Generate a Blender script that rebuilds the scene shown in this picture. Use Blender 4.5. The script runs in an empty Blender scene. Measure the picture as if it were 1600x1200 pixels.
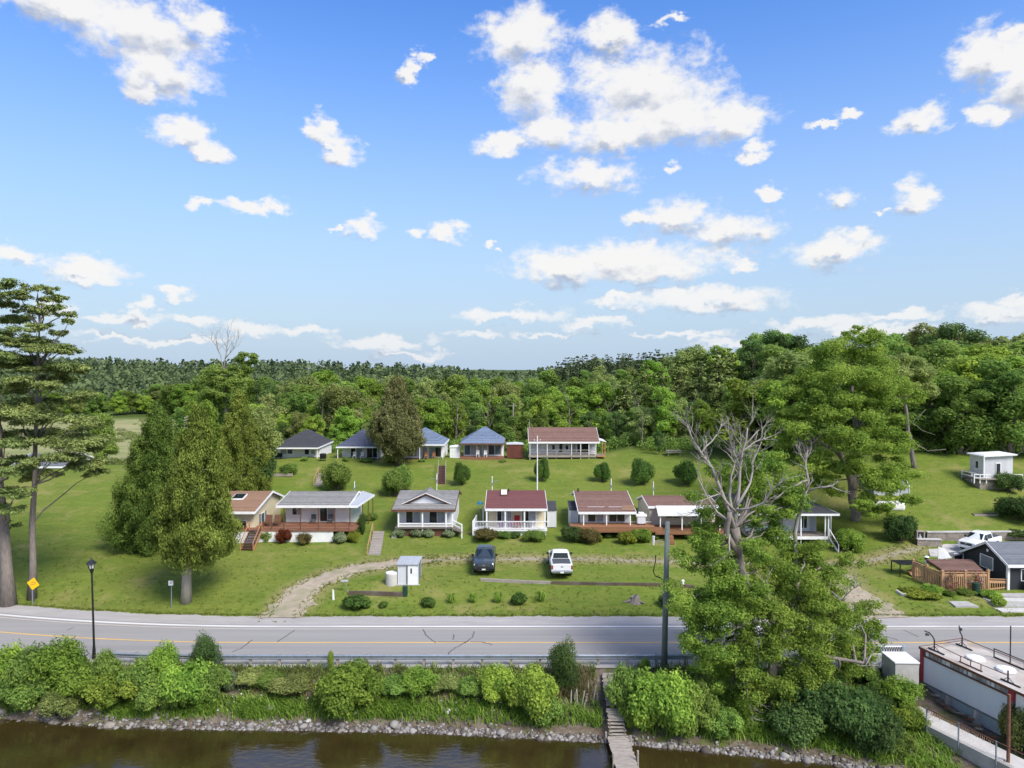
import bpy, bmesh, math, random
import numpy as np
from mathutils import Vector, Matrix, Quaternion

scene = bpy.context.scene
COL = scene.collection
R = math.radians

# ------------------------------------------------------------------ camera, sky, sun, exposure
F = 1110.0          # focal length in photograph pixels (1600 wide)
HORY = 575.0        # horizon row in the photograph
CAMH = 20.0
PITCH = math.atan((600.0 - HORY) / F)
cam_data = bpy.data.cameras.new('camera')
cam_data.sensor_width = 36.0
cam_data.lens = 36.0 * F / 1600.0
cam_data.clip_start = 0.5
cam_data.clip_end = 9000.0
cam = bpy.data.objects.new('camera', cam_data)
COL.objects.link(cam)
cam.location = (0, 0, CAMH)
cam.rotation_euler = (math.pi / 2 - PITCH, 0, 0)
scene.camera = cam

SUN_DIR = Vector((0.62, -0.70, 1.0)).normalized()      # towards the sun
sun_data = bpy.data.lights.new('sun', 'SUN')
sun_data.energy = 1.4
sun_data.angle = R(24.0)
sun_data.color = (1.0, 0.95, 0.87)
sun = bpy.data.objects.new('sun', sun_data)
COL.objects.link(sun)
sun.rotation_euler = SUN_DIR.to_track_quat('Z', 'Y').to_euler()
SKY_STRENGTH = 0.105

scene.view_settings.view_transform = 'Standard'
scene.view_settings.look = 'None'
scene.view_settings.gamma = 1.0
scene.view_settings.use_curve_mapping = False
scene.view_settings.exposure = 1.85
scene.render.engine = 'CYCLES'
scene.cycles.max_bounces = 5
scene.cycles.diffuse_bounces = 3
scene.cycles.glossy_bounces = 2
scene.cycles.transmission_bounces = 3
scene.cycles.use_adaptive_sampling = True
scene.cycles.adaptive_threshold = 0.02
scene.cycles.transparent_max_bounces = 6
scene.cycles.use_denoising = True
scene.cycles.sample_clamp_indirect = 6.0

def pixel_dir(px, py):
    v = Vector(((px - 800.0) / F, 1.0, -(py - 600.0) / F))
    c, s = math.cos(PITCH), math.sin(PITCH)
    return Vector((v.x, v.y * c + v.z * s, -v.y * s + v.z * c))

def AT(px, py, Y):
    d = pixel_dir(px, py)
    t = Y / d.y
    return Vector((d.x * t, Y, CAMH + d.z * t))

def PX(px, Y): return AT(px, 760, Y).x
def PZ(py, Y): return AT(800, py, Y).z

# ---- world: Nishita sky with cumulus given by direction
world = bpy.data.worlds.new('World')
scene.world = world
world.use_nodes = True
world.cycles.sampling_method = 'MANUAL'
world.cycles.sample_map_resolution = 256
wt = world.node_tree
wt.nodes.clear()
def wn(t, **kw):
    n = wt.nodes.new(t)
    for k, v in kw.items(): setattr(n, k, v)
    return n
def mathn(tree, op, a, b=None, c=None):
    n = tree.nodes.new('ShaderNodeMath'); n.operation = op
    for i, x in enumerate((a, b, c)):
        if x is None: continue
        if isinstance(x, (int, float)): n.inputs[i].default_value = x
        else: tree.links.new(x, n.inputs[i])
    return n.outputs[0]

CLOUDS = [
 (110,8,130,44),(225,45,115,58),(250,105,78,48),(310,40,48,44),(235,140,45,22),
 (285,205,48,30),(325,235,36,20),(505,205,24,24),(528,232,36,28),(640,110,16,22),(656,86,12,15),
 (820,58,72,52),(830,135,58,58),(785,225,46,22),(860,205,60,35),(1000,130,112,62),(1040,180,128,52),(960,212,84,34),
 (1140,190,56,44),(1182,236,24,16),(950,50,52,32),(1052,26,30,9),(915,276,78,26),(1052,268,16,9),
 (1540,88,66,46),(1592,110,60,78),(1545,180,34,24),(1442,180,40,28),(1590,50,30,16),(1330,176,26,7),(1290,190,22,5),
 (1202,300,20,13),(1313,310,32,23),(1432,304,44,27),(1384,332,12,7),
 (1055,338,66,26),(1150,358,76,28),(1000,345,20,20),
 (975,408,168,31),(885,418,92,27),(1000,425,120,20),(1160,408,26,15),(1090,468,128,21),(960,466,52,11),
 (1305,392,72,26),(1342,368,28,16),
 (390,322,58,12),(320,318,26,9),(432,330,25,11),(570,357,34,18),(696,366,27,17),(645,368,15,8),(525,362,12,5),(766,381,9,5),
 (30,402,52,19),(130,425,74,20),(283,455,34,12),(220,478,24,11),(200,497,64,9),(300,500,52,11),(390,515,54,11),(480,522,44,9),
 (600,535,90,10),(250,528,130,7),(88,486,36,22),(640,552,60,6),
 (795,490,98,12),(745,522,40,9),(930,505,62,9),(860,522,60,5),
 (1270,506,92,13),(1400,490,84,8),(1560,490,72,20),(1592,470,30,12),(1380,514,96,10),(1060,520,80,6),(1180,530,100,6),
]
grp = bpy.data.node_groups.new('cumulus_field', 'ShaderNodeTree')
grp.interface.new_socket('Dir', in_out='INPUT', socket_type='NodeSocketVector')
grp.interface.new_socket('Dist', in_out='OUTPUT', socket_type='NodeSocketFloat')
gi = grp.nodes.new('NodeGroupInput'); go = grp.nodes.new('NodeGroupOutput')
acc = None
for (cx, cy, rx, ry) in CLOUDS:
    d = pixel_dir(cx, cy).normalized()
    az, el = math.atan2(d.x, d.y), math.asin(d.z)
    d2 = pixel_dir(cx + rx, cy).normalized(); d3 = pixel_dir(cx, cy - ry).normalized()
    ra = abs(math.atan2(d2.x, d2.y) - az) * (1.12 if rx < 100 else 1.26); re = abs(math.asin(d3.z) - el) * 1.15
    m = grp.nodes.new('ShaderNodeVectorMath'); m.operation = 'MULTIPLY_ADD'
    grp.links.new(gi.outputs[0], m.inputs[0])
    m.inputs[1].default_value = (1 / ra, 1 / re, 0)
    m.inputs[2].default_value = (-az / ra, -el / re, 0)
    l = grp.nodes.new('ShaderNodeVectorMath'); l.operation = 'LENGTH'
    grp.links.new(m.outputs[0], l.inputs[0])
    acc = l.outputs['Value'] if acc is None else mathn(grp, 'SMOOTH_MIN', acc, l.outputs['Value'], 0.25)
grp.links.new(acc, go.inputs[0])

tc = wn('ShaderNodeTexCoord')
sep = wn('ShaderNodeSeparateXYZ'); wt.links.new(tc.outputs['Generated'], sep.inputs[0])
az_n = mathn(wt, 'ARCTAN2', sep.outputs[0], sep.outputs[1])
el_n = mathn(wt, 'ARCSINE', sep.outputs[2])
ae = wn('ShaderNodeCombineXYZ'); wt.links.new(az_n, ae.inputs[0]); wt.links.new(el_n, ae.inputs[1])
# noise: wisps get flatter towards the horizon
nm = wn('ShaderNodeVectorMath', operation='MULTIPLY'); wt.links.new(ae.outputs[0], nm.inputs[0]); nm.inputs[1].default_value = (1, 1.5, 1)
nz = wn('ShaderNodeTexNoise'); wt.links.new(nm.outputs[0], nz.inputs['Vector'])
nz.inputs['Scale'].default_value = 20; nz.inputs['Detail'].default_value = 8; nz.inputs['Roughness'].default_value = 0.6
nz.inputs['Distortion'].default_value = 0.25
def field(vec):
    g = wn('ShaderNodeGroup'); g.node_tree = grp
    wt.links.new(vec, g.inputs[0])
    return g.outputs[0]
K = 1.0 / SKY_STRENGTH
LIT = (0.262 * K, 0.259 * K, 0.256 * K, 1); SHADE = (0.122 * K, 0.138 * K, 0.172 * K, 1)
# clear sky, whitened evenly all round the horizon by moist air
sky = wn('ShaderNodeTexSky', sky_type='NISHITA')
sky.sun_disc = False
sky.sun_elevation = math.asin(SUN_DIR.z)
sky.sun_rotation = math.atan2(SUN_DIR.x, SUN_DIR.y)
sky.altitude = 100; sky.air_density = 1.15; sky.dust_density = 0.35; sky.ozone_density = 3.0
hsv = wn('ShaderNodeHueSaturation'); hsv.inputs['Saturation'].default_value = 1.3; hsv.inputs['Value'].default_value = 0.63; hsv.inputs['Hue'].default_value = 0.514
wt.links.new(sky.outputs[0], hsv.inputs['Color'])
hz = wn('ShaderNodeMapRange', interpolation_type='SMOOTHERSTEP'); wt.links.new(el_n, hz.inputs[0])
hz.inputs[1].default_value = -0.12; hz.inputs[2].default_value = 0.58; hz.inputs[3].default_value = 1.0; hz.inputs[4].default_value = 0.0
hmix = wn('ShaderNodeMix', data_type='RGBA'); wt.links.new(hz.outputs[0], hmix.inputs[0])
wt.links.new(hsv.outputs[0], hmix.inputs[6]); hmix.inputs[7].default_value = (0.126 * K, 0.164 * K, 0.218 * K, 1)
# the clouds in view
nw = wn('ShaderNodeTexNoise'); wt.links.new(nm.outputs[0], nw.inputs['Vector'])
nw.inputs['Scale'].default_value = 24; nw.inputs['Detail'].default_value = 5; nw.inputs['Roughness'].default_value = 0.6
wsub = wn('ShaderNodeVectorMath', operation='SUBTRACT'); wt.links.new(nw.outputs['Color'], wsub.inputs[0]); wsub.inputs[1].default_value = (0.5, 0.5, 0.5)
wmul = wn('ShaderNodeVectorMath', operation='MULTIPLY_ADD'); wt.links.new(wsub.outputs[0], wmul.inputs[0]); wmul.inputs[1].default_value = (0.085, 0.055, 0); wt.links.new(ae.outputs[0], wmul.inputs[2])
d0 = field(wmul.outputs[0])
off = wn('ShaderNodeVectorMath', operation='ADD'); wt.links.new(wmul.outputs[0], off.inputs[0]); off.inputs[1].default_value = (0.005, 0.018, 0)
d1 = field(off.outputs[0])
wisp = mathn(wt, 'MULTIPLY', mathn(wt, 'SUBTRACT', nz.outputs['Fac'], 0.5), 2.1)
nzb = wn('ShaderNodeTexNoise'); wt.links.new(nm.outputs[0], nzb.inputs['Vector'])
nzb.inputs['Scale'].default_value = 75; nzb.inputs['Detail'].default_value = 5; nzb.inputs['Roughness'].default_value = 0.6
nzc = wn('ShaderNodeTexNoise'); wt.links.new(nm.outputs[0], nzc.inputs['Vector'])
nzc.inputs['Scale'].default_value = 28; nzc.inputs['Detail'].default_value = 4
fray = mathn(wt, 'MULTIPLY', mathn(wt, 'SUBTRACT', nzb.outputs['Fac'], 0.5), 1.05)
dens = mathn(wt, 'ADD', mathn(wt, 'ADD', mathn(wt, 'MULTIPLY', mathn(wt, 'SUBTRACT', 1.04, d0), 1.5), wisp), fray)
mask = wn('ShaderNodeMapRange', interpolation_type='SMOOTHSTEP'); wt.links.new(dens, mask.inputs[0]); mask.inputs[1].default_value = -0.08; mask.inputs[2].default_value = 1.0
shade = wn('ShaderNodeMapRange', interpolation_type='SMOOTHSTEP')
sh = mathn(wt, 'ADD', mathn(wt, 'SUBTRACT', d0, d1), mathn(wt, 'MULTIPLY', mathn(wt, 'SUBTRACT', nzc.outputs['Fac'], 0.45), 1.5))
wt.links.new(sh, shade.inputs[0]); shade.inputs[1].default_value = -0.02; shade.inputs[2].default_value = 0.80
ccol = wn('ShaderNodeMix', data_type='RGBA'); wt.links.new(shade.outputs[0], ccol.inputs[0])
ccol.inputs[6].default_value = LIT; ccol.inputs[7].default_value = SHADE
cmix = wn('ShaderNodeMix', data_type='RGBA')
lowmask = wn('ShaderNodeMapRange'); wt.links.new(el_n, lowmask.inputs[0])
lowmask.inputs[1].default_value = 0.0; lowmask.inputs[2].default_value = 0.12; lowmask.inputs[3].default_value = 0.65; lowmask.inputs[4].default_value = 0.97
wt.links.new(mathn(wt, 'MULTIPLY', mask.outputs[0], lowmask.outputs[0]), cmix.inputs[0])
wt.links.new(hmix.outputs[2], cmix.inputs[6]); wt.links.new(ccol.outputs[2], cmix.inputs[7])
bg = wn('ShaderNodeBackground'); bg.inputs[1].default_value = SKY_STRENGTH
wt.links.new(cmix.outputs[2], bg.inputs[0])
# unseen rest of the sky: lit cumulus, cover raised here for fill light
pl = wn('ShaderNodeVectorMath', operation='DIVIDE')
zc = mathn(wt, 'MAXIMUM', sep.outputs[2], 0.05)
cz = wn('ShaderNodeCombineXYZ')
for i in range(3): wt.links.new(zc, cz.inputs[i])
wt.links.new(tc.outputs['Generated'], pl.inputs[0]); wt.links.new(cz.outputs[0], pl.inputs[1])
nz2 = wn('ShaderNodeTexNoise'); wt.links.new(pl.outputs[0], nz2.inputs['Vector'])
nz2.inputs['Scale'].default_value = 1.15; nz2.inputs['Detail'].default_value = 4; nz2.inputs['Roughness'].default_value = 0.55
mask2 = wn('ShaderNodeMapRange', interpolation_type='SMOOTHSTEP'); wt.links.new(nz2.outputs['Fac'], mask2.inputs[0]); mask2.inputs[1].default_value = 0.45; mask2.inputs[2].default_value = 0.60
cmix2 = wn('ShaderNodeMix', data_type='RGBA'); wt.links.new(mask2.outputs[0], cmix2.inputs[0])
wt.links.new(hmix.outputs[2], cmix2.inputs[6]); cmix2.inputs[7].default_value = LIT
bg2 = wn('ShaderNodeBackground'); bg2.inputs[1].default_value = SKY_STRENGTH
wt.links.new(cmix2.outputs[2], bg2.inputs[0])
out_az = wn('ShaderNodeMapRange'); wt.links.new(mathn(wt, 'ABSOLUTE', az_n), out_az.inputs[0]); out_az.inputs[1].default_value = 0.68; out_az.inputs[2].default_value = 0.76
out_el = wn('ShaderNodeMapRange'); wt.links.new(el_n, out_el.inputs[0]); out_el.inputs[1].default_value = 0.48; out_el.inputs[2].default_value = 0.55
outm = mathn(wt, 'MAXIMUM', out_az.outputs[0], out_el.outputs[0])
msh = wn('ShaderNodeMixShader'); wt.links.new(outm, msh.inputs[0]); wt.links.new(bg.outputs[0], msh.inputs[1]); wt.links.new(bg2.outputs[0], msh.inputs[2])
wo = wn('ShaderNodeOutputWorld'); wt.links.new(msh.outputs[0], wo.inputs[0])

# ------------------------------------------------------------------ materials
MATS = {}
def _new(name):
    m = bpy.data.materials.new(name); m.use_nodes = True
    nt = m.node_tree
    b = nt.nodes['Principled BSDF']
    MATS[name] = m
    return m, nt, b

def plain(name, col, rough=0.6, var=0.12, scale=3.0, bump=0.0, metal=0.0, spec=0.3, dirt=None, dirt_amt=0.4, stretch=(1, 1, 1)):
    """base colour broken up by noise in object space, optional dirt patches and bump"""
    m, nt, b = _new(name)
    tc = nt.nodes.new('ShaderNodeTexCoord')
    mp = nt.nodes.new('ShaderNodeMapping'); mp.inputs['Scale'].default_value = stretch
    nt.links.new(tc.outputs['Object'], mp.inputs[0])
    n = nt.nodes.new('ShaderNodeTexNoise'); n.inputs['Scale'].default_value = scale; n.inputs['Detail'].default_value = 6; n.inputs['Roughness'].default_value = 0.65
    nt.links.new(mp.outputs[0], n.inputs['Vector'])
    mx = nt.nodes.new('ShaderNodeMix'); mx.data_type = 'RGBA'
    r = nt.nodes.new('ShaderNodeMapRange'); nt.links.new(n.outputs['Fac'], r.inputs[0]); r.inputs[1].default_value = 0.3; r.inputs[2].default_value = 0.7
    nt.links.new(r.outputs[0], mx.inputs[0])
    mx.inputs[6].default_value = tuple(max(0, c * (1 - var)) for c in col) + (1,)
    mx.inputs[7].default_value = tuple(min(1, c * (1 + var)) for c in col) + (1,)
    outc = mx.outputs[2]
    if dirt:
        n2 = nt.nodes.new('ShaderNodeTexNoise'); n2.inputs['Scale'].default_value = scale * 0.35; n2.inputs['Detail'].default_value = 8
        nt.links.new(mp.outputs[0], n2.inputs['Vector'])
        r2 = nt.nodes.new('ShaderNodeMapRange'); nt.links.new(n2.outputs['Fac'], r2.inputs[0]); r2.inputs[1].default_value = 0.48; r2.inputs[2].default_value = 0.72; r2.inputs[4].default_value = dirt_amt
        m2 = nt.nodes.new('ShaderNodeMix'); m2.data_type = 'RGBA'
        nt.links.new(r2.outputs[0], m2.inputs[0]); nt.links.new(outc, m2.inputs[6]); m2.inputs[7].default_value = tuple(dirt) + (1,)
        outc = m2.outputs[2]
    nt.links.new(outc, b.inputs['Base Color'])
    b.inputs['Roughness'].default_value = rough; b.inputs['Metallic'].default_value = metal
    b.inputs['Specular IOR Level'].default_value = spec
    if bump:
        bp = nt.nodes.new('ShaderNodeBump'); bp.inputs['Strength'].default_value = bump; bp.inputs['Distance'].default_value = 0.05
        nt.links.new(n.outputs['Fac'], bp.inputs['Height']); nt.links.new(bp.outputs[0], b.inputs['Normal'])
    return m

def banded(name, col, axis=2, period=0.15, dark=0.7, rough=0.6, var=0.1, col2=None, spec=0.3, width=0.14):
    """siding, shingle courses, corrugation, deck boards: thin darker joints every period along an axis, tone per course"""
    m, nt, b = _new(name)
    tc = nt.nodes.new('ShaderNodeTexCoord')
    sp = nt.nodes.new('ShaderNodeSeparateXYZ'); nt.links.new(tc.outputs['Object'], sp.inputs[0])
    v = mathn(nt, 'DIVIDE', sp.outputs[axis], period)
    fr = mathn(nt, 'FRACT', v)
    joint = mathn(nt, 'LESS_THAN', fr, width)
    n = nt.nodes.new('ShaderNodeTexNoise'); n.inputs['Scale'].default_value = 2.2; n.inputs['Detail'].default_value = 7; n.inputs['Roughness'].default_value = 0.7
    nt.links.new(tc.outputs['Object'], n.inputs['Vector'])
    wn_ = nt.nodes.new('ShaderNodeTexWhiteNoise'); wn_.noise_dimensions = '1D'; nt.links.new(mathn(nt, 'FLOOR', v), wn_.inputs['W'])
    t = mathn(nt, 'ADD', mathn(nt, 'MULTIPLY', n.outputs['Fac'], 1.0), mathn(nt, 'MULTIPLY', wn_.outputs['Value'], 0.35))
    r = nt.nodes.new('ShaderNodeMapRange'); nt.links.new(t, r.inputs[0]); r.inputs[1].default_value = 0.4; r.inputs[2].default_value = 1.0
    mx = nt.nodes.new('ShaderNodeMix'); mx.data_type = 'RGBA'; nt.links.new(r.outputs[0], mx.inputs[0])
    c2 = col2 or tuple(min(1, c * (1 + var)) for c in col)
    mx.inputs[6].default_value = tuple(c * (1 - var) for c in col) + (1,); mx.inputs[7].default_value = tuple(c2) + (1,)
    m2 = nt.nodes.new('ShaderNodeMix'); m2.data_type = 'RGBA'; m2.blend_type = 'MULTIPLY'
    nt.links.new(joint, m2.inputs[0]); nt.links.new(mx.outputs[2], m2.inputs[6]); m2.inputs[7].default_value = (dark, dark, dark, 1)
    nt.links.new(m2.outputs[2], b.inputs['Base Color'])
    b.inputs['Roughness'].default_value = rough; b.inputs['Specular IOR Level'].default_value = spec
    bp = nt.nodes.new('ShaderNodeBump'); bp.inputs['Strength'].default_value = 0.5; bp.inputs['Distance'].default_value = 0.02
    nt.links.new(mathn(nt, 'SUBTRACT', n.outputs['Fac'], joint), bp.inputs['Height']); nt.links.new(bp.outputs[0], b.inputs['Normal'])
    return m

def leafy(name, dark, light, hue_var=0.25, trans=0.5):
    m, nt, b = _new(name)
    at = nt.nodes.new('ShaderNodeAttribute'); at.attribute_name = 'tone'
    oi = nt.nodes.new('ShaderNodeObjectInfo')
    mx = nt.nodes.new('ShaderNodeMix'); mx.data_type = 'RGBA'
    nt.links.new(at.outputs['Fac'], mx.inputs[0])
    mx.inputs[6].default_value = tuple(dark) + (1,); mx.inputs[7].default_value = tuple(light) + (1,)
    hs = nt.nodes.new('ShaderNodeHueSaturation')
    hs.inputs['Saturation'].default_value = 0.93
    nt.links.new(mathn(nt, 'ADD', 0.5 - 0.03 * hue_var * 2, mathn(nt, 'MULTIPLY', oi.outputs['Random'], 0.06 * hue_var * 2)), hs.inputs['Hue'])
    rnd2 = mathn(nt, 'FRACT', mathn(nt, 'MULTIPLY', oi.outputs['Random'], 7.31))
    nt.links.new(mathn(nt, 'ADD', 1 - hue_var, mathn(nt, 'MULTIPLY', rnd2, 2 * hue_var)), hs.inputs['Value'])
    nt.links.new(mx.outputs[2], hs.inputs['Color'])
    nt.nodes.remove(b); b = nt.nodes.new('ShaderNodeBsdfDiffuse'); nt.links.new(hs.outputs[0], b.inputs[0])
    tr = nt.nodes.new('ShaderNodeBsdfTranslucent'); nt.links.new(hs.outputs[0], tr.inputs[0])
    ms = nt.nodes.new('ShaderNodeMixShader'); ms.inputs[0].default_value = trans
    nt.links.new(b.outputs[0], ms.inputs[1]); nt.links.new(tr.outputs[0], ms.inputs[2])
    nt.links.new(ms.outputs[0], nt.nodes['Material Output'].inputs[0])
    return m

def glass(name, col=(0.02, 0.025, 0.03)):
    m, nt, b = _new(name)
    b.inputs['Base Color'].default_value = tuple(col) + (1,); b.inputs['Roughness'].default_value = 0.06; b.inputs['Specular IOR Level'].default_value = 0.6
    return m

white = plain('white_paint', (0.80, 0.80, 0.79), 0.55, 0.06, 2.0, dirt=(0.5, 0.49, 0.45), dirt_amt=0.35)
white_siding = banded('white_siding', (0.80, 0.80, 0.79), 2, 0.2, 0.86, var=0.05)
grey_siding = banded('grey_white_siding', (0.66, 0.67, 0.70), 2, 0.2, 0.86, var=0.05)
vert_siding = banded('white_board_siding', (0.79, 0.79, 0.78), 1, 0.4, 0.8, var=0.06, width=0.06)
cream_siding = banded('cream_siding', (0.66, 0.58, 0.40), 2, 0.18, 0.88, var=0.05)
beige_siding = banded('beige_siding', (0.55, 0.48, 0.40), 2, 0.18, 0.88, var=0.05)
dark_siding = banded('charcoal_siding', (0.035, 0.037, 0.044), 2, 0.16, 0.75, var=0.1)
shed_siding = banded('pale_shed_siding', (0.62, 0.63, 0.66), 0, 0.35, 0.85, var=0.05, width=0.08)
roof_grey = banded('grey_shingles', (0.22, 0.215, 0.20), 1, 0.24, 0.8, var=0.3, rough=0.85, col2=(0.31, 0.30, 0.28))
roof_dark = banded('charcoal_shingles', (0.055, 0.056, 0.062), 2, 0.14, 0.7, var=0.2, rough=0.85)
roof_blue = banded('blue_shingles', (0.13, 0.175, 0.255), 2, 0.16, 0.75, var=0.2, rough=0.85, col2=(0.19, 0.24, 0.33))
roof_navy = banded('navy_shingles', (0.075, 0.085, 0.125), 2, 0.16, 0.7, var=0.25, rough=0.85)
roof_brown = banded('brown_shingles', (0.17, 0.095, 0.072), 1, 0.24, 0.82, var=0.22, rough=0.88, col2=(0.24, 0.14, 0.11))
roof_maroon = banded('maroon_shingles', (0.16, 0.062, 0.058), 1, 0.24, 0.82, var=0.15, rough=0.88)
roof_tan = banded('tan_shingles', (0.26, 0.155, 0.095), 1, 0.24, 0.84, var=0.18, rough=0.88)
roof_slate = banded('slate_grey_shingles', (0.15, 0.16, 0.175), 1, 0.22, 0.8, var=0.2, rough=0.85)
roof_metal = banded('white_metal_roof', (0.74, 0.75, 0.77), 0, 0.4, 0.85, var=0.04, rough=0.4, width=0.08)
roof_grey_metal = banded('pale_grey_metal_roof', (0.42, 0.44, 0.465), 0, 0.3, 0.8, var=0.06, rough=0.4, width=0.1)
deck_red = banded('red_brown_deck', (0.25, 0.115, 0.065), 1, 0.14, 0.6, var=0.2, rough=0.7)
deck_brown = banded('brown_deck', (0.27, 0.13, 0.065), 2, 0.14, 0.6, var=0.2, rough=0.7)
deck_grey = banded('weathered_deck', (0.24, 0.205, 0.18), 1, 0.14, 0.6, var=0.2, rough=0.8)
deck_dark = banded('dark_brown_deck', (0.10, 0.05, 0.04), 0, 0.14, 0.6, var=0.2, rough=0.8)
wood_orange = plain('cedar_wood', (0.42, 0.20, 0.09), 0.7, 0.25, 2.5, stretch=(6, 6, 0.8))
wood_fence = plain('fence_cedar', (0.44, 0.26, 0.14), 0.75, 0.3, 2.0, stretch=(5, 5, 0.6))
wood_grey = plain('weathered_wood', (0.33, 0.29, 0.25), 0.85, 0.3, 2.5, bump=0.2, stretch=(1, 6, 6), dirt=(0.14, 0.12, 0.10))
wood_brown = plain('brown_wood', (0.13, 0.06, 0.035), 0.75, 0.25, 3.0)
wood_dark = plain('dark_timber', (0.10, 0.075, 0.055), 0.85, 0.3, 2.0, bump=0.2, dirt=(0.22, 0.2, 0.17))
concrete = plain('concrete', (0.40, 0.385, 0.36), 0.85, 0.15, 1.4, bump=0.15, dirt=(0.2, 0.18, 0.15), dirt_amt=0.6)
concrete_light = plain('pale_concrete', (0.52, 0.50, 0.47), 0.85, 0.12, 1.2, bump=0.1, dirt=(0.3, 0.28, 0.25))
stone_block = plain('retaining_block', (0.27, 0.235, 0.20), 0.9, 0.3, 2.5, bump=0.3)
black_metal = plain('black_metal', (0.015, 0.015, 0.016), 0.4, 0.2, 6, spec=0.5)
grey_metal = plain('galvanised_steel', (0.30, 0.34, 0.38), 0.45, 0.15, 4, metal=0.5, dirt=(0.2, 0.18, 0.15))
rust_metal = plain('rusty_metal', (0.17, 0.075, 0.05), 0.75, 0.35, 5)
red_paint = plain('faded_red_paint', (0.30, 0.035, 0.045), 0.6, 0.2, 3, dirt=(0.2, 0.08, 0.07))
brown_sheet = banded('brown_sheet_metal', (0.15, 0.05, 0.035), 0, 0.25, 0.7, var=0.15)
trailer_wall = plain('pale_blue_panel', (0.58, 0.64, 0.69), 0.55, 0.06, 0.8, dirt=(0.48, 0.51, 0.53), dirt_amt=0.5, stretch=(1, 1, 0.25))
trailer_lower = plain('grey_blue_skirt', (0.25, 0.33, 0.40), 0.6, 0.12, 1.5, dirt=(0.18, 0.18, 0.17))
trailer_roof = plain('stained_flat_roof', (0.47, 0.43, 0.38), 0.85, 0.16, 1.3, dirt=(0.25, 0.14, 0.08), dirt_amt=0.75)
pole_grey = plain('weathered_pole', (0.17, 0.20, 0.185), 0.8, 0.25, 4, stretch=(4, 4, 0.4))
plastic_green = plain('dark_green_plastic', (0.02, 0.05, 0.035), 0.5, 0.2, 4)
yellow_sign = plain('sign_yellow', (0.85, 0.52, 0.01), 0.4, 0.05, 3)
red_plastic = plain('red_cushion', (0.45, 0.02, 0.03), 0.6, 0.15, 5)
purple_cloth = plain('purple_cloth', (0.25, 0.12, 0.30), 0.8, 0.25, 6)
black_plastic = plain('black_plastic', (0.012, 0.012, 0.014), 0.5, 0.2, 5)
tyre_m = plain('tyre_rubber', (0.012, 0.012, 0.012), 0.85, 0.2, 8)
chrome = plain('bright_metal', (0.55, 0.56, 0.58), 0.2, 0.05, 5, metal=0.9)
car_white = plain('white_car_paint', (0.74, 0.75, 0.76), 0.22, 0.02, 2, spec=0.6)
car_dark = plain('slate_car_paint', (0.035, 0.047, 0.058), 0.18, 0.05, 2, spec=0.8)
lamp_red = plain('tail_lamp_red', (0.30, 0.01, 0.012), 0.25, 0.1, 5, spec=0.6)
lamp_clear = plain('headlamp_clear', (0.6, 0.62, 0.64), 0.15, 0.1, 5, spec=0.7)
window_dark = glass('window_glass')
window_blue = glass('sunroom_glass', (0.09, 0.12, 0.14))
car_glass = glass('vehicle_glass', (0.012, 0.02, 0.024))
curtain = banded('window_curtain', (0.34, 0.36, 0.38), 0, 0.16, 0.75, var=0.15)
lamp_glass = plain('lantern_glass', (0.55, 0.55, 0.52), 0.2, 0.05, 5)
bark_grey = plain('grey_bark', (0.21, 0.18, 0.155), 0.9, 0.3, 3.0, bump=0.6, stretch=(3, 3, 0.7))
bark_brown = plain('brown_bark', (0.12, 0.095, 0.075), 0.9, 0.35, 3.0, bump=0.6, stretch=(3, 3, 0.6))
bark_pale = plain('bleached_wood', (0.32, 0.29, 0.255), 0.85, 0.22, 2.5, bump=0.3, stretch=(2, 2, 0.6))
bark_cedar = plain('pale_cedar_bark', (0.34, 0.30, 0.265), 0.9, 0.22, 3.5, bump=0.5, stretch=(4, 4, 0.4))
L_bright = leafy('leaf_bright', (0.138, 0.258, 0.029), (0.429, 0.583, 0.064))
L_locust = leafy('leaf_locust', (0.120, 0.234, 0.029), (0.396, 0.539, 0.064), 0.12)
L_mid = leafy('leaf_mid', (0.120, 0.220, 0.040), (0.351, 0.486, 0.080))
L_olive = leafy('leaf_olive', (0.163, 0.220, 0.056), (0.413, 0.474, 0.130))
L_dark = leafy('leaf_dark', (0.064, 0.125, 0.037), (0.191, 0.301, 0.072))
L_clip = leafy('leaf_clipped', (0.052, 0.125, 0.026), (0.205, 0.342, 0.055), 0.15)
L_pine = leafy('needle_pine', (0.106, 0.156, 0.046), (0.327, 0.400, 0.099), 0.12, 0.15)
L_ridge = leafy('needle_ridge', (0.060, 0.095, 0.050), (0.185, 0.240, 0.105), 0.2, 0.1)  # ridge needles lightened in the colour, standing in for haze
L_cedar = leafy('scale_cedar', (0.081, 0.125, 0.018), (0.321, 0.403, 0.055), 0.1, 0.2)
L_juniper = leafy('scale_juniper', (0.111, 0.122, 0.041), (0.287, 0.293, 0.102), 0.05, 0.15)
L_hosta = leafy('leaf_variegated', (0.10, 0.17, 0.06), (0.44, 0.50, 0.28), 0.1)
L_red = leafy('leaf_red', (0.09, 0.022, 0.008), (0.26, 0.07, 0.02), 0.1)
L_gold = leafy('leaf_gold', (0.150,0.200,0.020), (0.420,0.460,0.045), 0.1)
L_ember = leafy('leaf_olive_red', (0.098, 0.081, 0.027), (0.261, 0.226, 0.070), 0.15)
L_grass = leafy('blade_green', (0.112, 0.237, 0.025), (0.366, 0.525, 0.061), 0.05)
L_dry = leafy('blade_dry', (0.16, 0.14, 0.06), (0.36, 0.30, 0.15), 0.05)
L_pinkf = leafy('petal_pink', (0.30, 0.09, 0.10), (0.62, 0.30, 0.30), 0.05)
L_whitef = leafy('petal_white', (0.55, 0.56, 0.45), (0.85, 0.85, 0.78), 0.02)
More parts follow.
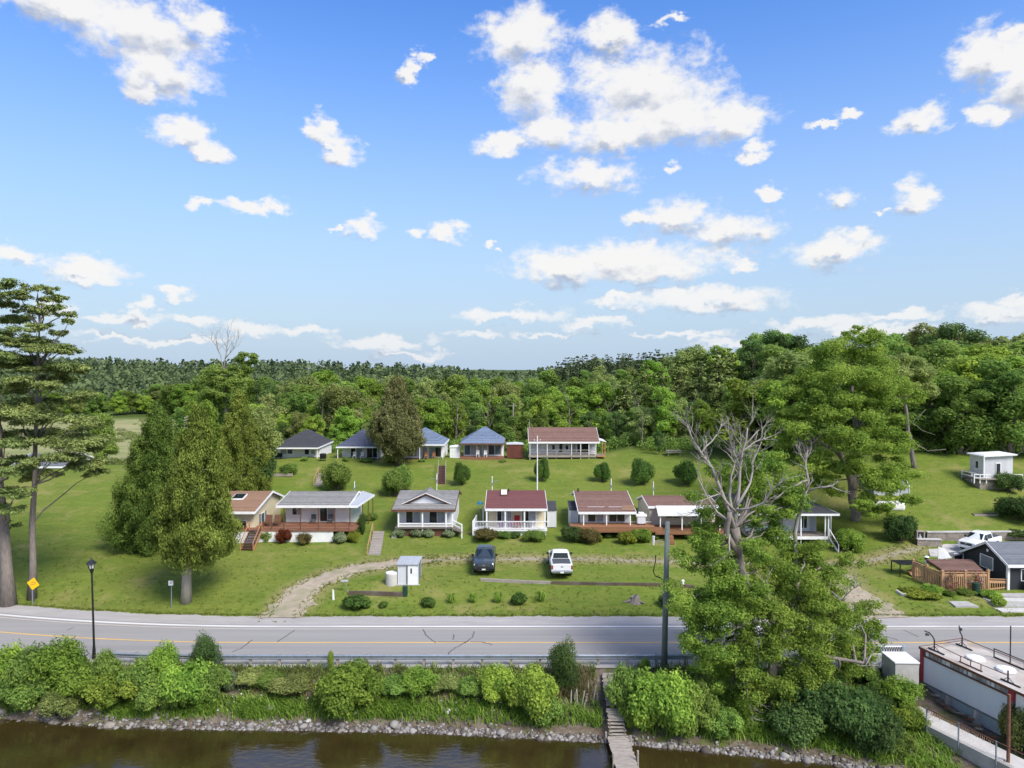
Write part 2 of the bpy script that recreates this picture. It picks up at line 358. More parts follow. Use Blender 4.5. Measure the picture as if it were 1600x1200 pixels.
L_cedar2 = leafy('scale_cedar_deep', (0.057, 0.106, 0.017), (0.207, 0.308, 0.045), 0.1, 0.2)
# ------------------------------------------------------------------ geometry helpers
def box(x0, x1, y0, y1, z0, z1):
    if x0 > x1: x0, x1 = x1, x0
    if y0 > y1: y0, y1 = y1, y0
    if z0 > z1: z0, z1 = z1, z0
    v = [(x0,y0,z0),(x1,y0,z0),(x1,y1,z0),(x0,y1,z0),(x0,y0,z1),(x1,y0,z1),(x1,y1,z1),(x0,y1,z1)]
    f = [(0,3,2,1),(4,5,6,7),(0,1,5,4),(1,2,6,5),(2,3,7,6),(3,0,4,7)]
    return v, f

def bar(p, q, w, h=None, up=(0, 0, 1)):
    """square bar from p to q"""
    p, q = Vector(p), Vector(q); h = h or w
    d = (q - p).normalized(); u = Vector(up)
    if abs(d.dot(u)) > 0.95: u = Vector((0, 1, 0))
    s = d.cross(u).normalized(); u = s.cross(d).normalized()
    v = []
    for c in (p, q):
        for a, b in ((-1,-1),(1,-1),(1,1),(-1,1)):
            v.append(tuple(c + s * (a * w / 2) + u * (b * h / 2)))
    return v, [(0,1,2,3),(7,6,5,4),(0,4,5,1),(1,5,6,2),(2,6,7,3),(3,7,4,0)]

def tube(pts, rad, n=6, cap=True):
    pts = [Vector(p) for p in pts]
    if isinstance(rad, (int, float)): rad = [rad] * len(pts)
    v, f = [], []
    for i, p in enumerate(pts):
        d = (pts[min(i+1, len(pts)-1)] - pts[max(i-1, 0)])
        d = d.normalized() if d.length > 1e-9 else Vector((0,0,1))
        a = Vector((1,0,0)) if abs(d.x) < 0.8 else Vector((0,1,0))
        s = d.cross(a).normalized(); u = d.cross(s)
        for k in range(n):
            t = 2*math.pi*k/n
            v.append(tuple(p + (s*math.cos(t) + u*math.sin(t)) * rad[i]))
    for i in range(len(pts)-1):
        for k in range(n):
            a = i*n+k; b = i*n+(k+1) % n
            f.append((a, b, b+n, a+n))
    if cap:
        f.append(tuple(range(n-1, -1, -1))); f.append(tuple((len(pts)-1)*n + k for k in range(n)))
    return v, f

def prism(poly, vec):
    """polygon (list of 3-D points) extruded along vec"""
    n = len(poly); vec = Vector(vec)
    v = [tuple(p) for p in poly] + [tuple(Vector(p) + vec) for p in poly]
    f = [tuple(range(n-1, -1, -1)), tuple(range(n, 2*n))]
    for i in range(n):
        j = (i+1) % n
        f.append((i, j, j+n, i+n))
    return v, f

def slab(a, b, c, d, t):
    """four corner slab, thickness t downwards"""
    v = [tuple(p) for p in (a,b,c,d)] + [tuple(Vector(p) - Vector((0,0,t))) for p in (a,b,c,d)]
    return v, [(0,1,2,3),(7,6,5,4),(0,4,5,1),(1,5,6,2),(2,6,7,3),(3,7,4,0)]

def disc(c, axis, r, t, n=14):
    c = Vector(c); axis = Vector(axis).normalized()
    return tube([c - axis*t/2, c + axis*t/2], r, n)

def rounded_box(x0, x1, y0, y1, z0, z1, r):
    bm = bmesh.new()
    v, f = box(x0,x1,y0,y1,z0,z1)
    vs = [bm.verts.new(p) for p in v]
    for q in f: bm.faces.new([vs[i] for i in q])
    bmesh.ops.bevel(bm, geom=bm.edges[:], offset=r, segments=2, affect='EDGES', profile=0.5)
    bm.verts.index_update()
    out = ([tuple(q.co) for q in bm.verts], [tuple(x.index for x in fa.verts) for fa in bm.faces])
    bm.free()
    return out

def make_mesh(name, prims, mat, org=(0,0,0), smooth=False, recalc=True):
    V, Fc = [], []
    for v, f in prims:
        k = len(V)
        V += [(p[0]-org[0], p[1]-org[1], p[2]-org[2]) for p in v]
        Fc += [tuple(i+k for i in q) for q in f]
    me = bpy.data.meshes.new(name)
    me.from_pydata(V, [], Fc)
    if recalc:
        bm = bmesh.new(); bm.from_mesh(me); bmesh.ops.recalc_face_normals(bm, faces=bm.faces); bm.to_mesh(me); bm.free()
    if smooth:
        me.polygons.foreach_set('use_smooth', [True]*len(me.polygons))
    me.materials.append(mat)
    return me

def tag(o, label=None, cat=None, group=None, kind=None):
    if label: o['label'] = label
    if cat: o['category'] = cat
    if group: o['group'] = group
    if kind: o['kind'] = kind
    return o

class Thing:
    """an Empty at the thing's base; parts are added in world coordinates"""
    def __init__(self, name, label, cat, loc, group=None):
        self.o = bpy.data.objects.new(name, None); COL.objects.link(self.o)
        self.org = Vector(loc); self.o.location = self.org; self.o.empty_display_size = 0.2
        tag(self.o, label, cat, group)
    def add(self, name, prims, mat, parent=None, label=None, smooth=False, kind=None):
        if isinstance(prims, tuple): prims = [prims]
        me = make_mesh(name, prims, mat, self.org, smooth)
        o = bpy.data.objects.new(name, me); COL.objects.link(o)
        o.parent = parent if parent is not None else self.o
        if label: o['label'] = label
        if kind: o['kind'] = kind
        return o

def single(name, label, cat, prims, mat, loc, group=None, smooth=False, kind=None):
    if isinstance(prims, tuple): prims = [prims]
    o = bpy.data.objects.new(name, make_mesh(name, prims, mat, loc, smooth)); COL.objects.link(o)
    o.location = loc
    return tag(o, label, cat, group, kind)

def structure(name, me, mat=None, parent=None):
    o = bpy.data.objects.new(name, me); COL.objects.link(o)
    if mat: me.materials.append(mat)
    if parent: o.parent = parent
    else: o['kind'] = 'structure'
    return o

def copy_thing(root, loc, rotz=0.0, scale=1.0, label=None, group=None):
    r = root.copy(); COL.objects.link(r)
    r.location = loc; r.rotation_euler = (0, 0, rotz)
    r.scale = (scale,)*3 if isinstance(scale, (int, float)) else scale
    if label: r['label'] = label
    if group: r['group'] = group
    for ch in root.children:
        c = ch.copy(); COL.objects.link(c); c.parent = r
        for g in ch.children:
            d = g.copy(); COL.objects.link(d); d.parent = c
    return r

# ------------------------------------------------------------------ terrain
WATER_Z = -2.2
def shore_y(x):
    return np.interp(x, [-200,-60,-31,-6,5.8,17,23,26,40,120], [43,41.6,43.6,42.9,41.7,39.6,37.5,34.5,30,20])
def bend(x):
    x = np.asarray(x, float)
    b = np.where(x < -18, 0.0048*(np.maximum(x, -46)+18)**2, 0.0)
    return b + np.where(x < -46, 0.27*(-46-x), 0.0)
def z_of(Y, py): return PZ(py, Y)
# columns: X -> [(Y, z)]
C0 = [(57.3,0.0),(58.3,0.12),(62.4,0.85),(64,1.0),(70,1.3),(77,2.0),(84,2.5),(90,3.1),(97,4.0),(105,5.5),(109,5.95),(118,6.0),(128,5.0),(145,4.0),(200,3.5),(320,4.0),(500,4.5),(650,5),(1000,2)]
COLS = [
 (-400, [(57.3,0),(100,2),(200,3),(350,8),(520,16),(640,17),(900,6)]),
 (-200, [(57.3,0),(100,2),(150,1.2),(260,1.5),(380,6),(520,13),(640,15),(900,5)]),
 (-90,  [(57.3,0),(62,0.7),(72,2.0),(84,3.6),(95,4.8),(108,5.2),(125,3.0),(150,1.2),(260,1.5),(380,5),(520,10),(640,12),(900,4)]),
 (-56,  [(57.3,0),(62,0.8),(72,2.1),(84,3.8),(95,5.0),(106,5.4),(125,3.4),(150,1.5),(260,1.8),(380,5),(520,9),(640,10),(900,3)]),
 (-33,  [(57.3,0),(62,0.8),(70,1.6),(77,2.1),(84,2.8),(90,3.4),(97,4.3),(105,5.6),(109,6.0),(118,6.0),(128,5.0),(145,3.5),(200,3.0),(320,4.0),(500,6),(650,6),(1000,2)]),
 (-12, C0), (14, C0),
 (22,  [(57.3,0),(64,0.7),(70,1.0),(77,1.6),(84,2.4),(90,3.2),(97,4.3),(105,5.6),(112,6.4),(125,7.0),(160,7.5),(220,9),(300,10),(500,8),(900,3)]),
 (33,  [(57.3,0),(64,0.6),(70,0.85),(76,1.2),(80,1.7),(90,3.6),(100,5.4),(112,7.0),(130,8.5),(160,10),(220,11),(300,12),(500,9),(900,3)]),
 (40,  [(57.3,0),(60,0.25),(64,0.6),(70,1.1),(75,1.9),(80,2.8),(88,4.8),(96,6.6),(110,8.5),(130,10),(160,12),(220,13),(300,13),(500,10),(900,3)]),
 (43,  [(57.3,0),(60,0.2),(64,0.5),(70,1.2),(74.5,1.5),(75.2,2.7),(80,3.8),(88,6.0),(96,7.6),(110,9.3),(130,11),(160,13),(220,14),(300,13),(500,10),(900,3)]),
 (60,  [(57.3,0),(60,0.2),(64,0.5),(70,1.2),(74.5,1.5),(75.2,2.8),(80,4.0),(88,6.2),(96,8.0),(110,10),(130,11.5),(160,13),(220,14),(300,13),(500,10),(900,3)]),
 (110, [(57.3,0),(64,0.6),(75,2.5),(88,6),(100,8.8),(130,12.0),(160,13),(220,14),(300,13),(500,10),(900,3)]),
 (400, [(57.3,0),(88,6),(130,11),(220,13),(400,12),(900,3)]),
]
COLX = np.array([c[0] for c in COLS], float)
def height(x, y):
    x = np.atleast_1d(np.asarray(x, float)); y = np.atleast_1d(np.asarray(y, float))
    x, y = np.broadcast_arrays(x, y)
    yy = y - bend(x) * np.clip((80 - y) / 15, 0, 1)
    prof = np.stack([np.interp(yy, [p[0] for p in c[1]], [p[1] for p in c[1]]) for c in COLS])
    i = np.clip(np.searchsorted(COLX, x) - 1, 0, len(COLX) - 2)
    t = np.clip((x - COLX[i]) / (COLX[i+1] - COLX[i]), 0, 1)
    t = t*t*(3-2*t)
    flat = prof.reshape(len(COLS), -1); idx = np.arange(x.size); ii = i.ravel()
    z = flat[ii, idx]*(1-t.ravel()) + flat[ii+1, idx]*t.ravel()
    z = z.reshape(x.shape)
    # the bank down to the water
    ys = shore_y(x); top = 46.9
    tt = (top - yy) / np.maximum(top - ys, 0.5)
    pw = np.interp(x, [-100, 17, 22], [1.0, 1.0, 0.3])
    bank = np.where(tt < 1, WATER_Z * np.clip(tt, 0, 1)**pw, WATER_Z - (tt-1)*1.3)
    bank = np.maximum(bank, -6)
    z = np.where(yy < top, bank, np.where(yy < 56.6, 0.0, z))
    # gentle unevenness of the ground away from the road
    und = 0.10*np.sin(x*0.31+1.3)*np.sin(y*0.27) + 0.06*np.sin(x*0.83+0.4)*np.sin(y*0.71+2)
    return z + und*np.clip((yy-57)/6, 0, 1)*np.clip((800-y)/400, 0, 1)
def H(x, y): return float(height(x, y)[0])
def ground_at(px, py, ymin=40, ymax=700):
    """point of the terrain seen through a pixel of the photograph"""
    d = pixel_dir(px, py); ys = np.arange(ymin, ymax, 0.1)
    t = ys / d.y
    zz = CAMH + d.z*t; hh = height(d.x*t, ys)
    k = np.argmax(zz <= hh)
    return Vector((float(d.x*t[k]), float(ys[k]), float(hh[k])))
def on_ground(px, Y, dz=0.0):
    x = PX(px, Y); return Vector((x, Y, H(x, Y) + dz))

def dist_poly(x, y, pts):
    best = np.full(x.shape, 1e9)
    for (ax, ay), (bx, by) in zip(pts[:-1], pts[1:]):
        vx, vy = bx-ax, by-ay
        t = np.clip(((x-ax)*vx + (y-ay)*vy) / (vx*vx+vy*vy), 0, 1)
        best = np.minimum(best, np.hypot(x-ax-t*vx, y-ay-t*vy))
    return best

# driveways: centre lines taken on the terrain
def line_px(pts): return [tuple(ground_at(a, b)[:2]) for a, b in pts]
DRIVE = line_px([(438,966),(452,945),(478,920),(515,900),(560,889),(610,881),(660,877)])
TRACK = line_px([(660,877),(740,873),(820,873),(900,874),(980,876),(1070,879),(1160,882),(1260,884),(1330,880),(1390,868),(1440,858)])
DRIVE2 = line_px([(1385,967),(1352,945),(1330,925),(1312,905),(1300,890)])

def grid_mesh(name, xs, ys, zf):
    X, Y = np.meshgrid(xs, ys)
    Z = zf(X, Y)
    V = np.stack([X, Y, Z], -1).reshape(-1, 3)
    nx, ny = len(xs), len(ys)
    a = (np.arange(ny-1)[:, None]*nx + np.arange(nx-1)[None, :]).ravel()
    Q = np.stack([a, a+1, a+nx+1, a+nx], -1)
    return quad_mesh(name, V, Q, smooth=True)

def quad_mesh(name, V, Q, tone=None, smooth=False):
    me = bpy.data.meshes.new(name)
    me.vertices.add(len(V)); me.vertices.foreach_set('co', np.asarray(V, np.float32).ravel())
    me.loops.add(Q.size); me.loops.foreach_set('vertex_index', np.asarray(Q, np.int32).ravel())
    me.polygons.add(len(Q)); me.polygons.foreach_set('loop_start', np.arange(0, Q.size, Q.shape[1], dtype=np.int32))
    if smooth: me.polygons.foreach_set('use_smooth', np.ones(len(Q), bool))
    me.update(calc_edges=True)
    if tone is not None:
        at = me.attributes.new('tone', 'FLOAT', 'POINT'); at.data.foreach_set('value', np.asarray(tone, np.float32))
    return me

xs = np.concatenate([np.linspace(-2500,-420,14), np.linspace(-390,-95,40), np.arange(-90,90,0.75), np.linspace(92,400,40), np.linspace(450,2500,14)])
ys = np.concatenate([np.linspace(14,38,10), np.arange(38.5,130,0.55), np.arange(131,330,3.0), np.linspace(340,1000,50), np.linspace(1100,6000,14)])
gme = grid_mesh('ground', xs, ys, height)
GV = np.empty(len(gme.vertices)*3, np.float32); gme.vertices.foreach_get('co', GV); GV = GV.reshape(-1, 3)
gx, gy = GV[:, 0].astype(float), GV[:, 1].astype(float)
def sstep(a, b, v): t = np.clip((v-a)/(b-a), 0, 1); return t*t*(3-2*t)
yy_ = gy - bend(gx)
bankz = 1 - sstep(47.4, 48.2, yy_)
forest = np.maximum(sstep(114, 120, gy - 0.05*gx), sstep(0, 6, gx - np.interp(gy, [40,88,92,100,112], [300,300,80,45,22])) * sstep(88, 96, gy))
fieldz = sstep(112, 122, gy) * (1-sstep(250, 270, gy)) * (1-sstep(-62, -52, gx)) * sstep(-190, -170, gx)
forest = forest * (1-fieldz)
gravel = 1 - np.minimum(dist_poly(gx, gy, DRIVE)/2.1, np.minimum(dist_poly(gx, gy, TRACK)/1.5, dist_poly(gx, gy, DRIVE2)/2.2))
for nm, arr in (('bank', bankz), ('forest', forest), ('field', fieldz), ('worn', np.clip(gravel, -2, 1))):
    at = gme.attributes.new(nm, 'FLOAT', 'POINT'); at.data.foreach_set('value', arr.astype(np.float32))

def ground_material():
    m, nt, b = _new('lawn_and_soil')
    tc = nt.nodes.new('ShaderNodeTexCoord')
    def noise(sc, det=6, rough=0.6, stretch=None):
        n = nt.nodes.new('ShaderNodeTexNoise'); n.inputs['Scale'].default_value = sc; n.inputs['Detail'].default_value = det; n.inputs['Roughness'].default_value = rough
        src = tc.outputs['Object']
        if stretch:
            mp = nt.nodes.new('ShaderNodeMapping'); mp.inputs['Scale'].default_value = stretch; nt.links.new(src, mp.inputs[0]); src = mp.outputs[0]
        nt.links.new(src, n.inputs['Vector']); return n.outputs['Fac']
    def rng(v, a, c, lo=0.0, hi=1.0):
        r = nt.nodes.new('ShaderNodeMapRange'); nt.links.new(v, r.inputs[0])
        r.inputs[1].default_value = a; r.inputs[2].default_value = c; r.inputs[3].default_value = lo; r.inputs[4].default_value = hi
        return r.outputs[0]
    def mix(f, a, c):
        x = nt.nodes.new('ShaderNodeMix'); x.data_type = 'RGBA'
        nt.links.new(f, x.inputs[0])
        for i, s in ((6, a), (7, c)):
            if isinstance(s, tuple): x.inputs[i].default_value = s + (1,)
            else: nt.links.new(s, x.inputs[i])
        return x.outputs[2]
    def attr(nm):
        a = nt.nodes.new('ShaderNodeAttribute'); a.attribute_name = nm; return a.outputs['Fac']
    big = noise(0.055, 4, 0.55); med = noise(0.33, 7, 0.68, (1, 1.6, 1)); fine = noise(3.0, 8, 0.75); tuft = noise(1.3, 5, 0.7, (1, 2.2, 1))
    mow = noise(0.5, 3, 0.5, (0.12, 1.8, 1))
    g = mix(rng(med, 0.34, 0.68), (0.104, 0.172, 0.022), (0.190, 0.238, 0.040))
    g = mix(rng(big, 0.42, 0.62, 0, 0.5), g, (0.215, 0.215, 0.050))
    g = mix(rng(mow, 0.46, 0.62, 0, 0.55), g, (0.195, 0.228, 0.042))
    g = mix(rng(tuft, 0.50, 0.68, 0, 0.6), g, (0.082, 0.138, 0.018))
    g = mix(rng(fine, 0.42, 0.66, 0, 0.5), g, (0.080, 0.122, 0.018))
    dry = noise(0.16, 8, 0.72)
    g = mix(rng(dry, 0.53, 0.63, 0, 0.5), g, (0.31, 0.26, 0.10))
    # worn grass beside drives
    wv = mathn(nt, 'ADD', attr('worn'), mathn(nt, 'MULTIPLY', mathn(nt, 'SUBTRACT', noise(0.9, 7, 0.7), 0.5), 1.5))
    g = mix(rng(wv, -0.25, 0.35, 0, 0.8), g, (0.27, 0.235, 0.105))
    g = mix(rng(wv, 0.55, 1.0, 0, 0.8), g, (0.36, 0.31, 0.25))
    # marsh meadow
    fl = mix(rng(noise(0.12, 7, 0.7, (0.5, 1, 1)), 0.35, 0.65), (0.20, 0.235, 0.085), (0.36, 0.325, 0.165))
    g = mix(attr('field'), g, fl)
    # wood floor
    g = mix(attr('forest'), g, mix(rng(fine, 0.3, 0.7), (0.045, 0.075, 0.018), (0.09, 0.125, 0.03)))
    # bank soil, litter and weeds
    soil = mix(rng(noise(1.1, 8, 0.75), 0.36, 0.66), (0.090, 0.062, 0.044), (0.215, 0.180, 0.140))
    soil = mix(rng(noise(0.7, 6, 0.7), 0.50, 0.62, 0, 0.85), soil, (0.09, 0.125, 0.022))
    g = mix(attr('bank'), g, soil)
    nt.links.new(g, b.inputs['Base Color'])
    b.inputs['Roughness'].default_value = 0.95; b.inputs['Specular IOR Level'].default_value = 0.1
    bp = nt.nodes.new('ShaderNodeBump'); bp.inputs['Strength'].default_value = 0.7; bp.inputs['Distance'].default_value = 0.12
    nt.links.new(mathn(nt, 'ADD', fine, mathn(nt, 'MULTIPLY', tuft, 1.5)), bp.inputs['Height']); nt.links.new(bp.outputs[0], b.inputs['Normal'])
    return m
ground = structure('ground', gme, ground_material())

# ---- water
def water_material():
    m, nt, b = _new('lake_water')
    b.inputs['Base Color'].default_value = (0.030, 0.023, 0.006, 1)
    tc = nt.nodes.new('ShaderNodeTexCoord')
    n0 = nt.nodes.new('ShaderNodeTexNoise'); n0.inputs['Scale'].default_value = 0.35; n0.inputs['Detail'].default_value = 5
    nt.links.new(tc.outputs['Object'], n0.inputs['Vector'])
    mx = nt.nodes.new('ShaderNodeMix'); mx.data_type = 'RGBA'; nt.links.new(n0.outputs['Fac'], mx.inputs[0])
    mx.inputs[6].default_value = (0.016, 0.012, 0.004, 1); mx.inputs[7].default_value = (0.058, 0.042, 0.013, 1)
    nt.links.new(mx.outputs[2], b.inputs['Base Color'])
    b.inputs['Roughness'].default_value = 0.07; b.inputs['IOR'].default_value = 1.5; b.inputs['Specular IOR Level'].default_value = 0.9
    mp = nt.nodes.new('ShaderNodeMapping'); mp.inputs['Scale'].default_value = (1.6, 3.5, 1); nt.links.new(tc.outputs['Object'], mp.inputs[0])
    n = nt.nodes.new('ShaderNodeTexNoise'); n.inputs['Scale'].default_value = 1.2; n.inputs['Detail'].default_value = 4
    nt.links.new(mp.outputs[0], n.inputs['Vector'])
    bp = nt.nodes.new('ShaderNodeBump'); bp.inputs['Strength'].default_value = 0.22; bp.inputs['Distance'].default_value = 0.06
    nt.links.new(n.outputs['Fac'], bp.inputs['Height']); nt.links.new(bp.outputs[0], b.inputs['Normal'])
    return m
wme = grid_mesh('water', np.linspace(-900, 900, 7), np.linspace(-1200, 47, 7), lambda X, Y: np.full(X.shape, WATER_Z))
water = structure('water', wme, water_material())

# ---- road
def ribbon(name, y_a, y_b, z, x0=-75, x1=75, step=1.0, n_across=2):
    rx = np.arange(x0, x1+0.01, step)
    V, Q = [], []
    for j in range(n_across):
        t = j/(n_across-1)
        V.append(np.stack([rx, (y_a*(1-t)+y_b*t) + bend(rx), np.full(rx.shape, z)], -1))
    V = np.concatenate(V); n = len(rx)
    a = np.concatenate([np.arange(n-1)+j*n for j in range(n_across-1)])
    return quad_mesh(name, V, np.stack([a, a+1, a+n+1, a+n], -1), smooth=True)

asphalt = plain('asphalt', (0.275, 0.262, 0.245), 0.9, 0.13, 0.6, bump=0.05, dirt=(0.32, 0.305, 0.285), dirt_amt=0.7, stretch=(0.07, 1.9, 1))
shoulder_m = plain('paved_shoulder', (0.38, 0.355, 0.33), 0.9, 0.12, 0.9, bump=0.1, dirt=(0.27, 0.26, 0.25), stretch=(0.4, 1.5, 1))
line_white = plain('worn_white_line', (0.68, 0.66, 0.62), 0.8, 0.10, 2.0, dirt=(0.36, 0.35, 0.33), dirt_amt=0.5, stretch=(0.3, 3, 1))
line_tan = plain('tan_gutter_line', (0.48, 0.42, 0.35), 0.85, 0.12, 2.0, stretch=(0.3, 3, 1))
line_yellow = plain('worn_yellow_line', (0.62, 0.40, 0.13), 0.8, 0.12, 2.0, dirt=(0.38, 0.3, 0.2), stretch=(0.3, 3, 1))
tar = plain('crack_sealant', (0.10, 0.10, 0.105), 0.8, 0.15, 3)
road = structure('road', ribbon('road', 47.55, 54.9, 0.012), asphalt)
sme_ = ribbon('road_shoulder', 54.6, 56.75, 0.008, step=0.2, n_across=3)
sv = np.empty(len(sme_.vertices)*3, np.float32); sme_.vertices.foreach_get('co', sv); sv = sv.reshape(-1, 3); ne = len(sv)//3
sv[-ne:, 1] += np.random.default_rng(6).normal(0, .05, ne) + .08*np.sin(sv[-ne:, 0]*.9) + .05*np.sin(sv[-ne:, 0]*3.1)
sme_.vertices.foreach_set('co', sv.ravel())
shoulder = structure('road_shoulder', sme_, shoulder_m)
shoulder2 = structure('road_verge', ribbon('road_verge', 46.95, 47.7, 0.006), shoulder_m)
structure('edge_line', ribbon('edge_line', 54.38, 54.66, 0.018), line_white, road)
structure('gutter_line', ribbon('gutter_line', 53.92, 54.06, 0.018), line_tan, road)
structure('centre_line', ribbon('centre_line', 51.20, 51.38, 0.018), line_yellow, road)
def flat_strip(name, pts, w, mat, parent, z=0.018):
    V, Fc = [], []
    pts = [Vector((p[0], p[1], z)) for p in pts]
    for i, p in enumerate(pts):
        d = (pts[min(i+1, len(pts)-1)] - pts[max(0, i-1)]).normalized(); s = Vector((-d.y, d.x, 0))*w/2
        V += [tuple(p+s), tuple(p-s)]
        if i: Fc.append((2*i-2, 2*i-1, 2*i+1, 2*i))
    me = bpy.data.meshes.new(name); me.from_pydata(V, [], Fc); me.materials.append(mat)
    o = bpy.data.objects.new(name, me); COL.objects.link(o); o.parent = parent
    return o
rc = random.Random(4)
for pts in ([(661,984),(666,993),(674,1000),(683,1006)], [(683,1003),(705,1003),(722,1003),(735,1003)], [(741,987),(738,996),(730,1003),(722,1007),(712,1012),(702,1020),(697,1030)],
            [(709,992),(707,1002)], [(735,1003),(752,1003),(764,1006),(770,1009)], [(461,985),(445,995),(430,1006)], [(104,985),(119,979)], [(395,1000),(376,1014),(358,1020)], [(1412,985),(1444,999)], [(1385,995),(1410,1003)]):
    q = []
    for (a, b2), (c, d2) in zip(pts[:-1], pts[1:]):
        for k in range(4):
            t = k/4; g = AT(a+(c-a)*t + rc.uniform(-1, 1), b2+(d2-b2)*t, 50); dd = pixel_dir(a+(c-a)*t, b2+(d2-b2)*t + rc.uniform(-.4, .4)); s = -CAMH/dd.z
            q.append((dd.x*s + rc.uniform(-.04, .04), dd.y*s))
    flat_strip('sealed_crack', q, 0.09, tar, road)

# ---- gravel drives with ragged edges
gravel_m = plain('pale_gravel', (0.36, 0.30, 0.22), 0.95, 0.2, 1.6, bump=0.4, dirt=(0.20, 0.21, 0.10), dirt_amt=0.8)
def drive(name, pts, w0, w1, mat, seed, lift=0.03):
    rr = np.random.default_rng(seed)
    pts = np.array(pts); d = np.r_[0, np.cumsum(np.hypot(*np.diff(pts, axis=0).T))]
    s = np.arange(0, d[-1], 0.3); cx = np.interp(s, d, pts[:, 0]); cy = np.interp(s, d, pts[:, 1])
    k = np.ones(9)/9
    cx[6:-6] = np.convolve(np.pad(cx, 4, 'edge'), k, 'valid')[6:-6]; cy[6:-6] = np.convolve(np.pad(cy, 4, 'edge'), k, 'valid')[6:-6]
    tx, ty = np.gradient(cx), np.gradient(cy); ln = np.hypot(tx, ty); nx, ny = -ty/ln, tx/ln
    w = np.interp(s, [0, 4, s[-1]], [w0*1.5, w0, w1])
    V = []
    for t in np.linspace(-1, 1, 7):
        j = (rr.normal(0, 0.16, len(s)) + 0.22*np.sin(s*1.1+t*2) + 0.12*np.sin(s*2.9+t)) if abs(t) == 1 else 0
        x = cx + nx*(w*t + j*np.sign(t)); y = cy + ny*(w*t + j*np.sign(t))
        V.append(np.stack([x, y, height(x, y) + lift*(1 - 0.8*abs(t)**4)], -1))
    V = np.concatenate(V); n = len(s)
    a = np.concatenate([np.arange(n-1)+j*n for j in range(6)])
    return structure(name, quad_mesh(name, V, np.stack([a, a+1, a+n+1, a+n], -1), smooth=True), mat)
drive('gravel_driveway', DRIVE, 1.4, 0.95, gravel_m, 3, 0.05)
drive('gravel_lane', DRIVE2, 1.6, 1.0, gravel_m, 5, 0.05)
# ------------------------------------------------------------------ vegetation
def unit(a): return a / np.maximum(np.linalg.norm(a, axis=-1, keepdims=True), 1e-9)
UP = np.array([0.0, 0.0, 1.0])

def cards(rng, pos, nrm, size, aspect=0.55, axis=None, tone=None, fold=0.12):
    """one rhombic leaf (4 vertices, slightly folded) at each position"""
    n = len(pos)
    size = np.broadcast_to(size, (n,))[:, None] * rng.uniform(0.65, 1.3, (n, 1))
    a = rng.normal(size=(n, 3)) if axis is None else axis + rng.normal(size=(n, 3))*0.25
    a = unit(a - nrm*np.sum(a*nrm, -1, keepdims=True))
    b = np.cross(nrm, a)
    V = np.stack([pos - a*size*0.5, pos + b*size*aspect*0.5 + nrm*size*fold, pos + a*size*0.5, pos - b*size*aspect*0.5 + nrm*size*fold*0.5], 1).reshape(-1, 3)
    Q = np.arange(4*n).reshape(-1, 4)
    t = rng.uniform(0, 1, n) if tone is None else tone
    return V, Q, np.repeat(np.clip(t, 0, 1), 4)

def blob_cards(rng, blobs, per_vol, size, aspect=0.6, shell=0.45, up=0.5, nmin=20, flat=0.0, rag=0.22, axis=None):
    """leaves through the outer volume of ragged ellipsoids; each clump has its own leaf tone"""
    Vs, Ts = [], []
    for (c, r) in blobs:
        c = np.array(c, float); r = np.array(r if hasattr(r, '__len__') else (r, r, r*0.8), float)
        n = max(nmin, int(per_vol * (r[0]*r[1] + r[1]*r[2] + r[0]*r[2]) / 3))
        d = unit(rng.normal(size=(n, 3)))
        # ragged outline: lobes on the direction sphere
        k = rng.normal(size=(5, 3)); ph = rng.uniform(0, 6.28, 5)
        lob = sum(np.sin(3.2*(d @ k[i]) + ph[i]) for i in range(5)) / 5
        rad = (shell + (1-shell)*rng.uniform(0, 1, n)**0.6) * (1 + rag*1.6*lob) * rng.uniform(0.88, 1.1, n)
        pos = c + d*r*rad[:, None]
        nr = unit(d*0.75 + UP*up + rng.normal(size=(n, 3))*0.5)
        tone = np.clip(rng.normal(0.45 + rng.normal(0, 0.16), 0.22, n) + 0.15*lob, 0, 1)
        V, Q, T = cards(rng, pos, nr, size, aspect, tone=tone, axis=None if axis is None else np.tile(np.array(axis, float), (n, 1)) + d*0.5)
        Vs.append(V); Ts.append(T)
    V = np.concatenate(Vs); return V, np.arange(len(V)).reshape(-1, 4), np.concatenate(Ts)

def join_cards(*parts):
    V = np.concatenate([p[0] for p in parts]); return V, np.arange(len(V)).reshape(-1, 4), np.concatenate([p[2] for p in parts])

def crown_obj(name, data, mat, parent, org=(0,0,0)):
    V, Q, T = data
    me = quad_mesh(name, V - np.array(org, float), Q, T); me.materials.append(mat)
    o = bpy.data.objects.new(name, me); COL.objects.link(o); o.parent = parent
    return o

def wiggle(rnd, p, q, n=4, amp=0.06):
    p, q = Vector(p), Vector(q); L = (q-p).length
    out = [p]
    for i in range(1, n):
        out.append(p.lerp(q, i/n) + Vector((rnd.uniform(-1,1), rnd.uniform(-1,1), rnd.uniform(-1,1)))*amp*L)
    return out + [q]

def new_root(name, label, cat, loc=(0,0,0), group=None):
    o = bpy.data.objects.new(name, None); COL.objects.link(o); o.location = loc; o.empty_display_size = 0.3
    return tag(o, label, cat, group)

def part_mesh(name, prims, mat, parent, org=(0,0,0), smooth=True):
    o = bpy.data.objects.new(name, make_mesh(name, prims, mat, org, smooth, recalc=False)); COL.objects.link(o); o.parent = parent
    return o

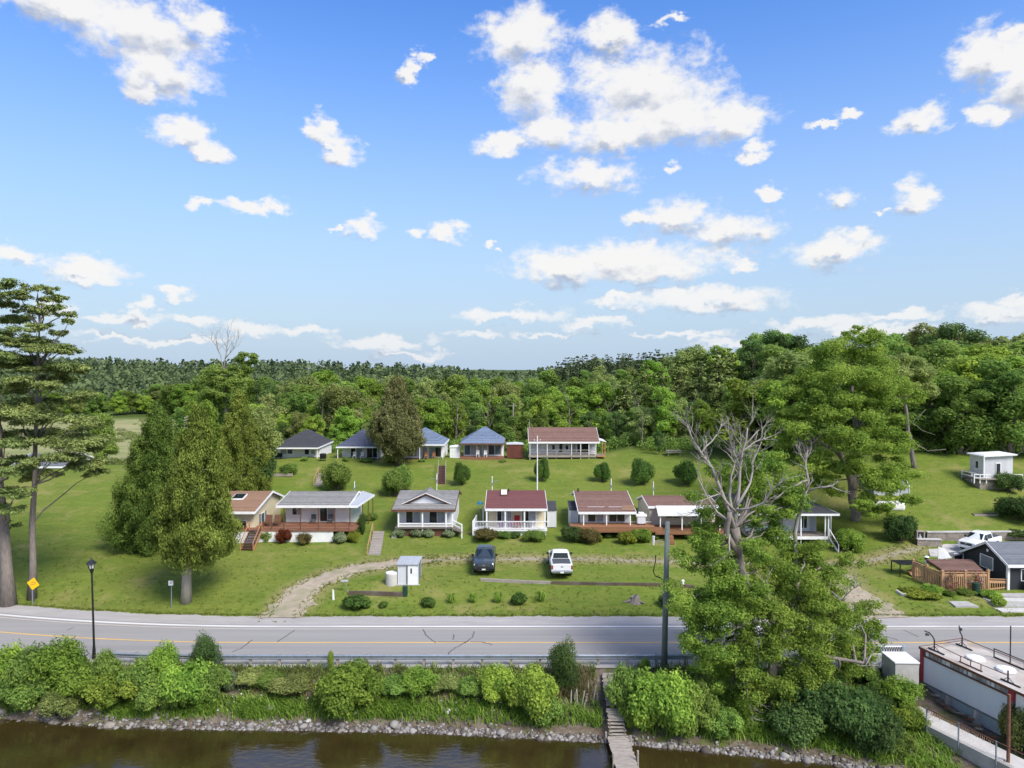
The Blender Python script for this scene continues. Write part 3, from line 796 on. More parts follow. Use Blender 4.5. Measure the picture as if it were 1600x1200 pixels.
# ---- prototypes at the origin
def proto_broadleaf(seed, h, w, base, nblob, per, leaf, lmat, bark, name='broadleaf_tree', columnar=False):
    rng = np.random.default_rng(seed); rnd = random.Random(seed)
    root = new_root(name, '', 'tree')
    prims, blobs = [], []
    lean = Vector((rnd.uniform(-.05, .05)*h, rnd.uniform(-.05, .05)*h, 0))
    top = Vector((0, 0, h*0.82)) + lean
    r0 = 0.022*h + 0.03
    tr = wiggle(rnd, (0, 0, -0.3), top, 6, 0.02)
    prims.append(tube(tr, [r0*(1 - 0.13*i) for i in range(len(tr))], 6))
    zc, rz = (base + h)/2, (h - base)/2
    for i in range(nblob):
        zz = base + (h - base)*((i + rnd.random())/nblob)
        t = (zz - zc)/rz
        rad = w/2*math.sqrt(max(0.05, 1 - t*t*(0.75 if t > 0 else 0.55)))
        a = i*2.399 + rnd.uniform(-.5, .5); q = rad*rnd.uniform(0.25, 0.78)
        c = Vector((math.cos(a)*q, math.sin(a)*q, zz)) + lean*(zz/h)
        br = w*rnd.uniform(0.14, 0.23)*(0.8 if t > 0.6 else 1)
        blobs.append((c, (br, br, br*rnd.uniform(0.6, 0.95))))
        k = min(len(tr)-1, max(1, int((zz/h*0.75)*len(tr))))
        prims.append(tube(wiggle(rnd, tr[k-1], c, 3, 0.07), [r0*0.38, r0*0.27, r0*0.18, r0*0.07], 4, False))
    part_mesh('trunk', prims, bark, root)
    crown_obj('crown', blob_cards(rng, blobs, per, leaf), lmat, root)
    return root

def conifer_cards(rng, rnd, h, w, base, tiers, per, leaf, droop, prims, r0, power=0.8, gaps=0.0):
    Vs = []
    for i in range(tiers):
        t = (i + rnd.uniform(-.3, .3))/tiers
        z = base + (h-base)*t
        L = w/2*max(0.06, (1-t)**power)*rnd.uniform(0.75, 1.15)
        nb = 5 if t < 0.7 else 4
        a0 = rnd.uniform(0, 6.28)
        for k in range(nb):
            if rnd.random() < gaps: continue
            a = a0 + 2*math.pi*k/nb + rnd.uniform(-.35, .35); Lk = L*rnd.uniform(0.7, 1.15)
            d = np.array([math.cos(a), math.sin(a), droop + 0.25*t]); tip = np.array([0, 0, z]) + d*Lk
            prims.append(tube([(0, 0, z), tuple(tip*0.9 + np.array([0,0,z])*0.1)], [r0*0.22*(1.2-t), r0*0.05], 3, False))
            n = max(5, int(per*Lk))
            s = rng.uniform(0.25, 1.02, n)[:, None]
            side = np.array([-math.sin(a), math.cos(a), 0])
            pos = np.array([0, 0, z]) + d*Lk*s + side*rng.normal(0, 0.16, (n, 1))*Lk*(1.15-s) + rng.normal(0, 0.05, (n, 3))*Lk
            pos[:, 2] += rng.uniform(-0.02, 0.12, n)*Lk
            nr = unit(UP*0.9 + d*0.3 + rng.normal(size=(n, 3))*0.45)
            tone = np.clip(rng.normal(0.42 + rng.normal(0, .12), 0.2, n), 0, 1)
            V, Q, T = cards(rng, pos, nr, leaf, 0.5, axis=np.tile(d, (n, 1)) + side*rng.normal(0, .8, (n, 1)), tone=tone)
            Vs.append((V, Q, T))
    return join_cards(*Vs)

def proto_conifer(seed, h, w, base, tiers, per, leaf, lmat, bark, droop=-0.1, power=0.8, gaps=0.0, name='conifer_tree'):
    rng = np.random.default_rng(seed); rnd = random.Random(seed)
    root = new_root(name, '', 'tree'); r0 = 0.017*h + 0.03
    prims = [tube([(0,0,-.3), (0.02*h*rnd.uniform(-1,1), 0, h*0.5), (0, 0, h*0.97)], [r0, r0*0.65, 0.03], 6)]
    data = conifer_cards(rng, rnd, h, w, base, tiers, per, leaf, droop, prims, r0, power, gaps)
    part_mesh('trunk', prims, bark, root); crown_obj('crown', data, lmat, root)
    return root

def dead_branches(rnd, prims, p, d, L, r, depth, gn=0.35, tips=None):
    """crooked bare limb"""
    pts = [Vector(p)]; dd = Vector(d).normalized(); n = 4
    for i in range(n):
        dd = (dd + Vector((rnd.uniform(-1,1), rnd.uniform(-1,1), rnd.uniform(-.7,.9)))*gn).normalized()
        pts.append(pts[-1] + dd*L/n)
    rr = [r*(1-0.17*i) for i in range(n+1)]
    prims.append(tube(pts, rr, 5 if r > 0.05 else 4))
    if tips is not None and depth == 0: tips.append(pts[-1])
    if depth > 0:
        for i in range(1, n+1):
            for _ in range(1 if i < n else 2):
                if rnd.random() < 0.85:
                    nd = (dd + Vector((rnd.uniform(-1,1), rnd.uniform(-1,1), rnd.uniform(-.3,1)))*0.95).normalized()
                    dead_branches(rnd, prims, pts[i], nd, L*rnd.uniform(0.4, 0.62), rr[i]*0.58, depth-1, gn, tips)

def proto_snag(seed, h, name='dead_tree'):
    rnd = random.Random(seed); prims = []
    root = new_root(name, '', 'tree')
    tr = wiggle(rnd, (0,0,-.3), (rnd.uniform(-.6,.6), rnd.uniform(-.6,.6), h*0.7), 5, 0.03)
    prims.append(tube(tr, [0.17-0.02*i for i in range(len(tr))], 5))
    for i in range(2, 6):
        for _ in range(2): dead_branches(rnd, prims, tr[i], (rnd.uniform(-1,1), rnd.uniform(-1,1), rnd.uniform(.5,1.3)), h*0.3, 0.06, 1)
    part_mesh('trunk', prims, bark_grey, root)
    return root

BUSH_BLOBS = {}
def bush_mesh(seed, nblob, per, leaf, flat=0.8, up=0.4, rag=0.25, spread=0.55, aspect=0.6):
    """unit bush: about 1 m half-width, 1.6*flat m tall, base at z 0"""
    rng = np.random.default_rng(seed); rnd = random.Random(seed)
    blobs = []
    for i in range(nblob):
        a = i*2.399 + rnd.uniform(-.6, .6); q = spread*math.sqrt((i+.5)/nblob)*1.1
        hz = flat*(0.45 + 0.75*rnd.random()*(1 - 0.5*q))
        r = rnd.uniform(0.3, 0.48)
        blobs.append(((math.cos(a)*q, math.sin(a)*q, max(hz, r*0.6)), (r, r, r*rnd.uniform(.75, 1.1)*max(.6, flat))))
    V, Q, T = blob_cards(rng, blobs, per, leaf, aspect, up=up, rag=rag)
    V[:, 2] = np.maximum(V[:, 2], 0.0)
    me = quad_mesh('foliage', V, Q, T); me.materials.append(L_mid)
    # stems
    st = []
    for i in range(7):
        c = blobs[i % len(blobs)][0]
        st.append(tube(wiggle(rnd, (c[0]*.15, c[1]*.15, -.15), c, 3, .06), [.035, .03, .022, .012], 4, False))
    sme = make_mesh('stem', st, bark_brown, smooth=True, recalc=False)
    return me, sme
BUSHES = {
 'round': bush_mesh(11, 18, 5200, 0.085, 0.85, 0.3, 0.10, 0.5),
 'loose': bush_mesh(12, 17, 5600, 0.095, 0.85, 0.5, 0.34, 0.62),
 'loose2': bush_mesh(13, 20, 5400, 0.095, 0.9, 0.5, 0.36, 0.66),
 'loose3': bush_mesh(17, 16, 5600, 0.095, 1.05, 0.55, 0.4, 0.55),
 'mound': bush_mesh(14, 14, 2600, 0.14, 0.55, 0.7, 0.18, 0.6, 0.7),
 'fine': bush_mesh(15, 14, 6000, 0.085, 1.25, 0.2, 0.3, 0.42, 0.35),
}
def bush(kind, loc, rx, h, mat, label, name='bush', group=None, rz=None, cat='bush', stems=True, ry=None):
    me, sme = BUSHES[kind]
    root = new_root(name, label, cat, loc, group)
    top = max(v.co.z for v in me.vertices) if kind not in BUSH_BLOBS else BUSH_BLOBS[kind]
    BUSH_BLOBS[kind] = top
    root.scale = (rx, ry or rx, h/top)
    root.rotation_euler[2] = rz if rz is not None else random.Random(label + str(loc)).uniform(0, 6.28)
    o = bpy.data.objects.new('foliage', me); COL.objects.link(o); o.parent = root
    o.material_slots[0].link = 'OBJECT'; o.material_slots[0].material = mat
    if stems:
        s = bpy.data.objects.new('stem', sme); COL.objects.link(s); s.parent = root
    return root
def bush_px(kind, px, py_base, py_top, w_px, mat, label, Y=None, **kw):
    g = ground_at(px, py_base) if Y is None else on_ground(px, Y)
    s = g.y/F
    return bush(kind, g - Vector((0,0,0.05)), w_px*0.5*s/0.92, max(0.2, (py_base-py_top)*s*0.98), mat, label, **kw)

# ---- hand placed trees: clumps and limbs given where they stand
def clump_tree(name, label, limbs, clumps, lmat, bark, per, leaf, seed, cat='tree', dead=None, up=0.5, flat=0.95, rag=0.34, twigs=True, group=None):
    """limbs: [([(px,py,Y)...], r0, r1)], clumps: [(px,py,Y,r_px)]; the first limb's first point is the base"""
    rng = np.random.default_rng(seed); rnd = random.Random(seed)
    base = AT(*limbs[0][0][0]); root = new_root(name, label, cat, base, group)
    prims, nodes = [], []
    for pts, r0, r1 in limbs:
        P = [AT(*p) for p in pts]
        Q = []
        for a, b in zip(P[:-1], P[1:]):
            Q += wiggle(rnd, a, b, 3, 0.035)[:-1]
        Q.append(P[-1])
        n = len(Q); prims.append(tube(Q, [r0 + (r1-r0)*(i/(n-1)) for i in range(n)], 7)); nodes += Q[n//3:]
    blobs = []
    for (px, py, Y, rp) in clumps:
        c = AT(px, py, Y); r = rp*Y/F
        # a clump is a handful of sprays
        for k in range(10):
            o = Vector((rnd.uniform(-1,1), rnd.uniform(-1,1), rnd.uniform(-.75,.75)))*r*0.85
            q = r*rnd.uniform(0.2, 0.5)
            blobs.append((c+o, (q*1.25, q*1.25, q*flat*rnd.uniform(.6, 1.1))))
        if twigs:
            near = min(nodes, key=lambda v: (v-c).length)
            prims.append(tube(wiggle(rnd, near, c, 4, 0.06), [0.09, 0.075, 0.06, 0.04, 0.02], 5, False))
    part_mesh('trunk', prims, bark, root, base)
    if dead:
        for pts, r0, r1, depth, L in dead:
            dp = []
            P = [AT(*p) for p in pts]; Q = []
            for a, b in zip(P[:-1], P[1:]): Q += wiggle(rnd, a, b, 2, 0.05)[:-1]
            Q.append(P[-1]); n = len(Q)
            dp.append(tube(Q, [r0 + (r1-r0)*(i/(n-1)) for i in range(n)], 6))
            for i in range(max(1, n//3), n):
                for _ in range(2):
                    if rnd.random() < 0.8:
                        d = (Q[i]-Q[i-1]).normalized() + Vector((rnd.uniform(-1,1), rnd.uniform(-1,1), rnd.uniform(-.2,.9)))
                        dead_branches(rnd, dp, Q[i], d, L*rnd.uniform(.8, 1.5), max(.03, (r0 + (r1-r0)*(i/(n-1)))*0.55), depth if r0 < .1 else depth+1, 0.4)
            o = part_mesh('dead_limb', dp, bark_pale, root, base); o['label'] = 'bleached bare branches'
    if blobs: crown_obj('crown', blob_cards(rng, blobs, per, leaf, 0.55, up=up, rag=rag*1.5, shell=.25), lmat, root, base)
    return root

# --- bank locusts right of the utility pole
Yt = 45.0
clump_tree('locust_tree', 'tall leafy locust with bleached dead top branches beside the utility pole',
  [([(1172,1085,Yt),(1166,1000,Yt+.2),(1165,925,Yt+.3),(1152,868,Yt+.3),(1148,825,Yt)], 0.42, 0.30),
   ([(1152,868,Yt),(1135,835,Yt-.6),(1140,800,Yt-.9)], 0.24, 0.15)],
  [(1098,792,46.5,26),(1128,760,47.5,26),(1196,738,48,40),(1165,715,49,22),(1222,762,48,30),(1100,838,46,28),(1085,872,45,28),(1128,890,44,32),(1078,935,44,34),(1112,940,46,36),(1102,985,44,36),(1140,965,43,36),(1195,830,47.5,36),
   (1225,860,48,30),(1185,885,47,34),(1210,800,48,30),(1108,1032,44,38),(1152,1030,43,34),(1142,1078,43.4,30),(1090,960,43,30),(1125,915,45,30),(1075,1000,43,26),(1160,920,46,30),(1170,955,44,34),(1130,1005,42.6,32),(1112,868,46,26),(1120,735,47.5,20),(1150,748,48,24),(1182,768,47.5,28),(1205,722,48.5,24),(1140,790,47,26),(1232,790,47.5,26),(1170,805,47,28),(1125,815,46,26),(1182,860,43.8,22),(1140,905,43.4,24),(1180,930,43.2,28),(1118,850,43.8,20),(1160,968,43,26)],
  L_locust, bark_grey, 1250, 0.15, 21,
  dead=[([(1148,828,Yt),(1128,770,Yt-.5),(1112,730,Yt-.8),(1096,708,Yt-1),(1084,690,Yt-1.2),(1074,664,Yt-1.4)], .13, .035, 1, 1.25),
        ([(1148,828,Yt),(1153,780,Yt+.3),(1156,735,Yt+.4),(1160,705,Yt+.4),(1168,668,Yt+.2)], .13, .035, 1, 1.5),
        ([(1150,815,Yt),(1140,775,Yt+.8),(1142,745,Yt+1.2),(1150,715,Yt+1.6),(1185,672,Yt+1.6)], .11, .03, 1, 1.3), ([(1152,790,Yt),(1172,755,Yt+.8),(1176,720,Yt+1),(1190,690,Yt+1.2)], .1, .03, 1, 1.2),
        ([(1148,820,Yt),(1120,800,Yt+.6),(1104,775,Yt+.8),(1090,745,Yt+1)], .09, .03, 1, 1.0),
        ([(1156,735,Yt+.4),(1146,705,Yt+1),(1140,682,Yt+1.4)], .08, .03, 1, 1.1),
        ([(1096,708,Yt-1),(1112,690,Yt-.6),(1126,668,Yt-.3)], .07, .025, 1, .7),
        ([(1150,798,Yt),(1170,795,Yt-.6),(1195,785,Yt-1),(1205,765,Yt-1.3),(1222,752,Yt-1.5)], .09, .025, 1, .9),
        ([(1150,800,Yt),(1125,772,Yt-1.2),(1098,782,Yt-1.6),(1085,800,Yt-2)], .08, .02, 1, .8),
        ([(1160,705,Yt+.4),(1180,690,Yt+.8),(1205,682,Yt+1)], .06, .02, 1, .8),
        ([(1140,835,Yt-.6),(1140,860,Yt-1.4),(1128,880,Yt-1.8)], .06, .02, 1, .7)])
clump_tree('locust_tree', 'broad bright green locust on the bank behind the dark cedar shrubs',
  [([(1207,1118,43.4),(1206,1060,43.5),(1210,1005,43.7),(1218,975,44)], 0.36, 0.26),
   ([(1218,985,44),(1238,950,44.6),(1250,900,45)], 0.2, 0.1), ([(1212,1000,44),(1262,1018,43),(1312,1030,42.4),(1350,1036,42)], 0.2, 0.08)],
  [(1230,930,45,40),(1185,950,43,34),(1268,905,46,36),(1305,905,47,32),(1262,862,47,28),(1300,945,46,38),(1340,955,46.5,30),(1250,985,43.4,40),(1325,985,45,36),(1205,1010,42.6,34),(1290,1012,44,34),(1350,1005,45,26),
   (1180,1060,42.4,34),(1242,1048,42.6,34),(1330,1015,44,24),(1245,900,43.5,30),(1215,965,42.2,30),(1280,960,43,30),(1325,880,48,20),(1365,985,46,18),(1170,1010,42.6,30),(1260,940,44,34),(1210,900,45,32),(1285,985,43.5,34),(1235,1010,42.6,32),(1310,960,45,30),(1195,985,42.4,32),(1270,1035,43,28),(1310,1050,42.6,26),(1222,1085,42.4,24),(1345,1030,44,22)],
  L_locust, bark_grey, 1250, 0.15, 22,
  dead=[([(1218,975,43.6),(1205,958,43),(1200,930,43.2),(1198,905,43.4)], .06, .02, 1, .7), ([(1300,925,44),(1315,938,43.4),(1330,922,43),(1340,915,43)], .05, .02, 1, .7),
        ([(1170,1050,42),(1168,1090,41.8),(1176,1120,41.6)], .05, .02, 1, .8), ([(1098,1018,43),(1118,1000,42.6),(1145,985,42.4),(1155,978,42.4)], .045, .02, 1, .6),
        ([(1350,1036,42),(1362,1022,42),(1352,1040,41.8),(1370,1040,41.6)], .06, .02, 1, .5)])
clump_tree('locust_tree', 'leaning dead-topped locust standing before the dark roofed porch cottage',
  [([(1246,1010,47.2),(1244,930,47.4),(1243,850,47.4)], 0.2, 0.13)],
  [(1225,885,48,24),(1262,880,47.5,24)], L_locust, bark_pale, 2000, 0.145, 23,
  dead=[([(1243,852,47.4),(1246,810,47.5),(1256,785,47.6),(1263,750,47.6),(1258,725,47.6),(1262,703,47.6)], .14, .05, 1, .8),
        ([(1260,770,47.6),(1278,762,47),(1298,760,46.6),(1315,767,46.2)], .09, .03, 1, .6),
        ([(1263,750,47.6),(1245,758,47),(1225,768,46.6),(1215,778,46.4)], .08, .02, 1, .8),
        ([(1258,725,47.6),(1252,712,47.4),(1247,702,47.4)], .05, .02, 1, .5)])

# --- the big locust on the lawn beyond
Yb = 80.0
clump_tree('locust_tree', 'very large spreading tree with forked grey trunk on the lawn by the metal carport',
  [([(1338,822,Yb),(1334,790,Yb),(1330,750,Yb+.3),(1318,720,Yb),(1300,690,Yb)], 0.55, 0.28), ([(1332,765,Yb),(1336,720,Yb+.8),(1338,670,Yb+1),(1330,620,Yb+1),(1332,580,Yb+1)], 0.4, 0.16),
   ([(1318,715,Yb),(1280,690,Yb-.5),(1250,690,Yb-1)], 0.2, 0.08), ([(1338,670,Yb+1),(1365,640,Yb+1),(1395,620,Yb)], 0.2, 0.08)],
  [(1335,545,Yb+2,34),(1300,560,Yb+1,34),(1370,565,Yb+2,34),(1265,595,Yb,34),(1310,600,Yb-3,36),(1350,600,Yb-3,32),(1390,600,Yb,32),(1240,625,Yb,32),(1280,630,Yb-4,36),(1330,640,Yb-4,34),(1375,640,Yb-2,34),(1412,620,Yb+1,24),(1230,660,Yb+1,34),(1270,670,Yb-4,36),
   (1310,680,Yb-5,32),(1235,700,Yb,30),(1270,715,Yb-4,28),(1300,725,Yb-3,24),(1355,690,Yb-4,34),(1385,685,Yb-1,34),(1255,740,Yb-2,26),(1290,755,Yb+2,26),(1350,735,Yb-4,32),(1390,735,Yb-2,34),(1365,770,Yb-5,34),(1400,765,Yb-3,24),(1345,795,Yb-6,24),(1330,520,Yb+3,16),(1380,795,Yb-5,16)],
  L_locust, bark_grey, 750, 0.24, 24, flat=.8)
clump_tree('leaning_tree', 'slim grey-trunked tree with bare side branches on the upper lawn',
  [([(1430,737,92),(1424,690,92),(1416,640,92),(1412,600,92)], 0.34, 0.12), ([(1420,665,92),(1436,650,91),(1446,640,91)], .08, .03), ([(1424,690,92),(1450,705,91),(1478,702,91)], .07, .03), ([(1418,655,92),(1440,672,91),(1462,680,90)], .06, .02)],
  [(1410,590,92,26),(1435,575,93,26),(1395,610,91,20),(1440,610,93,20),(1400,570,93,20)], L_olive, bark_grey, 700, 0.26, 25)

# --- two white pines at the left edge
def pine(label, base_px, base_py, Yp, top, limbs, seed, r0, lean=0.0):
    rng = np.random.default_rng(seed); rnd = random.Random(seed)
    b = ground_at(base_px, base_py); b = Vector((b.x, b.y, b.z-0.2)); Y = b.y
    root = new_root('white_pine', label, 'tree', b)
    tp = AT(top[0], top[1], Y)
    tr = [b.lerp(tp, i/8) + Vector((rnd.uniform(-.12,.12), rnd.uniform(-.12,.12), 0)) for i in range(9)]; tr[0] = b
    prims = [tube(tr, [r0*1.35] + [r0*(1-0.115*i) for i in range(1, 9)], 9)]
    data = []
    for (px, py, dY, wp, hp) in limbs:
        c = AT(px, py, Y+dY); w = wp*Y/F; hh = hp*Y/F
        k = min(8, max(1, int(8*(c.z-1.2-b.z)/(tp.z-b.z)))); s = tr[k]
        prims.append(tube(wiggle(rnd, s, c, 4, 0.05), [r0*.28, r0*.22, r0*.17, r0*.11, r0*.05], 5, False))
        for j in range(12):
            o = Vector((rnd.uniform(-1.1,1.1)*w, rnd.uniform(-1,1)*max(w*.8, 1.0), rnd.uniform(-.7,.7)*hh)); q = w*rnd.uniform(.24, .5)
            data.append((c+o, (q*1.2, q*1.2, max(.18, q*0.4))))
    d = blob_cards(rng, data, 1250, 0.27, 0.30, up=0.8, shell=0.1, rag=0.6)
    part_mesh('trunk', prims, bark_grey, root, b); crown_obj('crown', d, L_pine, root, b)
    return root
pine('tall white pine with layered branches right behind the yellow diamond sign', 50, 936, 0, (62,452),
  [(60,452,0,16,8),(85,466,1,14,7),(30,462,-1,20,8),(100,490,1,10,5),(108,502,0,7,3),(45,485,0,20,8),(75,480,-1,12,6),(20,500,1,26,9),(60,512,-1,16,7),(95,520,1,10,5),(35,535,0,36,10),(80,545,-1,26,8),(100,548,1,14,6),(20,565,1,36,10),(75,575,0,34,9),(45,600,-2,36,10),(100,592,2,24,8),
   (120,620,0,22,9),(70,630,2,38,10),(25,640,-1,36,11),(95,655,-2,36,10),(130,665,1,20,8),(50,680,1,36,10),(100,690,-1,40,10),(140,700,1,18,8),(75,715,-2,34,9),(125,725,0,26,9),(150,738,1,14,6),(60,742,2,24,8)], 31, 0.31)
pine('thick-trunked white pine cut by the photo edge nearest the road corner', 14, 946, 0, (-22,430),
  [(-10,445,0,26,9),(-30,470,0,30,10),(5,520,1,26,9),(-25,560,0,40,12),(0,610,1,34,10),(-20,660,0,40,12),(8,690,-1,30,10),(-12,725,0,36,12),(18,735,-2,24,9),(-20,765,1,34,12),(24,770,-2,20,10),(8,795,-1,24,9),(0,820,1,18,8)], 32, 0.5)

# --- white cedars left of the first cottage
def cedar(label, px, py_base, py_bot, py_top, w_px, seed, mat, bark, r0, name='cedar_tree', per=1500, leaf=0.17, Y=None, shape='egg', shift=0.0):
    rng = np.random.default_rng(seed); rnd = random.Random(seed)
    b = ground_at(px, py_base) if Y is None else on_ground(px, Y)
    s = b.y/F; root = new_root(name, label, 'tree', b)
    z0 = (py_base-py_bot)*s; z1 = (py_base-py_top)*s; w = w_px*s/2
    prims = [tube([(b.x, b.y, b.z-.2), (b.x+.02*w, b.y, b.z+.15*z1), (b.x+.1*w+shift*s*.6, b.y, b.z+z1*.5), (b.x+shift*s, b.y, b.z+z1*.96)], [r0*1.3, r0, r0*.6, .03], 8)]
    blobs = []
    n = int(95 + w*20)
    for i in range(n):
        t = (i+rnd.random())/n
        rad = w*((1-t)**0.72*min(1, .62+2.2*t)*1.12 if shape == 'egg' else (1-t)**0.62*min(1, .55+3*t))
        a = i*2.399 + rnd.uniform(-.4,.4); q = rad*rnd.uniform(.3,1.08)
        c = Vector((b.x+shift*s+math.cos(a)*q, b.y+math.sin(a)*q, b.z+z0+(z1-z0)*t)); r = w*rnd.uniform(.12,.24)*(1.15-.65*t)
        blobs.append((c, (r, r, r*rnd.uniform(1.1,2.0))))
        if i % 3 == 0: prims.append(tube([(b.x, b.y, c.z-.5), tuple(c)], [r0*.16, r0*.05], 3, False))
    part_mesh('trunk', prims, bark, root, b)
    crown_obj('crown', blob_cards(rng, blobs, per, leaf*1.35, 0.32, up=0.1, shell=.3, rag=.5, axis=(0,0,1)), mat, root, b)
    return root
cedar('broad dark green cedar with foliage reaching down to the lawn', 246, 853, 850, 634, 132, 41, L_cedar2, bark_cedar, .3)
cedar('yellow-green cedar on a bare pale trunk beside the small white sign', 291, 941, 866, 640, 136, 42, L_cedar, bark_cedar, .38, shift=20.0)
cedar('tall cedar rising behind the cream cottage', 375, 790, 785, 612, 96, 43, L_cedar, bark_cedar, .3, Y=87)
cedar('brownish juniper with a bare trunk between the second and third upper cottages', 621, 723, 700, 586, 92, 45, L_juniper, bark_brown, .32, name='juniper_tree', per=1300, leaf=.2, Y=105.5, shape='cone')

# --- woods behind
P_broad = [proto_broadleaf(101, 12, 9.5, 2.4, 17, 300, 0.42, L_mid, bark_grey), proto_broadleaf(102, 12, 8.0, 2.0, 18, 300, 0.42, L_bright, bark_grey),
           proto_broadleaf(103, 12, 10.5, 3.0, 20, 260, 0.44, L_olive, bark_brown), proto_broadleaf(104, 12, 8.5, 1.5, 20, 280, 0.42, L_mid, bark_grey), proto_broadleaf(105, 12, 9.0, 2.4, 18, 300, 0.42, L_bright, bark_brown),
           proto_broadleaf(106, 12, 7.4, 2.6, 15, 280, 0.40, L_dark, bark_brown), proto_broadleaf(107, 12, 6.5, 2.6, 15, 190, 0.40, L_olive, bark_grey)]
P_con = [proto_conifer(111, 14, 6.5, 2.0, 17, 20, 0.62, L_ridge, bark_brown, -0.05, .7, .08), proto_conifer(112, 14, 8.0, 3.0, 14, 20, 0.65, L_pine, bark_brown, 0.0, .55, .12), proto_conifer(113, 14, 7.5, 4.5, 12, 18, 0.62, L_ridge, bark_brown, 0.08, .45, .2)]
P_snag = [proto_snag(121, 11), proto_snag(122, 11), proto_snag(123, 11)]
PROTOS = P_broad + P_con + P_snag
BL = {0: 'mid green round-crowned tree', 1: 'fresh bright green leafy tree', 2: 'broad olive green leafy tree', 3: 'mid green full-skirted leafy tree', 4: 'light green wide-crowned tree', 5: 'dark green leafy tree', 6: 'thin greyish green tree'}
wood_rnd = random.Random(77)
LANDMARKS = [(330,'left of the cedars'),(420,'above the cedars'),(500,'above the charcoal roof'),(590,'above the navy roof'),(700,'beside the juniper'),(800,'above the glazed cottage'),(940,'above the long brown roof'),(1060,'above the picnic table'),(1220,'above the bleached branches'),(1420,'behind the big locust'),(9999,'above the hillside cabin')]
WOOD = []
def wood_tree(kind, loc, hgt, where, group, wf=1.0):
    if kind < 7: pr, h0, lab, nm = P_broad[kind], 12.0, BL[kind], None
    elif kind < 10: pr, h0, lab = P_con[kind-7], 14.0, ('dark pointed conifer', 'brown-green pine', 'dark open-branched pine')[kind-7]
    else: pr, h0, lab = P_snag[kind-10], 11.0, 'bare grey dead tree'
    s = hgt/h0
    px = 800 + F*loc[0]/loc[1]; mark = next(m for lim, m in LANDMARKS if px < lim)
    o = copy_thing(pr, loc, wood_rnd.uniform(0, 6.28), (s*wf, s*wf, s), lab + ' ' + where + ' ' + mark, group)
    if group: WOOD.append((px, o))
    return o
def number_labels():
    """trees alike in every word are told apart by their order from the left"""
    by = {}
    for px, o in WOOD: by.setdefault(o['label'], []).append((px, o))
    for lab, lst in by.items():
        if len(lst) < 2: continue
        lst.sort(key=lambda t: t[0])
        for k, (px, o) in enumerate(lst):
            o['label'] = ('leftmost ' if k == 0 else ('second ', 'third ', 'fourth ', 'fifth ', 'sixth ', 'seventh ', 'eighth ', 'ninth ', 'tenth ', 'eleventh ', 'twelfth ', 'thirteenth ', 'fourteenth ')[min(k-1, 12)]) + lab + ('' if k == 0 else ', from left')
def wood_layer(px0, px1, n, Y0, Y1, tops, kinds, where, group, wf=1.0, hmin=5, hmax=22, jit=10):
    for i in range(n):
        px = px0 + (px1-px0)*(i + wood_rnd.uniform(0.1, .9))/n; Y = wood_rnd.uniform(Y0, Y1)
        ty = float(np.interp(px, [t[0] for t in tops], [t[1] for t in tops])) + wood_rnd.uniform(-jit, jit)
        g = on_ground(px, Y); h = PZ(ty, Y) - g.z
        if hmin > h: h = hmin*wood_rnd.uniform(.9, 1.2)
        h = min(h, hmax)
        wood_tree(wood_rnd.choice(kinds), g, h, where, group, wf*wood_rnd.uniform(.9, 1.25))
MIX = [0,0,1,1,2,3,3,4,4,6]
G1 = 'trees close behind the upper cottages'; G2 = 'trees farther back in the wood'; G3 = 'trees on the wooded hill'
wood_layer(395, 1000, 26, 122, 131, [(395,655),(480,662),(560,648),(700,640),(760,655),(840,645),(920,630),(1000,640)], MIX + [5], 'close behind', G1, 0.85, 4, jit=16)
wood_layer(405, 1030, 10, 124, 134, [(405,640),(700,620),(1030,615)], [10,11,12], 'close behind', G1, .8, 6)
wood_layer(380, 1040, 24, 138, 152, [(380,628),(480,622),(600,612),(700,612),(800,618),(900,608),(1040,600)], MIX, 'halfway back', G2, jit=14)
wood_layer(400, 1040, 22, 165, 190, [(120,606),(300,604),(440,600),(600,602),(720,604),(800,606),(900,598),(1040,580)], MIX + [0,3,5], 'deep', G2, 1.1, 6)
wood_layer(330, 1000, 26, 205, 245, [(60,598),(300,592),(440,588),(600,594),(720,596),(860,590),(1000,572)], MIX + [5,5,7], 'far back', G2, 1.15, 7)
wood_layer(60, 340, 24, 262, 300, [(90,612),(330,606)], MIX, 'beyond the meadow', 'trees beyond the marsh meadow', 1.2, 7)
wood_layer(285, 345, 3, 150, 175, [(150,632),(320,626)], [0,3,4,10,2], 'at the meadow edge', 'trees at the meadow edge', .9, 4)
# hill on the right
wood_layer(1000, 1240, 9, 116, 130, [(1000,655),(1060,640),(1140,630),(1240,640)], [1,4,0,2,1], 'at the hill foot', G3, 1.0, 6)
wood_layer(960, 1250, 10, 138, 155, [(960,585),(1040,562),(1100,550),(1160,545),(1250,545)], [8,8,2,8,6], 'on the hill', G3, .95, 8, 20)
wood_layer(1000, 1260, 9, 160, 180, [(1000,560),(1060,548),(1130,548),(1200,522),(1260,540)], [8,0,2,4], 'high on the hill', G3, 1.05, 8, 22)
wood_layer(1150, 1640, 15, 100, 112, [(1150,600),(1260,590),(1420,590),(1480,570),(1540,565),(1640,560)], [0,3,2,4,1], 'at the lawn top', G3, 1.1, 7, 20)
wood_layer(1200, 1660, 14, 118, 135, [(1200,552),(1260,548),(1390,545),(1460,545),(1530,545),(1600,545),(1660,540)], [0,3,2,4], 'on the hill', G3, 1.15, 8, 22)
wood_layer(1160, 1660, 15, 140, 165, [(1160,528),(1240,530),(1340,540),(1420,530),(1480,518),(1520,535),(1600,540),(1660,535)], [5,0,3,5,2], 'high on the hill', G3, 1.15, 8, 22)
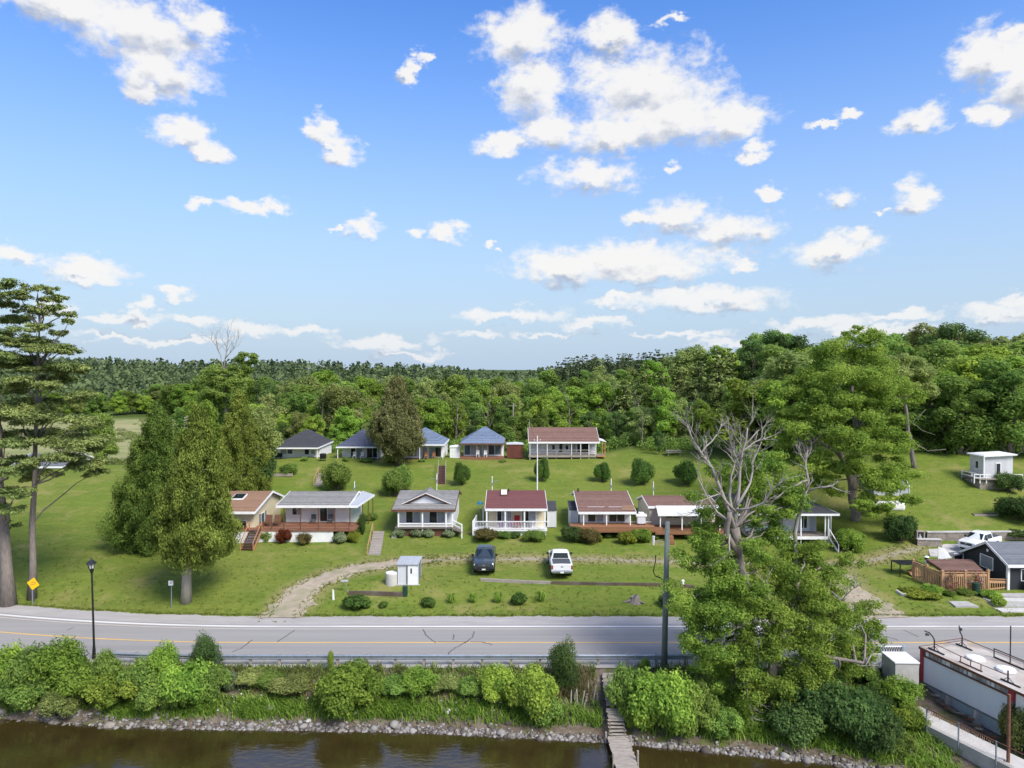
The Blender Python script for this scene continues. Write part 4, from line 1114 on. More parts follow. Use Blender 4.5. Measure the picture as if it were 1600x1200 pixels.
wood_layer(860, 1060, 26, 250, 290, [(860,566),(900,556),(960,552),(1060,546)], [9,9,7], 'on the ridge', 'pines along the ridge', .85, 9, 22, 4)
# single trees one can point at
def one_tree(kind, px, Y, top, label, wf=1.0):
    g = on_ground(px, Y); h = PZ(top, Y)-g.z
    t = wood_tree(kind, g, h, '', '', wf); t['label'] = label
    if 'group' in t: del t['group']
    return t
one_tree(1, 1038, 119, 607, 'tall bright yellow-green tree beside the picnic table', .85)
one_tree(5, 1030, 112, 672, 'dark round tree at the left end of the picnic table', .8)
clump_tree('dead_topped_tree', 'tall bare-topped tree with sparse leaf tufts above the cedars',
  [([(352,660,112),(352,620,112),(350,575,112)], .22, .14)], [(385,562,112,14),(372,585,112,18),(335,590,112,18),(360,605,111,22),(340,620,111,20)], L_mid, bark_grey, 900, .3, 26,
  dead=[([(350,578,112),(345,555,112),(338,540,112),(330,530,112)], .1, .04, 1, 2.2), ([(350,578,112),(354,550,112),(356,535,112),(358,520,112)], .1, .04, 1, 2.2), ([(352,560,112),(365,545,112),(372,530,112)], .08, .03, 1, 1.8)])
rng_t = np.random.default_rng(77)
one_tree(10, 1003, 116, 640, 'pale dead tree beside the yellow-green tree', .7)
one_tree(8, 1122, 132, 545, 'large brown-green pine with reddish branches on the hill', 1.35)
one_tree(5, 1200, 150, 516, 'dark flat-topped tree breaking the skyline left of the big locust', 1.2)
one_tree(5, 1478, 142, 505, 'tallest dark tree breaking the skyline above the hillside shed', 1.15)
one_tree(3, 1500, 97, 592, 'large leafy maple just behind the hillside shed', 1.25)
one_tree(0, 1580, 96, 575, 'large leafy tree on the right behind the hillside shed', 1.25)
one_tree(4, 1160, 112, 628, 'layered wide tree behind the bleached branches', 1.3)
one_tree(1, 318, 92, 628, 'loose leafy tree rising behind the two front cedars', .75)
one_tree(0, 165, 113, 652, 'rounded green tree beside the far white house', 1.0)
one_tree(3, 352, 118, 575, 'leafy tree growing around the bare-topped dead tree', .9)
one_tree(2, 402, 100, 640, 'green tree at the left end of the upper cottages', .8)
number_labels()
for p in PROTOS:
    for c in list(p.children): bpy.data.objects.remove(c)
    bpy.data.objects.remove(p)

# --- far forest: one mass
def far_forest():
    rng = np.random.default_rng(9); parts = []
    def stand(n, x0, x1, y0, y1, hh, conif, tone0):
        for _ in range(n):
            y = rng.uniform(y0, y1); x = rng.uniform(x0, x1)*y/600
            z = H(x, y); h = hh*rng.uniform(.75, 1.2); w = h*(.26 if rng.random() < conif else .42)
            m = 46
            t = rng.uniform(0, 1, m)
            con = w < h*.3
            rad = w*((1-t)**.6 if con else np.sqrt(np.clip(1-((t-.5)*1.7)**2, .05, 1)))
            a = rng.uniform(0, 6.28, m)
            d = np.stack([np.cos(a), np.sin(a), np.zeros(m)], -1)
            pos = np.array([x, y, z + h*.12]) + d*rad[:, None]*rng.uniform(.5, 1.05, (m, 1)) + UP*(t*h*.9)[:, None]
            nr = unit(d*.7 + UP*.6 + rng.normal(size=(m, 3))*.4)
            tone = np.clip(rng.normal(tone0*(0.6 if con else 1), .15) + rng.normal(0, .12, m), 0, 1)
            parts.append(cards(rng, pos, nr, h*.20, .75, tone=tone))
    stand(650, -560, 160, 290, 420, 10, .25, .55)
    stand(750, -620, 260, 430, 560, 11, .5, .4)
    stand(520, -640, 330, 570, 680, 11, .45, .3)
    stand(140, 330, 520, 180, 320, 13, .3, .5)
    V, Q, T = join_cards(*parts)
    me = quad_mesh('distant_forest', V, Q, T)
    me.materials.append(leafy('leaf_far_wood', (0.060, 0.098, 0.050), (0.215, 0.280, 0.105), 0, 0.3))  # colour lifted and slightly blued, painted in place of distance haze
    o = bpy.data.objects.new('distant_forest', me); COL.objects.link(o)
    tag(o, 'dense forest covering the far low hills to the skyline', 'forest', kind='stuff')
far_forest()
# ------------------------------------------------------------------ cottages
def win(t, x0, x1, z0, z1, y, pane=None, frame=None, mull=1, name='window', fw=0.07, label=None):
    """window or glass door in a wall that faces the camera side (-Y)"""
    fm = frame or white
    pr = [box(x0, x1, y-.06, y+.03, z1-fw, z1), box(x0, x1, y-.06, y+.03, z0, z0+fw), box(x0, x0+fw, y-.06, y+.03, z0+fw, z1-fw), box(x1-fw, x1, y-.06, y+.03, z0+fw, z1-fw)]
    for k in range(mull):
        xm = x0 + (x1-x0)*(k+1)/(mull+1); pr.append(box(xm-fw*.4, xm+fw*.4, y-.055, y+.03, z0+fw, z1-fw))
    w = t.add(name, pr, fm, label=label)
    for k in range(mull+1):
        a = x0 + (x1-x0)*k/(mull+1); b = x0 + (x1-x0)*(k+1)/(mull+1)
        pm = pane[k % len(pane)] if isinstance(pane, (list, tuple)) else (pane or window_dark)
        t.add('pane', box(a+fw*.4, b-fw*.4, y-.025, y+.02, z0+fw*.5, z1-fw*.5), pm, w)
    return w
def win_side(t, y0, y1, z0, z1, x, sgn=1, pane=None, name='window', fw=0.07):
    a, b = (x-.03, x+.06) if sgn > 0 else (x-.06, x+.03)
    w = t.add(name, [box(a, b, y0, y1, z1-fw, z1), box(a, b, y0, y1, z0, z0+fw), box(a, b, y0, y0+fw, z0+fw, z1-fw), box(a, b, y1-fw, y1, z0+fw, z1-fw)], white)
    t.add('pane', box(x-.02, x+.02 + .01*sgn, y0+fw*.5, y1-fw*.5, z0+fw*.5, z1-fw*.5), pane or window_dark, w)
    return w
def gable_roof(t, x0, x1, yf, yr, yb, zf, zr, zb, mat, th=.13, trim=white, label=None):
    r = t.add('roof', [slab((x0,yf,zf),(x1,yf,zf),(x1,yr,zr),(x0,yr,zr),th), slab((x0,yr,zr+.004),(x1,yr,zr+.004),(x1,yb,zb),(x0,yb,zb),th)], mat, label=label)
    fr = [box(x0-.01, x1+.01, yf-.05, yf-.005, zf-.24, zf+.02)]
    for xx in (x0-.05, x1+.005):
        fr.append(prism([(xx,yf,zf-.2),(xx,yr,zr-.2),(xx,yr,zr+.03),(xx,yf,zf+.03)], (.045,0,0)))
        fr.append(prism([(xx,yr,zr-.2),(xx,yb,zb-.2),(xx,yb,zb+.03),(xx,yr,zr+.03)], (.045,0,0)))
    t.add('fascia', fr, trim, r)
    return r
def gable_wall(t, x0, x1, yf, yr, yb, z0, zf, zr, zb, mat):
    return t.add('wall', prism([(x0,yf,z0),(x0,yb,z0),(x0,yb,zb),(x0,yr,zr),(x0,yf,zf)], (x1-x0,0,0)), mat)
def post(t, x, y, z0, z1, w=.11, mat=None, name='post'):
    return t.add(name, box(x-w/2, x+w/2, y-w/2, y+w/2, z0, z1), mat or white)
def balusters(t, parent, p, q, z0, z1, gap, mat, w=.035):
    p, q = Vector(p), Vector(q); n = max(2, int((q-p).length/gap)); pr = []
    for i in range(1, n):
        c = p.lerp(q, i/n); pr.append(box(c.x-w/2, c.x+w/2, c.y-w/2, c.y+w/2, c.z+z0, c.z+z1))
    t.add('baluster_row', pr, mat, parent, kind='stuff')
def rail(t, p, q, h, mat, w=.09, name='railing', lower=None, gap=None):
    p, q = Vector(p), Vector(q)
    pr = [bar(p+Vector((0,0,h)), q+Vector((0,0,h)), w)]
    if lower is not None: pr.append(bar(p+Vector((0,0,lower)), q+Vector((0,0,lower)), w*.9))
    o = t.add(name, pr, mat)
    if gap: balusters(t, o, p, q, (lower or .1), h, gap, mat)
    return o
def stairs(t, x0, x1, y0, z0, y1, z1, n, mat, rails=True, rmat=None, rh=.85, side='both'):
    """from the foot (y0,z0) up to the head (y1,z1)"""
    for i in range(n):
        a = i/n; yy = y0+(y1-y0)*a; zz = z0+(z1-z0)*(i+1)/n
        t.add('step', box(x0, x1, yy, yy+(y1-y0)/n*1.15, zz-.06, zz), mat)
    st = [bar((xx, y0, z0-.05), (xx, y1, z1-.12), .06, .22) for xx in (x0-.035, x1+.035)]
    t.add('stringer', st, rmat or mat)
    if rails:
        for xx in ([x0-.05, x1+.05] if side == 'both' else [x0-.05] if side == 'left' else [x1+.05]):
            t.add('handrail', [bar((xx,y0,z0+rh), (xx,y1,z1+rh), .07), bar((xx,y0,z0), (xx,y0,z0+rh+.04), .08), bar((xx,y1,z1), (xx,y1,z1+rh+.04), .08)], rmat or mat)

GF = 'cottages of the lower row'; GU = 'cottages of the upper row'
# ---- H1 cream cottage, tan roof
x1, x0 = PX(398, 74), PX(330, 74)
yf, yr, yb = 74.0, 79.6, 83.6
zf, zr, zb = PZ(800, yf)+.02, PZ(767, yr), PZ(775, yb)
gz = H((x0+x1)/2, 76)
t = Thing('cottage', 'cream cottage with tan roof and skylight, half hidden by the cedars', 'cottage', ((x0+x1)/2, yf, gz), GF)
gable_wall(t, x0, x1-.35, yf+.9, yr, yb-.3, gz-.3, zf+.15, zr-.12, zb-.05, cream_siding)
gable_roof(t, x0-.4, x1, yf, yr, yb, zf, zr, zb, roof_tan)
def on_slope(u): return yf+(yr-yf)*u, zf+(zr-zf)*u
ya, za = on_slope(.55); yb2, zb2 = on_slope(.80); sx = PX(371, 77)
sk = t.add('skylight', slab((sx-.75,ya,za+.14),(sx+.55,ya,za+.14),(sx+.55,yb2,zb2+.14),(sx-.75,yb2,zb2+.14),.14), white)
t.add('pane', slab((sx-.68,ya+.08,za+.175),(sx+.48,ya+.08,za+.175),(sx+.48,yb2-.08,zb2+.145),(sx-.68,yb2-.08,zb2+.145),.02), car_glass, sk)
xw = x1-.35
d = t.add('shutter', [box(xw, xw+.05, yf+2.2, yf+2.6, gz+.75, gz+2.35), box(xw, xw+.05, yf+3.9, yf+4.3, gz+.75, gz+2.35)], roof_slate)
win_side(t, yf+2.65, yf+3.85, gz+.75, gz+2.35, xw, 1, window_blue)
win(t, x0+1.2, x1-1.2, gz+.7, gz+2.0, yf+.9, window_dark)
H1x1 = x1
# ---- H2 white cottage, grey roof, red-brown deck
x0, x1 = PX(431, 76), PX(558, 76); yf, yr, yb = 76.0, 81.0, 84.5
zf, zr, zb = PZ(790, yf), PZ(767.5, yr), PZ(772, yb)
dz = PZ(820, 76.2); gz = H((x0+x1)/2, 77)
t = Thing('cottage', 'white cottage with grey roof, side porch and long red-brown deck', 'cottage', ((x0+x1)/2, yf, gz), GF)
wx0, wx1 = PX(446, 77.6), PX(545, 77.6)
gable_wall(t, wx0, wx1, 77.6, yr, yb-.3, gz-.3, zf+.1, zr-.14, zb-.1, white_siding)
gable_roof(t, x0, x1-.9, yf, yr, yb, zf, zr, zb, roof_grey)
px1 = PX(585, 82.4)
pr_ = t.add('porch_roof', slab((x1-.85,yf,zf),(x1+.05,yf,zf),(px1,82.4,zf+.05),(x1-.85,82.8,zr-.25),.1), roof_grey_metal)
t.add('fascia', [bar((x1+.05,yf,zf-.1),(px1,82.4,zf-.05),.05,.22), box(x1-.85, x1+.06, yf-.05, yf-.005, zf-.24, zf+.02)], white, pr_)
win(t, PX(456,77.6), PX(472,77.6), dz+.75, dz+1.75, 77.6, [window_dark, curtain])
win(t, PX(499,77.6), PX(524,77.6), dz+.02, dz+1.85, 77.6, [window_dark, curtain], name='patio_door', mull=1)
for p in (443.5, 469, 497, 523, 546.5): post(t, PX(p, 76.1), 76.1, dz, zf-.2, .09, wood_brown)
for yy in (78.2, 80.3, 82.1): post(t, np.interp(yy, [76, 82.4], [x1, px1])-.1, yy, H(px1, yy), zf-.1, .09, wood_brown)
dx0 = PX(351, 74); dx1 = PX(560, 76)
t.add('deck', [box(dx0, dx1, 73.8, 77.58, dz-.16, dz)], deck_red)
t.add('deck_fascia', [box(PX(444,75.4), dx1, 73.74, 73.80, dz-.15, dz+.01)], deck_red)
t.add('skirting', [box(dx0, dx1-2.2, 73.85, 73.95, gz-.8, dz-.17), box(dx0, dx0+.1, 73.955, 77, gz-.8, dz-.17)], white)
rail(t, (PX(407,74), 73.9, dz), (dx1-.1, 73.9, dz), .75, wood_brown, .06, lower=.38)
for p in (407, 424, 443, 469, 497, 523, 545): post(t, PX(p, 73.9), 73.9, dz, dz+.8, .07, wood_brown, 'railing_post')
# deck of the cream cottage and its stair
rail(t, (dx0, 73.9, dz), (PX(384,74), 73.9, dz), .75, wood_brown, .06, lower=.38)
for p in (352, 368, 384): post(t, PX(p, 73.9), 73.9, dz, dz+.8, .07, wood_brown, 'railing_post')
t.add('glass_panel', box(PX(355,73.9), PX(372,73.9), 73.96, 74.0, dz+.1, dz+.7), window_blue)
sxa, sxb = PX(386, 73), PX(404, 73); g3 = H((sxa+sxb)/2, 71.2)
t3 = Thing('wooden_stair', 'orange-brown stair with handrails down from the red-brown deck', 'stairs', ((sxa+sxb)/2, 71.2, g3))
stairs(t3, sxa, sxb, 71.2, g3, 73.7, dz, 8, deck_dark, True, wood_orange)
for k, (px, py) in enumerate([(418,808), (432,808)]):      # lounge chairs on the deck
    c = AT(px, py, 75.6); c.z = dz
    ch = Thing('lounge_chair', ('dark reclining patio chair beside the cream cottage wall', 'dark patio chair on the deck against the white cottage')[k], 'chair', c, 'patio chairs')
    ch.add('seat', box(c.x-.35, c.x+.35, c.y-.4, c.y+.3, dz+.38, dz+.46), wood_brown)
    ch.add('backrest', prism([(c.x-.35,c.y+.28,dz+.44),(c.x-.35,c.y+.36,dz+.44),(c.x-.35,c.y+.62,dz+1.1),(c.x-.35,c.y+.54,dz+1.1)], (.7,0,0)), wood_brown)
    for sx_ in (-.32, .32):
        for sy in (-.36, .26): ch.add('leg', box(c.x+sx_-.03, c.x+sx_+.03, c.y+sy-.03, c.y+sy+.03, dz, dz+.38), wood_brown)
for k, px in enumerate((489, 516)):
    c = Vector((PX(px, 77), 76.9, dz))
    ch = Thing('patio_chair', ('grey folding chair left of the white cottage patio door', 'grey folding chair right of the white cottage patio door')[k], 'chair', c, 'patio chairs')
    ch.add('seat', box(c.x-.25, c.x+.25, c.y-.25, c.y+.25, dz+.4, dz+.45), roof_slate)
    ch.add('backrest', box(c.x-.25, c.x+.25, c.y+.22, c.y+.27, dz+.45, dz+.95), roof_slate)
    for sx_ in (-.22, .22):
        for sy in (-.22, .22): ch.add('leg', box(c.x+sx_-.02, c.x+sx_+.02, c.y+sy-.02, c.y+sy+.02, dz, dz+.4), black_metal)
# ---- H3 grey roofed cottage with white gable
x0, x1 = PX(612, 76), PX(711, 76); yf, yr, yb = 76.0, 82.0, 85.5
zf, zr, zb = PZ(797, yf)+.05, PZ(766, yr), PZ(771, yb)
gz = H((x0+x1)/2, 77); dz = PZ(823, 76.1)
t = Thing('cottage', 'white cottage with grey roof and small white front gable', 'cottage', ((x0+x1)/2, yf, gz), GF)
wx0, wx1 = PX(622, 77.6), PX(709, 77.6)
gable_wall(t, wx0, wx1, 77.6, yr, yb-.3, gz-.3, zf+.05, zr-.14, zb-.1, grey_siding)
gable_roof(t, x0, x1, yf, yr, yb, zf, zr, zb, roof_grey, trim=wood_brown)
ym = 77.9; zm = zf+(zr-zf)*(ym-yf)/(yr-yf)
ga, gb = PX(627, ym), PX(707, ym); gc = (ga+gb)/2-.1; gh = PZ(768.5, ym+.6)
t.add('gable_panel', prism([(ga+.7,ym-.05,zm-.05),(gb-.7,ym-.05,zm-.05),(gc,ym-.05,gh-.32)], (0,.1,0)), grey_siding, label='white triangular front gable')
yb3 = yf+(yr-yf)*(gh-zf)/(zr-zf)
gr = t.add('gable_roof', [slab((ga,ym-.35,zm-.08),(gc,ym-.35,gh),(gc,min(yr-.1,yb3),gh),(ga,ym+.1,zm-.02),.07), slab((gc,ym-.35,gh),(gb,ym-.35,zm-.08),(gb,ym+.1,zm-.02),(gc,min(yr-.1,yb3),gh),.07)], roof_grey)
t.add('fascia', [bar((ga,ym-.38,zm-.14),(gc,ym-.38,gh-.07),.05,.14), bar((gc,ym-.38,gh-.07),(gb,ym-.38,zm-.14),.05,.14)], wood_brown, gr)
t.add('barge_strip', [bar((ga+.1,ym-.42,zm-.02),(gc,ym-.42,gh+.03),.03,.07), bar((gc,ym-.42,gh+.03),(gb-.1,ym-.42,zm-.02),.03,.07)], white, gr)
win(t, PX(633.5,77.6), PX(657,77.6), dz+.05, dz+1.75, 77.6, [window_dark, curtain], name='patio_door')
win(t, PX(670,77.6), PX(696,77.6), dz+.05, dz+1.75, 77.6, [window_dark, curtain], name='patio_door')
for p in (622.5, 660, 697, 707): post(t, PX(p, 76.2), 76.2, gz+.1, zf-.2, .15)
t.add('porch_floor', box(wx0-.1, wx1+.1, 76.0, 77.58, dz-.2, dz-.05), deck_grey)
t.add('porch_skirt', box(wx0-.08, wx1+.08, 76.3, 76.35, gz-.3, dz-.2), wood_brown)
rail(t, (PX(623,76.2),76.2,dz-.05), (PX(707,76.2),76.2,dz-.05), .35, white, .12, lower=.1)
sx1 = PX(722, 76)
rail(t, (wx1,76.2,dz-.1), (sx1,75.6,dz-.45), .75, white, .12, 'ramp_railing', lower=.35)
post(t, sx1, 75.6, gz-.3, dz+.38, .13, name='railing_post')
t.add('ramp', slab((wx1,75.8,dz-.08),(sx1,75.5,dz-.42),(sx1,77.6,dz-.42),(wx1,77.6,dz-.08),.12), deck_grey)
t.add('stoop', box(wx0-.4, wx0+.1, 75.6, 76.2, gz-.2, gz+.22), concrete)
# ---- H4 cream cottage, maroon roof, white balustrade
x0, x1 = PX(758, 76), PX(855, 76); yf, yr, yb = 76.0, 82.0, 85.5
zf, zr, zb = PZ(795, yf), PZ(766, yr), PZ(771, yb)
gz = H((x0+x1)/2, 77); dz = PZ(828, 75.9)
t = Thing('cottage', 'cream cottage with maroon roof, skylight and white balustraded porch', 'cottage', ((x0+x1)/2, yf, gz), GF)
wx0, wx1 = PX(763, 78), PX(850, 78)
gable_wall(t, wx0, wx1, 78, yr, yb-.3, gz-.3, zf+.2, zr-.14, zb-.1, cream_siding)
gable_roof(t, x0, x1, yf, yr, yb, zf, zr, zb, roof_maroon)
ya, za = yf+(yr-yf)*.66, zf+(zr-zf)*.66; yc, zc_ = yf+(yr-yf)*.95, zf+(zr-zf)*.95
sk = t.add('skylight', slab((PX(782,80),ya,za+.16),(PX(792.5,80),ya,za+.16),(PX(792.5,80),yc,zc_+.16),(PX(782,80),yc,zc_+.16),.15), wood_brown)
t.add('pane', slab((PX(783,80),ya+.1,za+.20),(PX(791.7,80),ya+.1,za+.20),(PX(791.7,80),yc-.1,zc_+.185),(PX(783,80),yc-.1,zc_+.185),.02), white, sk)
t.add('flue', tube([(PX(795,82),81.6,zr-.2),(PX(795,82),81.6,zr+.25)], .07, 8), black_metal)
win(t, PX(776,78), PX(800,78), dz+.05, dz+1.95, 78, [window_dark, curtain, curtain], name='patio_door', mull=2)
win(t, PX(815,78), PX(838,78), dz+.05, dz+1.95, 78, [window_dark, curtain], name='patio_door')
for p in (760.5, 789.5, 819.5, 851.5): post(t, PX(p, 76.1), 76.1, gz+.05, zf-.2, .16)
t.add('porch_floor', box(PX(739,76), x1, 75.9, 77.98, dz-.14, dz-.02), white)
rail(t, (PX(739,76),76.0,dz), (x1,76.0,dz), .88, white, .09, lower=.1, gap=.16)
rail(t, (PX(739,76),76.0,dz), (PX(744,78.5),78.9,dz), .88, white, .09, lower=.1, gap=.16)
post(t, PX(739,76), 76, gz-.1, dz+.98, .14, name='railing_post'); post(t, PX(744,78.5), 78.9, gz-.1, dz+.98, .14, name='railing_post')
t.add('side_gate', [box(PX(754,79), PX(755.5,79), 78.95, 79.05, dz, dz+1.9), box(PX(754,79), PX(759,79), 78.95, 79.05, dz+1.8, dz+1.9)], white)
t.add('porch_skirt', box(PX(740,76), x1-.1, 76.15, 76.2, gz-.4, dz-.14), white)
c = Vector((PX(808, 77), 77.2, dz)); ch = Thing('adirondack_chair', 'red chair on the white balustraded porch', 'chair', c)
ch.add('seat', box(c.x-.32, c.x+.32, c.y-.4, c.y+.2, dz+.35, dz+.42), red_plastic)
ch.add('backrest', prism([(c.x-.3,c.y+.15,dz+.4),(c.x-.3,c.y+.22,dz+.4),(c.x-.3,c.y+.45,dz+1.2),(c.x-.3,c.y+.38,dz+1.2)], (.6,0,0)), red_plastic)
for a in (-.34, .34): ch.add('armrest', box(c.x+a-.05, c.x+a+.05, c.y-.4, c.y+.25, dz+.6, dz+.64), red_plastic); ch.add('leg', box(c.x+a-.03, c.x+a+.03, c.y-.38, c.y-.32, dz, dz+.6), red_plastic)
c = Vector((PX(832, 77), 77.0, dz)); tb = Thing('patio_table', 'small white table on the white balustraded porch', 'table', c)
tb.add('top', disc((c.x,c.y,dz+.7),(0,0,1),.42,.05), white); tb.add('leg', tube([(c.x,c.y,dz),(c.x,c.y,dz+.7)],.05,8), white); tb.add('base', disc((c.x,c.y,dz+.03),(0,0,1),.28,.05), white)
for k, px in enumerate((783, 798)):
    c = Vector((PX(px, 76.3), 76.25, dz))
    single('hanging_cloth', ('purple towel hung inside the white balustrade, left one', 'purple towel hung inside the white balustrade below the red chair')[k], 'towel', prism([(c.x-.28,c.y,dz+.2),(c.x+.28,c.y,dz+.2),(c.x+.26,c.y-.02,dz+.8),(c.x-.26,c.y-.02,dz+.8)], (0,.03,0)), purple_cloth, c, 'towels on the balustrade')
# lean-to sheds beside the maroon and brown roofed cottages
def lean_to(label, xa, xb, Y, py_top, py_eave, py_base, group):
    zt, ze, zb_ = PZ(py_top, Y+2.6), PZ(py_eave, Y), PZ(py_base, Y)-.2
    s = Thing('storage_shed', label, 'shed', ((xa+xb)/2, Y, zb_), group)
    s.add('wall', prism([(xa,Y,zb_),(xa,Y+2.4,zb_),(xa,Y+2.4,zt-.1),(xa,Y,ze-.06)], (xb-xa,0,0)), shed_siding)
    s.add('roof', slab((xa-.08,Y-.12,ze-.02),(xb+.08,Y-.12,ze-.02),(xb+.08,Y+2.5,zt),(xa-.08,Y+2.5,zt),.07), roof_dark)
    s.add('corner_board', [box(xa-.02, xa+.08, Y-.025, Y-.003, zb_, ze-.1), box(xb-.08, xb+.02, Y-.025, Y-.003, zb_, ze-.1)], white)
    return s
lean_to('narrow pale shed attached at the right of the maroon roofed cottage', PX(855.5,79), PX(869,79), 79, 782, 796, 821, 'narrow pale sheds')
lean_to('narrow pale shed attached at the left of the brown roofed cottage', PX(890.5,79), PX(903.5,79), 79, 782, 796, 821, 'narrow pale sheds')
# ---- H5 white cottage, brown roof
x0, x1 = PX(904, 76), PX(994, 76); yf, yr, yb = 76.0, 82.0, 85.5
zf, zr, zb = PZ(800, yf), PZ(767, yr), PZ(772, yb)
gz = H((x0+x1)/2, 77); dz = PZ(823, 75.4)
t = Thing('cottage', 'white cottage with faded brown roof and two wide glass doors', 'cottage', ((x0+x1)/2, yf, gz), GF)
wx0, wx1 = PX(908, 77.4), PX(985, 77.4)
gable_wall(t, wx0, wx1, 77.4, yr, yb-.3, gz-.3, zf+.15, zr-.14, zb-.1, white_siding)
r_ = gable_roof(t, x0, x1, yf, yr, yb, zf, zr, zb, roof_brown)
yq = lambda u: (yf+(yr-yf)*u, zf+(zr-zf)*u+.03)
t.add('roof_patch', [slab((PX(970,77),yq(.08)[0],yq(.08)[1]),(PX(992,77),yq(.08)[0],yq(.08)[1]),(PX(990,78),yq(.3)[0],yq(.3)[1]),(PX(971,78),yq(.26)[0],yq(.26)[1]),.01)], roof_tan, r_, label='newer tan shingle patch')
t.add('flue', tube([(PX(903,82),81.8,zr-.3),(PX(903,82),81.8,zr+.35)], .08, 8), black_metal)
win(t, PX(918,77.4), PX(944,77.4), dz+.05, dz+1.75, 77.4, [window_dark, curtain], name='patio_door')
win(t, PX(951,77.4), PX(977,77.4), dz+.05, dz+1.75, 77.4, [window_dark, window_dark], name='patio_door')
for p in (912, 948, 985): post(t, PX(p, 76.1), 76.1, dz-.3, zf-.2, .11)
t.add('deck', [box(PX(892,75.4), PX(1024,75.4), 75.2, 77.38, dz-.14, dz)], deck_brown)
t.add('deck_fascia', [box(PX(892,75.2), PX(1035,75.2), 75.12, 75.18, dz-.55, dz+.03)], deck_brown)
t.add('deck_railing', [box(PX(986,75.2), PX(1024,75.2), 76.9, 76.95, dz+.15, dz+.22)], white)
c = Vector((PX(1002, 76.5), 76.6, dz)); bq = Thing('covered_grill', 'white hooded grill between the brown roofed and beige cottages', 'grill', c)
bq.add('cabinet', rounded_box(c.x-.45, c.x+.45, c.y-.3, c.y+.3, dz+.1, dz+.8, .04), shed_siding)
bq.add('hood', rounded_box(c.x-.6, c.x+.6, c.y-.35, c.y+.35, dz+.82, dz+1.12, .1), white)
bq.add('lid', rounded_box(c.x-.3, c.x+.3, c.y-.25, c.y+.25, dz+1.13, dz+1.32, .07), white)
bq.add('wheel', [disc((c.x-.35,c.y-.32,dz+.08),(0,1,0),.08,.05), disc((c.x+.35,c.y-.32,dz+.08),(0,1,0),.08,.05)], black_plastic)
# ---- H6 beige cottage, white awning roof
x0, x1 = PX(1019, 76), PX(1132, 76); yf, yr, yb = 76.6, 82.0, 86
zf, zr, zb = PZ(790, 78.6), PZ(774, yr), PZ(779, yb)
gz = H((x0+x1)/2, 77); dz = PZ(829, 75.5)
t = Thing('cottage', 'beige cottage with white metal awning behind the locust branches', 'cottage', ((x0+x1)/2, yf, gz), GF)
gable_wall(t, x0+.2, x1-.3, 78.4, yr, yb-.3, gz-.4, zf+.02, zr-.14, zb-.1, beige_siding)
gable_roof(t, x0, x1, 78.2, yr, yb, zf, zr, zb, roof_brown)
ze = PZ(803, 75.6)
aw = t.add('awning', slab((PX(1028,75.6),75.5,ze),(x1,75.5,ze),(x1,78.3,zf+.06),(PX(1026,78),78.3,zf+.06),.08), roof_metal)
t.add('awning_fascia', box(PX(1028,75.6), x1, 75.44, 75.495, ze-.2, ze+.02), white, aw)
for p in (1032, 1066, 1096, 1125): post(t, PX(p, 75.7), 75.7, dz-.1, ze-.1, .1)
win(t, PX(1040,78.4), PX(1063,78.4), dz+.7, dz+1.75, 78.4, [window_dark, window_dark], frame=beige_siding)
win(t, PX(1080,78.4), PX(1100,78.4), dz+.7, dz+1.75, 78.4, [window_dark, curtain])
t.add('deck', [box(PX(1024.3,75), x1, 74.9, 78.35, dz-.3, dz)], deck_brown)
t.add('step', [box(PX(1044,74.6), PX(1052,74.6), 74.3, 74.9, gz, dz-.35)], deck_brown)
t.add('step', [box(PX(1044,74.4), PX(1052,74.4), 73.7, 74.29, gz-.2, dz-.65)], deck_brown)
# ---- H7 dark roofed porch cottage
x0, x1 = PX(1150, 75), PX(1312, 75); yf, yr, yb = 75.0, 81, 86
zf, zr, zb = PZ(803, yf), PZ(771, yr), PZ(776, yb)
gz = H((x0+x1)/2, 77); dz = PZ(838, 75.1)
t = Thing('cottage', 'dark roofed cottage with white posted porch behind the dead tree', 'cottage', ((x0+x1)/2, yf, gz), GF)
wx0, wx1 = PX(1165, 77.5), PX(1276, 77.5)
t.add('wall', box(wx0, wx1, 77.5, 85, gz-.4, zf+.1), grey_siding)
A, B_, C_, D_ = Vector((x0,yf,zf)), Vector((x1,yf,zf)), Vector((x1,yb,zf+.1)), Vector((x0,yb,zf+.1)); e0, e1 = Vector((x0+3,yr,zr)), Vector((x1-3,yr,zr))
rf = t.add('roof', [([tuple(v) for v in (A,B_,C_,D_,e0,e1)], [(0,1,5,4),(1,2,5),(2,3,4,5),(3,0,4),(3,2,1,0)])], roof_dark)
t.add('fascia', [box(x0, x1, yf-.05, yf-.005, zf-.2, zf+.02), box(x1+.005, x1+.05, yf, yb, zf-.2, zf+.03)], white, rf)
for p in (1252, 1290, 1295, 1310): post(t, PX(p, 75.3), 75.3 if p != 1310 else 77, gz, zf-.15, .12)
win(t, PX(1250,77.5), PX(1262,77.5), dz+.3, dz+1.9, 77.5, [window_dark, window_dark])
t.add('door', box(PX(1266,77.5), PX(1275,77.5), 77.42, 77.5, dz, dz+1.95), roof_grey_metal)
win(t, PX(1200,77.5), PX(1225,77.5), dz+.6, dz+1.8, 77.5, [window_dark, curtain])
t.add('porch_floor', [box(wx0, PX(1294,75.2), 75.0, 77.48, dz-.15, dz)], deck_grey)
t.add('porch_rim', [box(wx0, PX(1294,75), 74.93, 74.98, dz-.3, dz+.02)], white)
sx0 = PX(1297, 75)
g7 = H(sx0+.6, 72.6)
stairs(t, sx0, sx0+1.0, 72.8, g7, 75.0, dz, 6, deck_dark, True, white, .8, 'left')

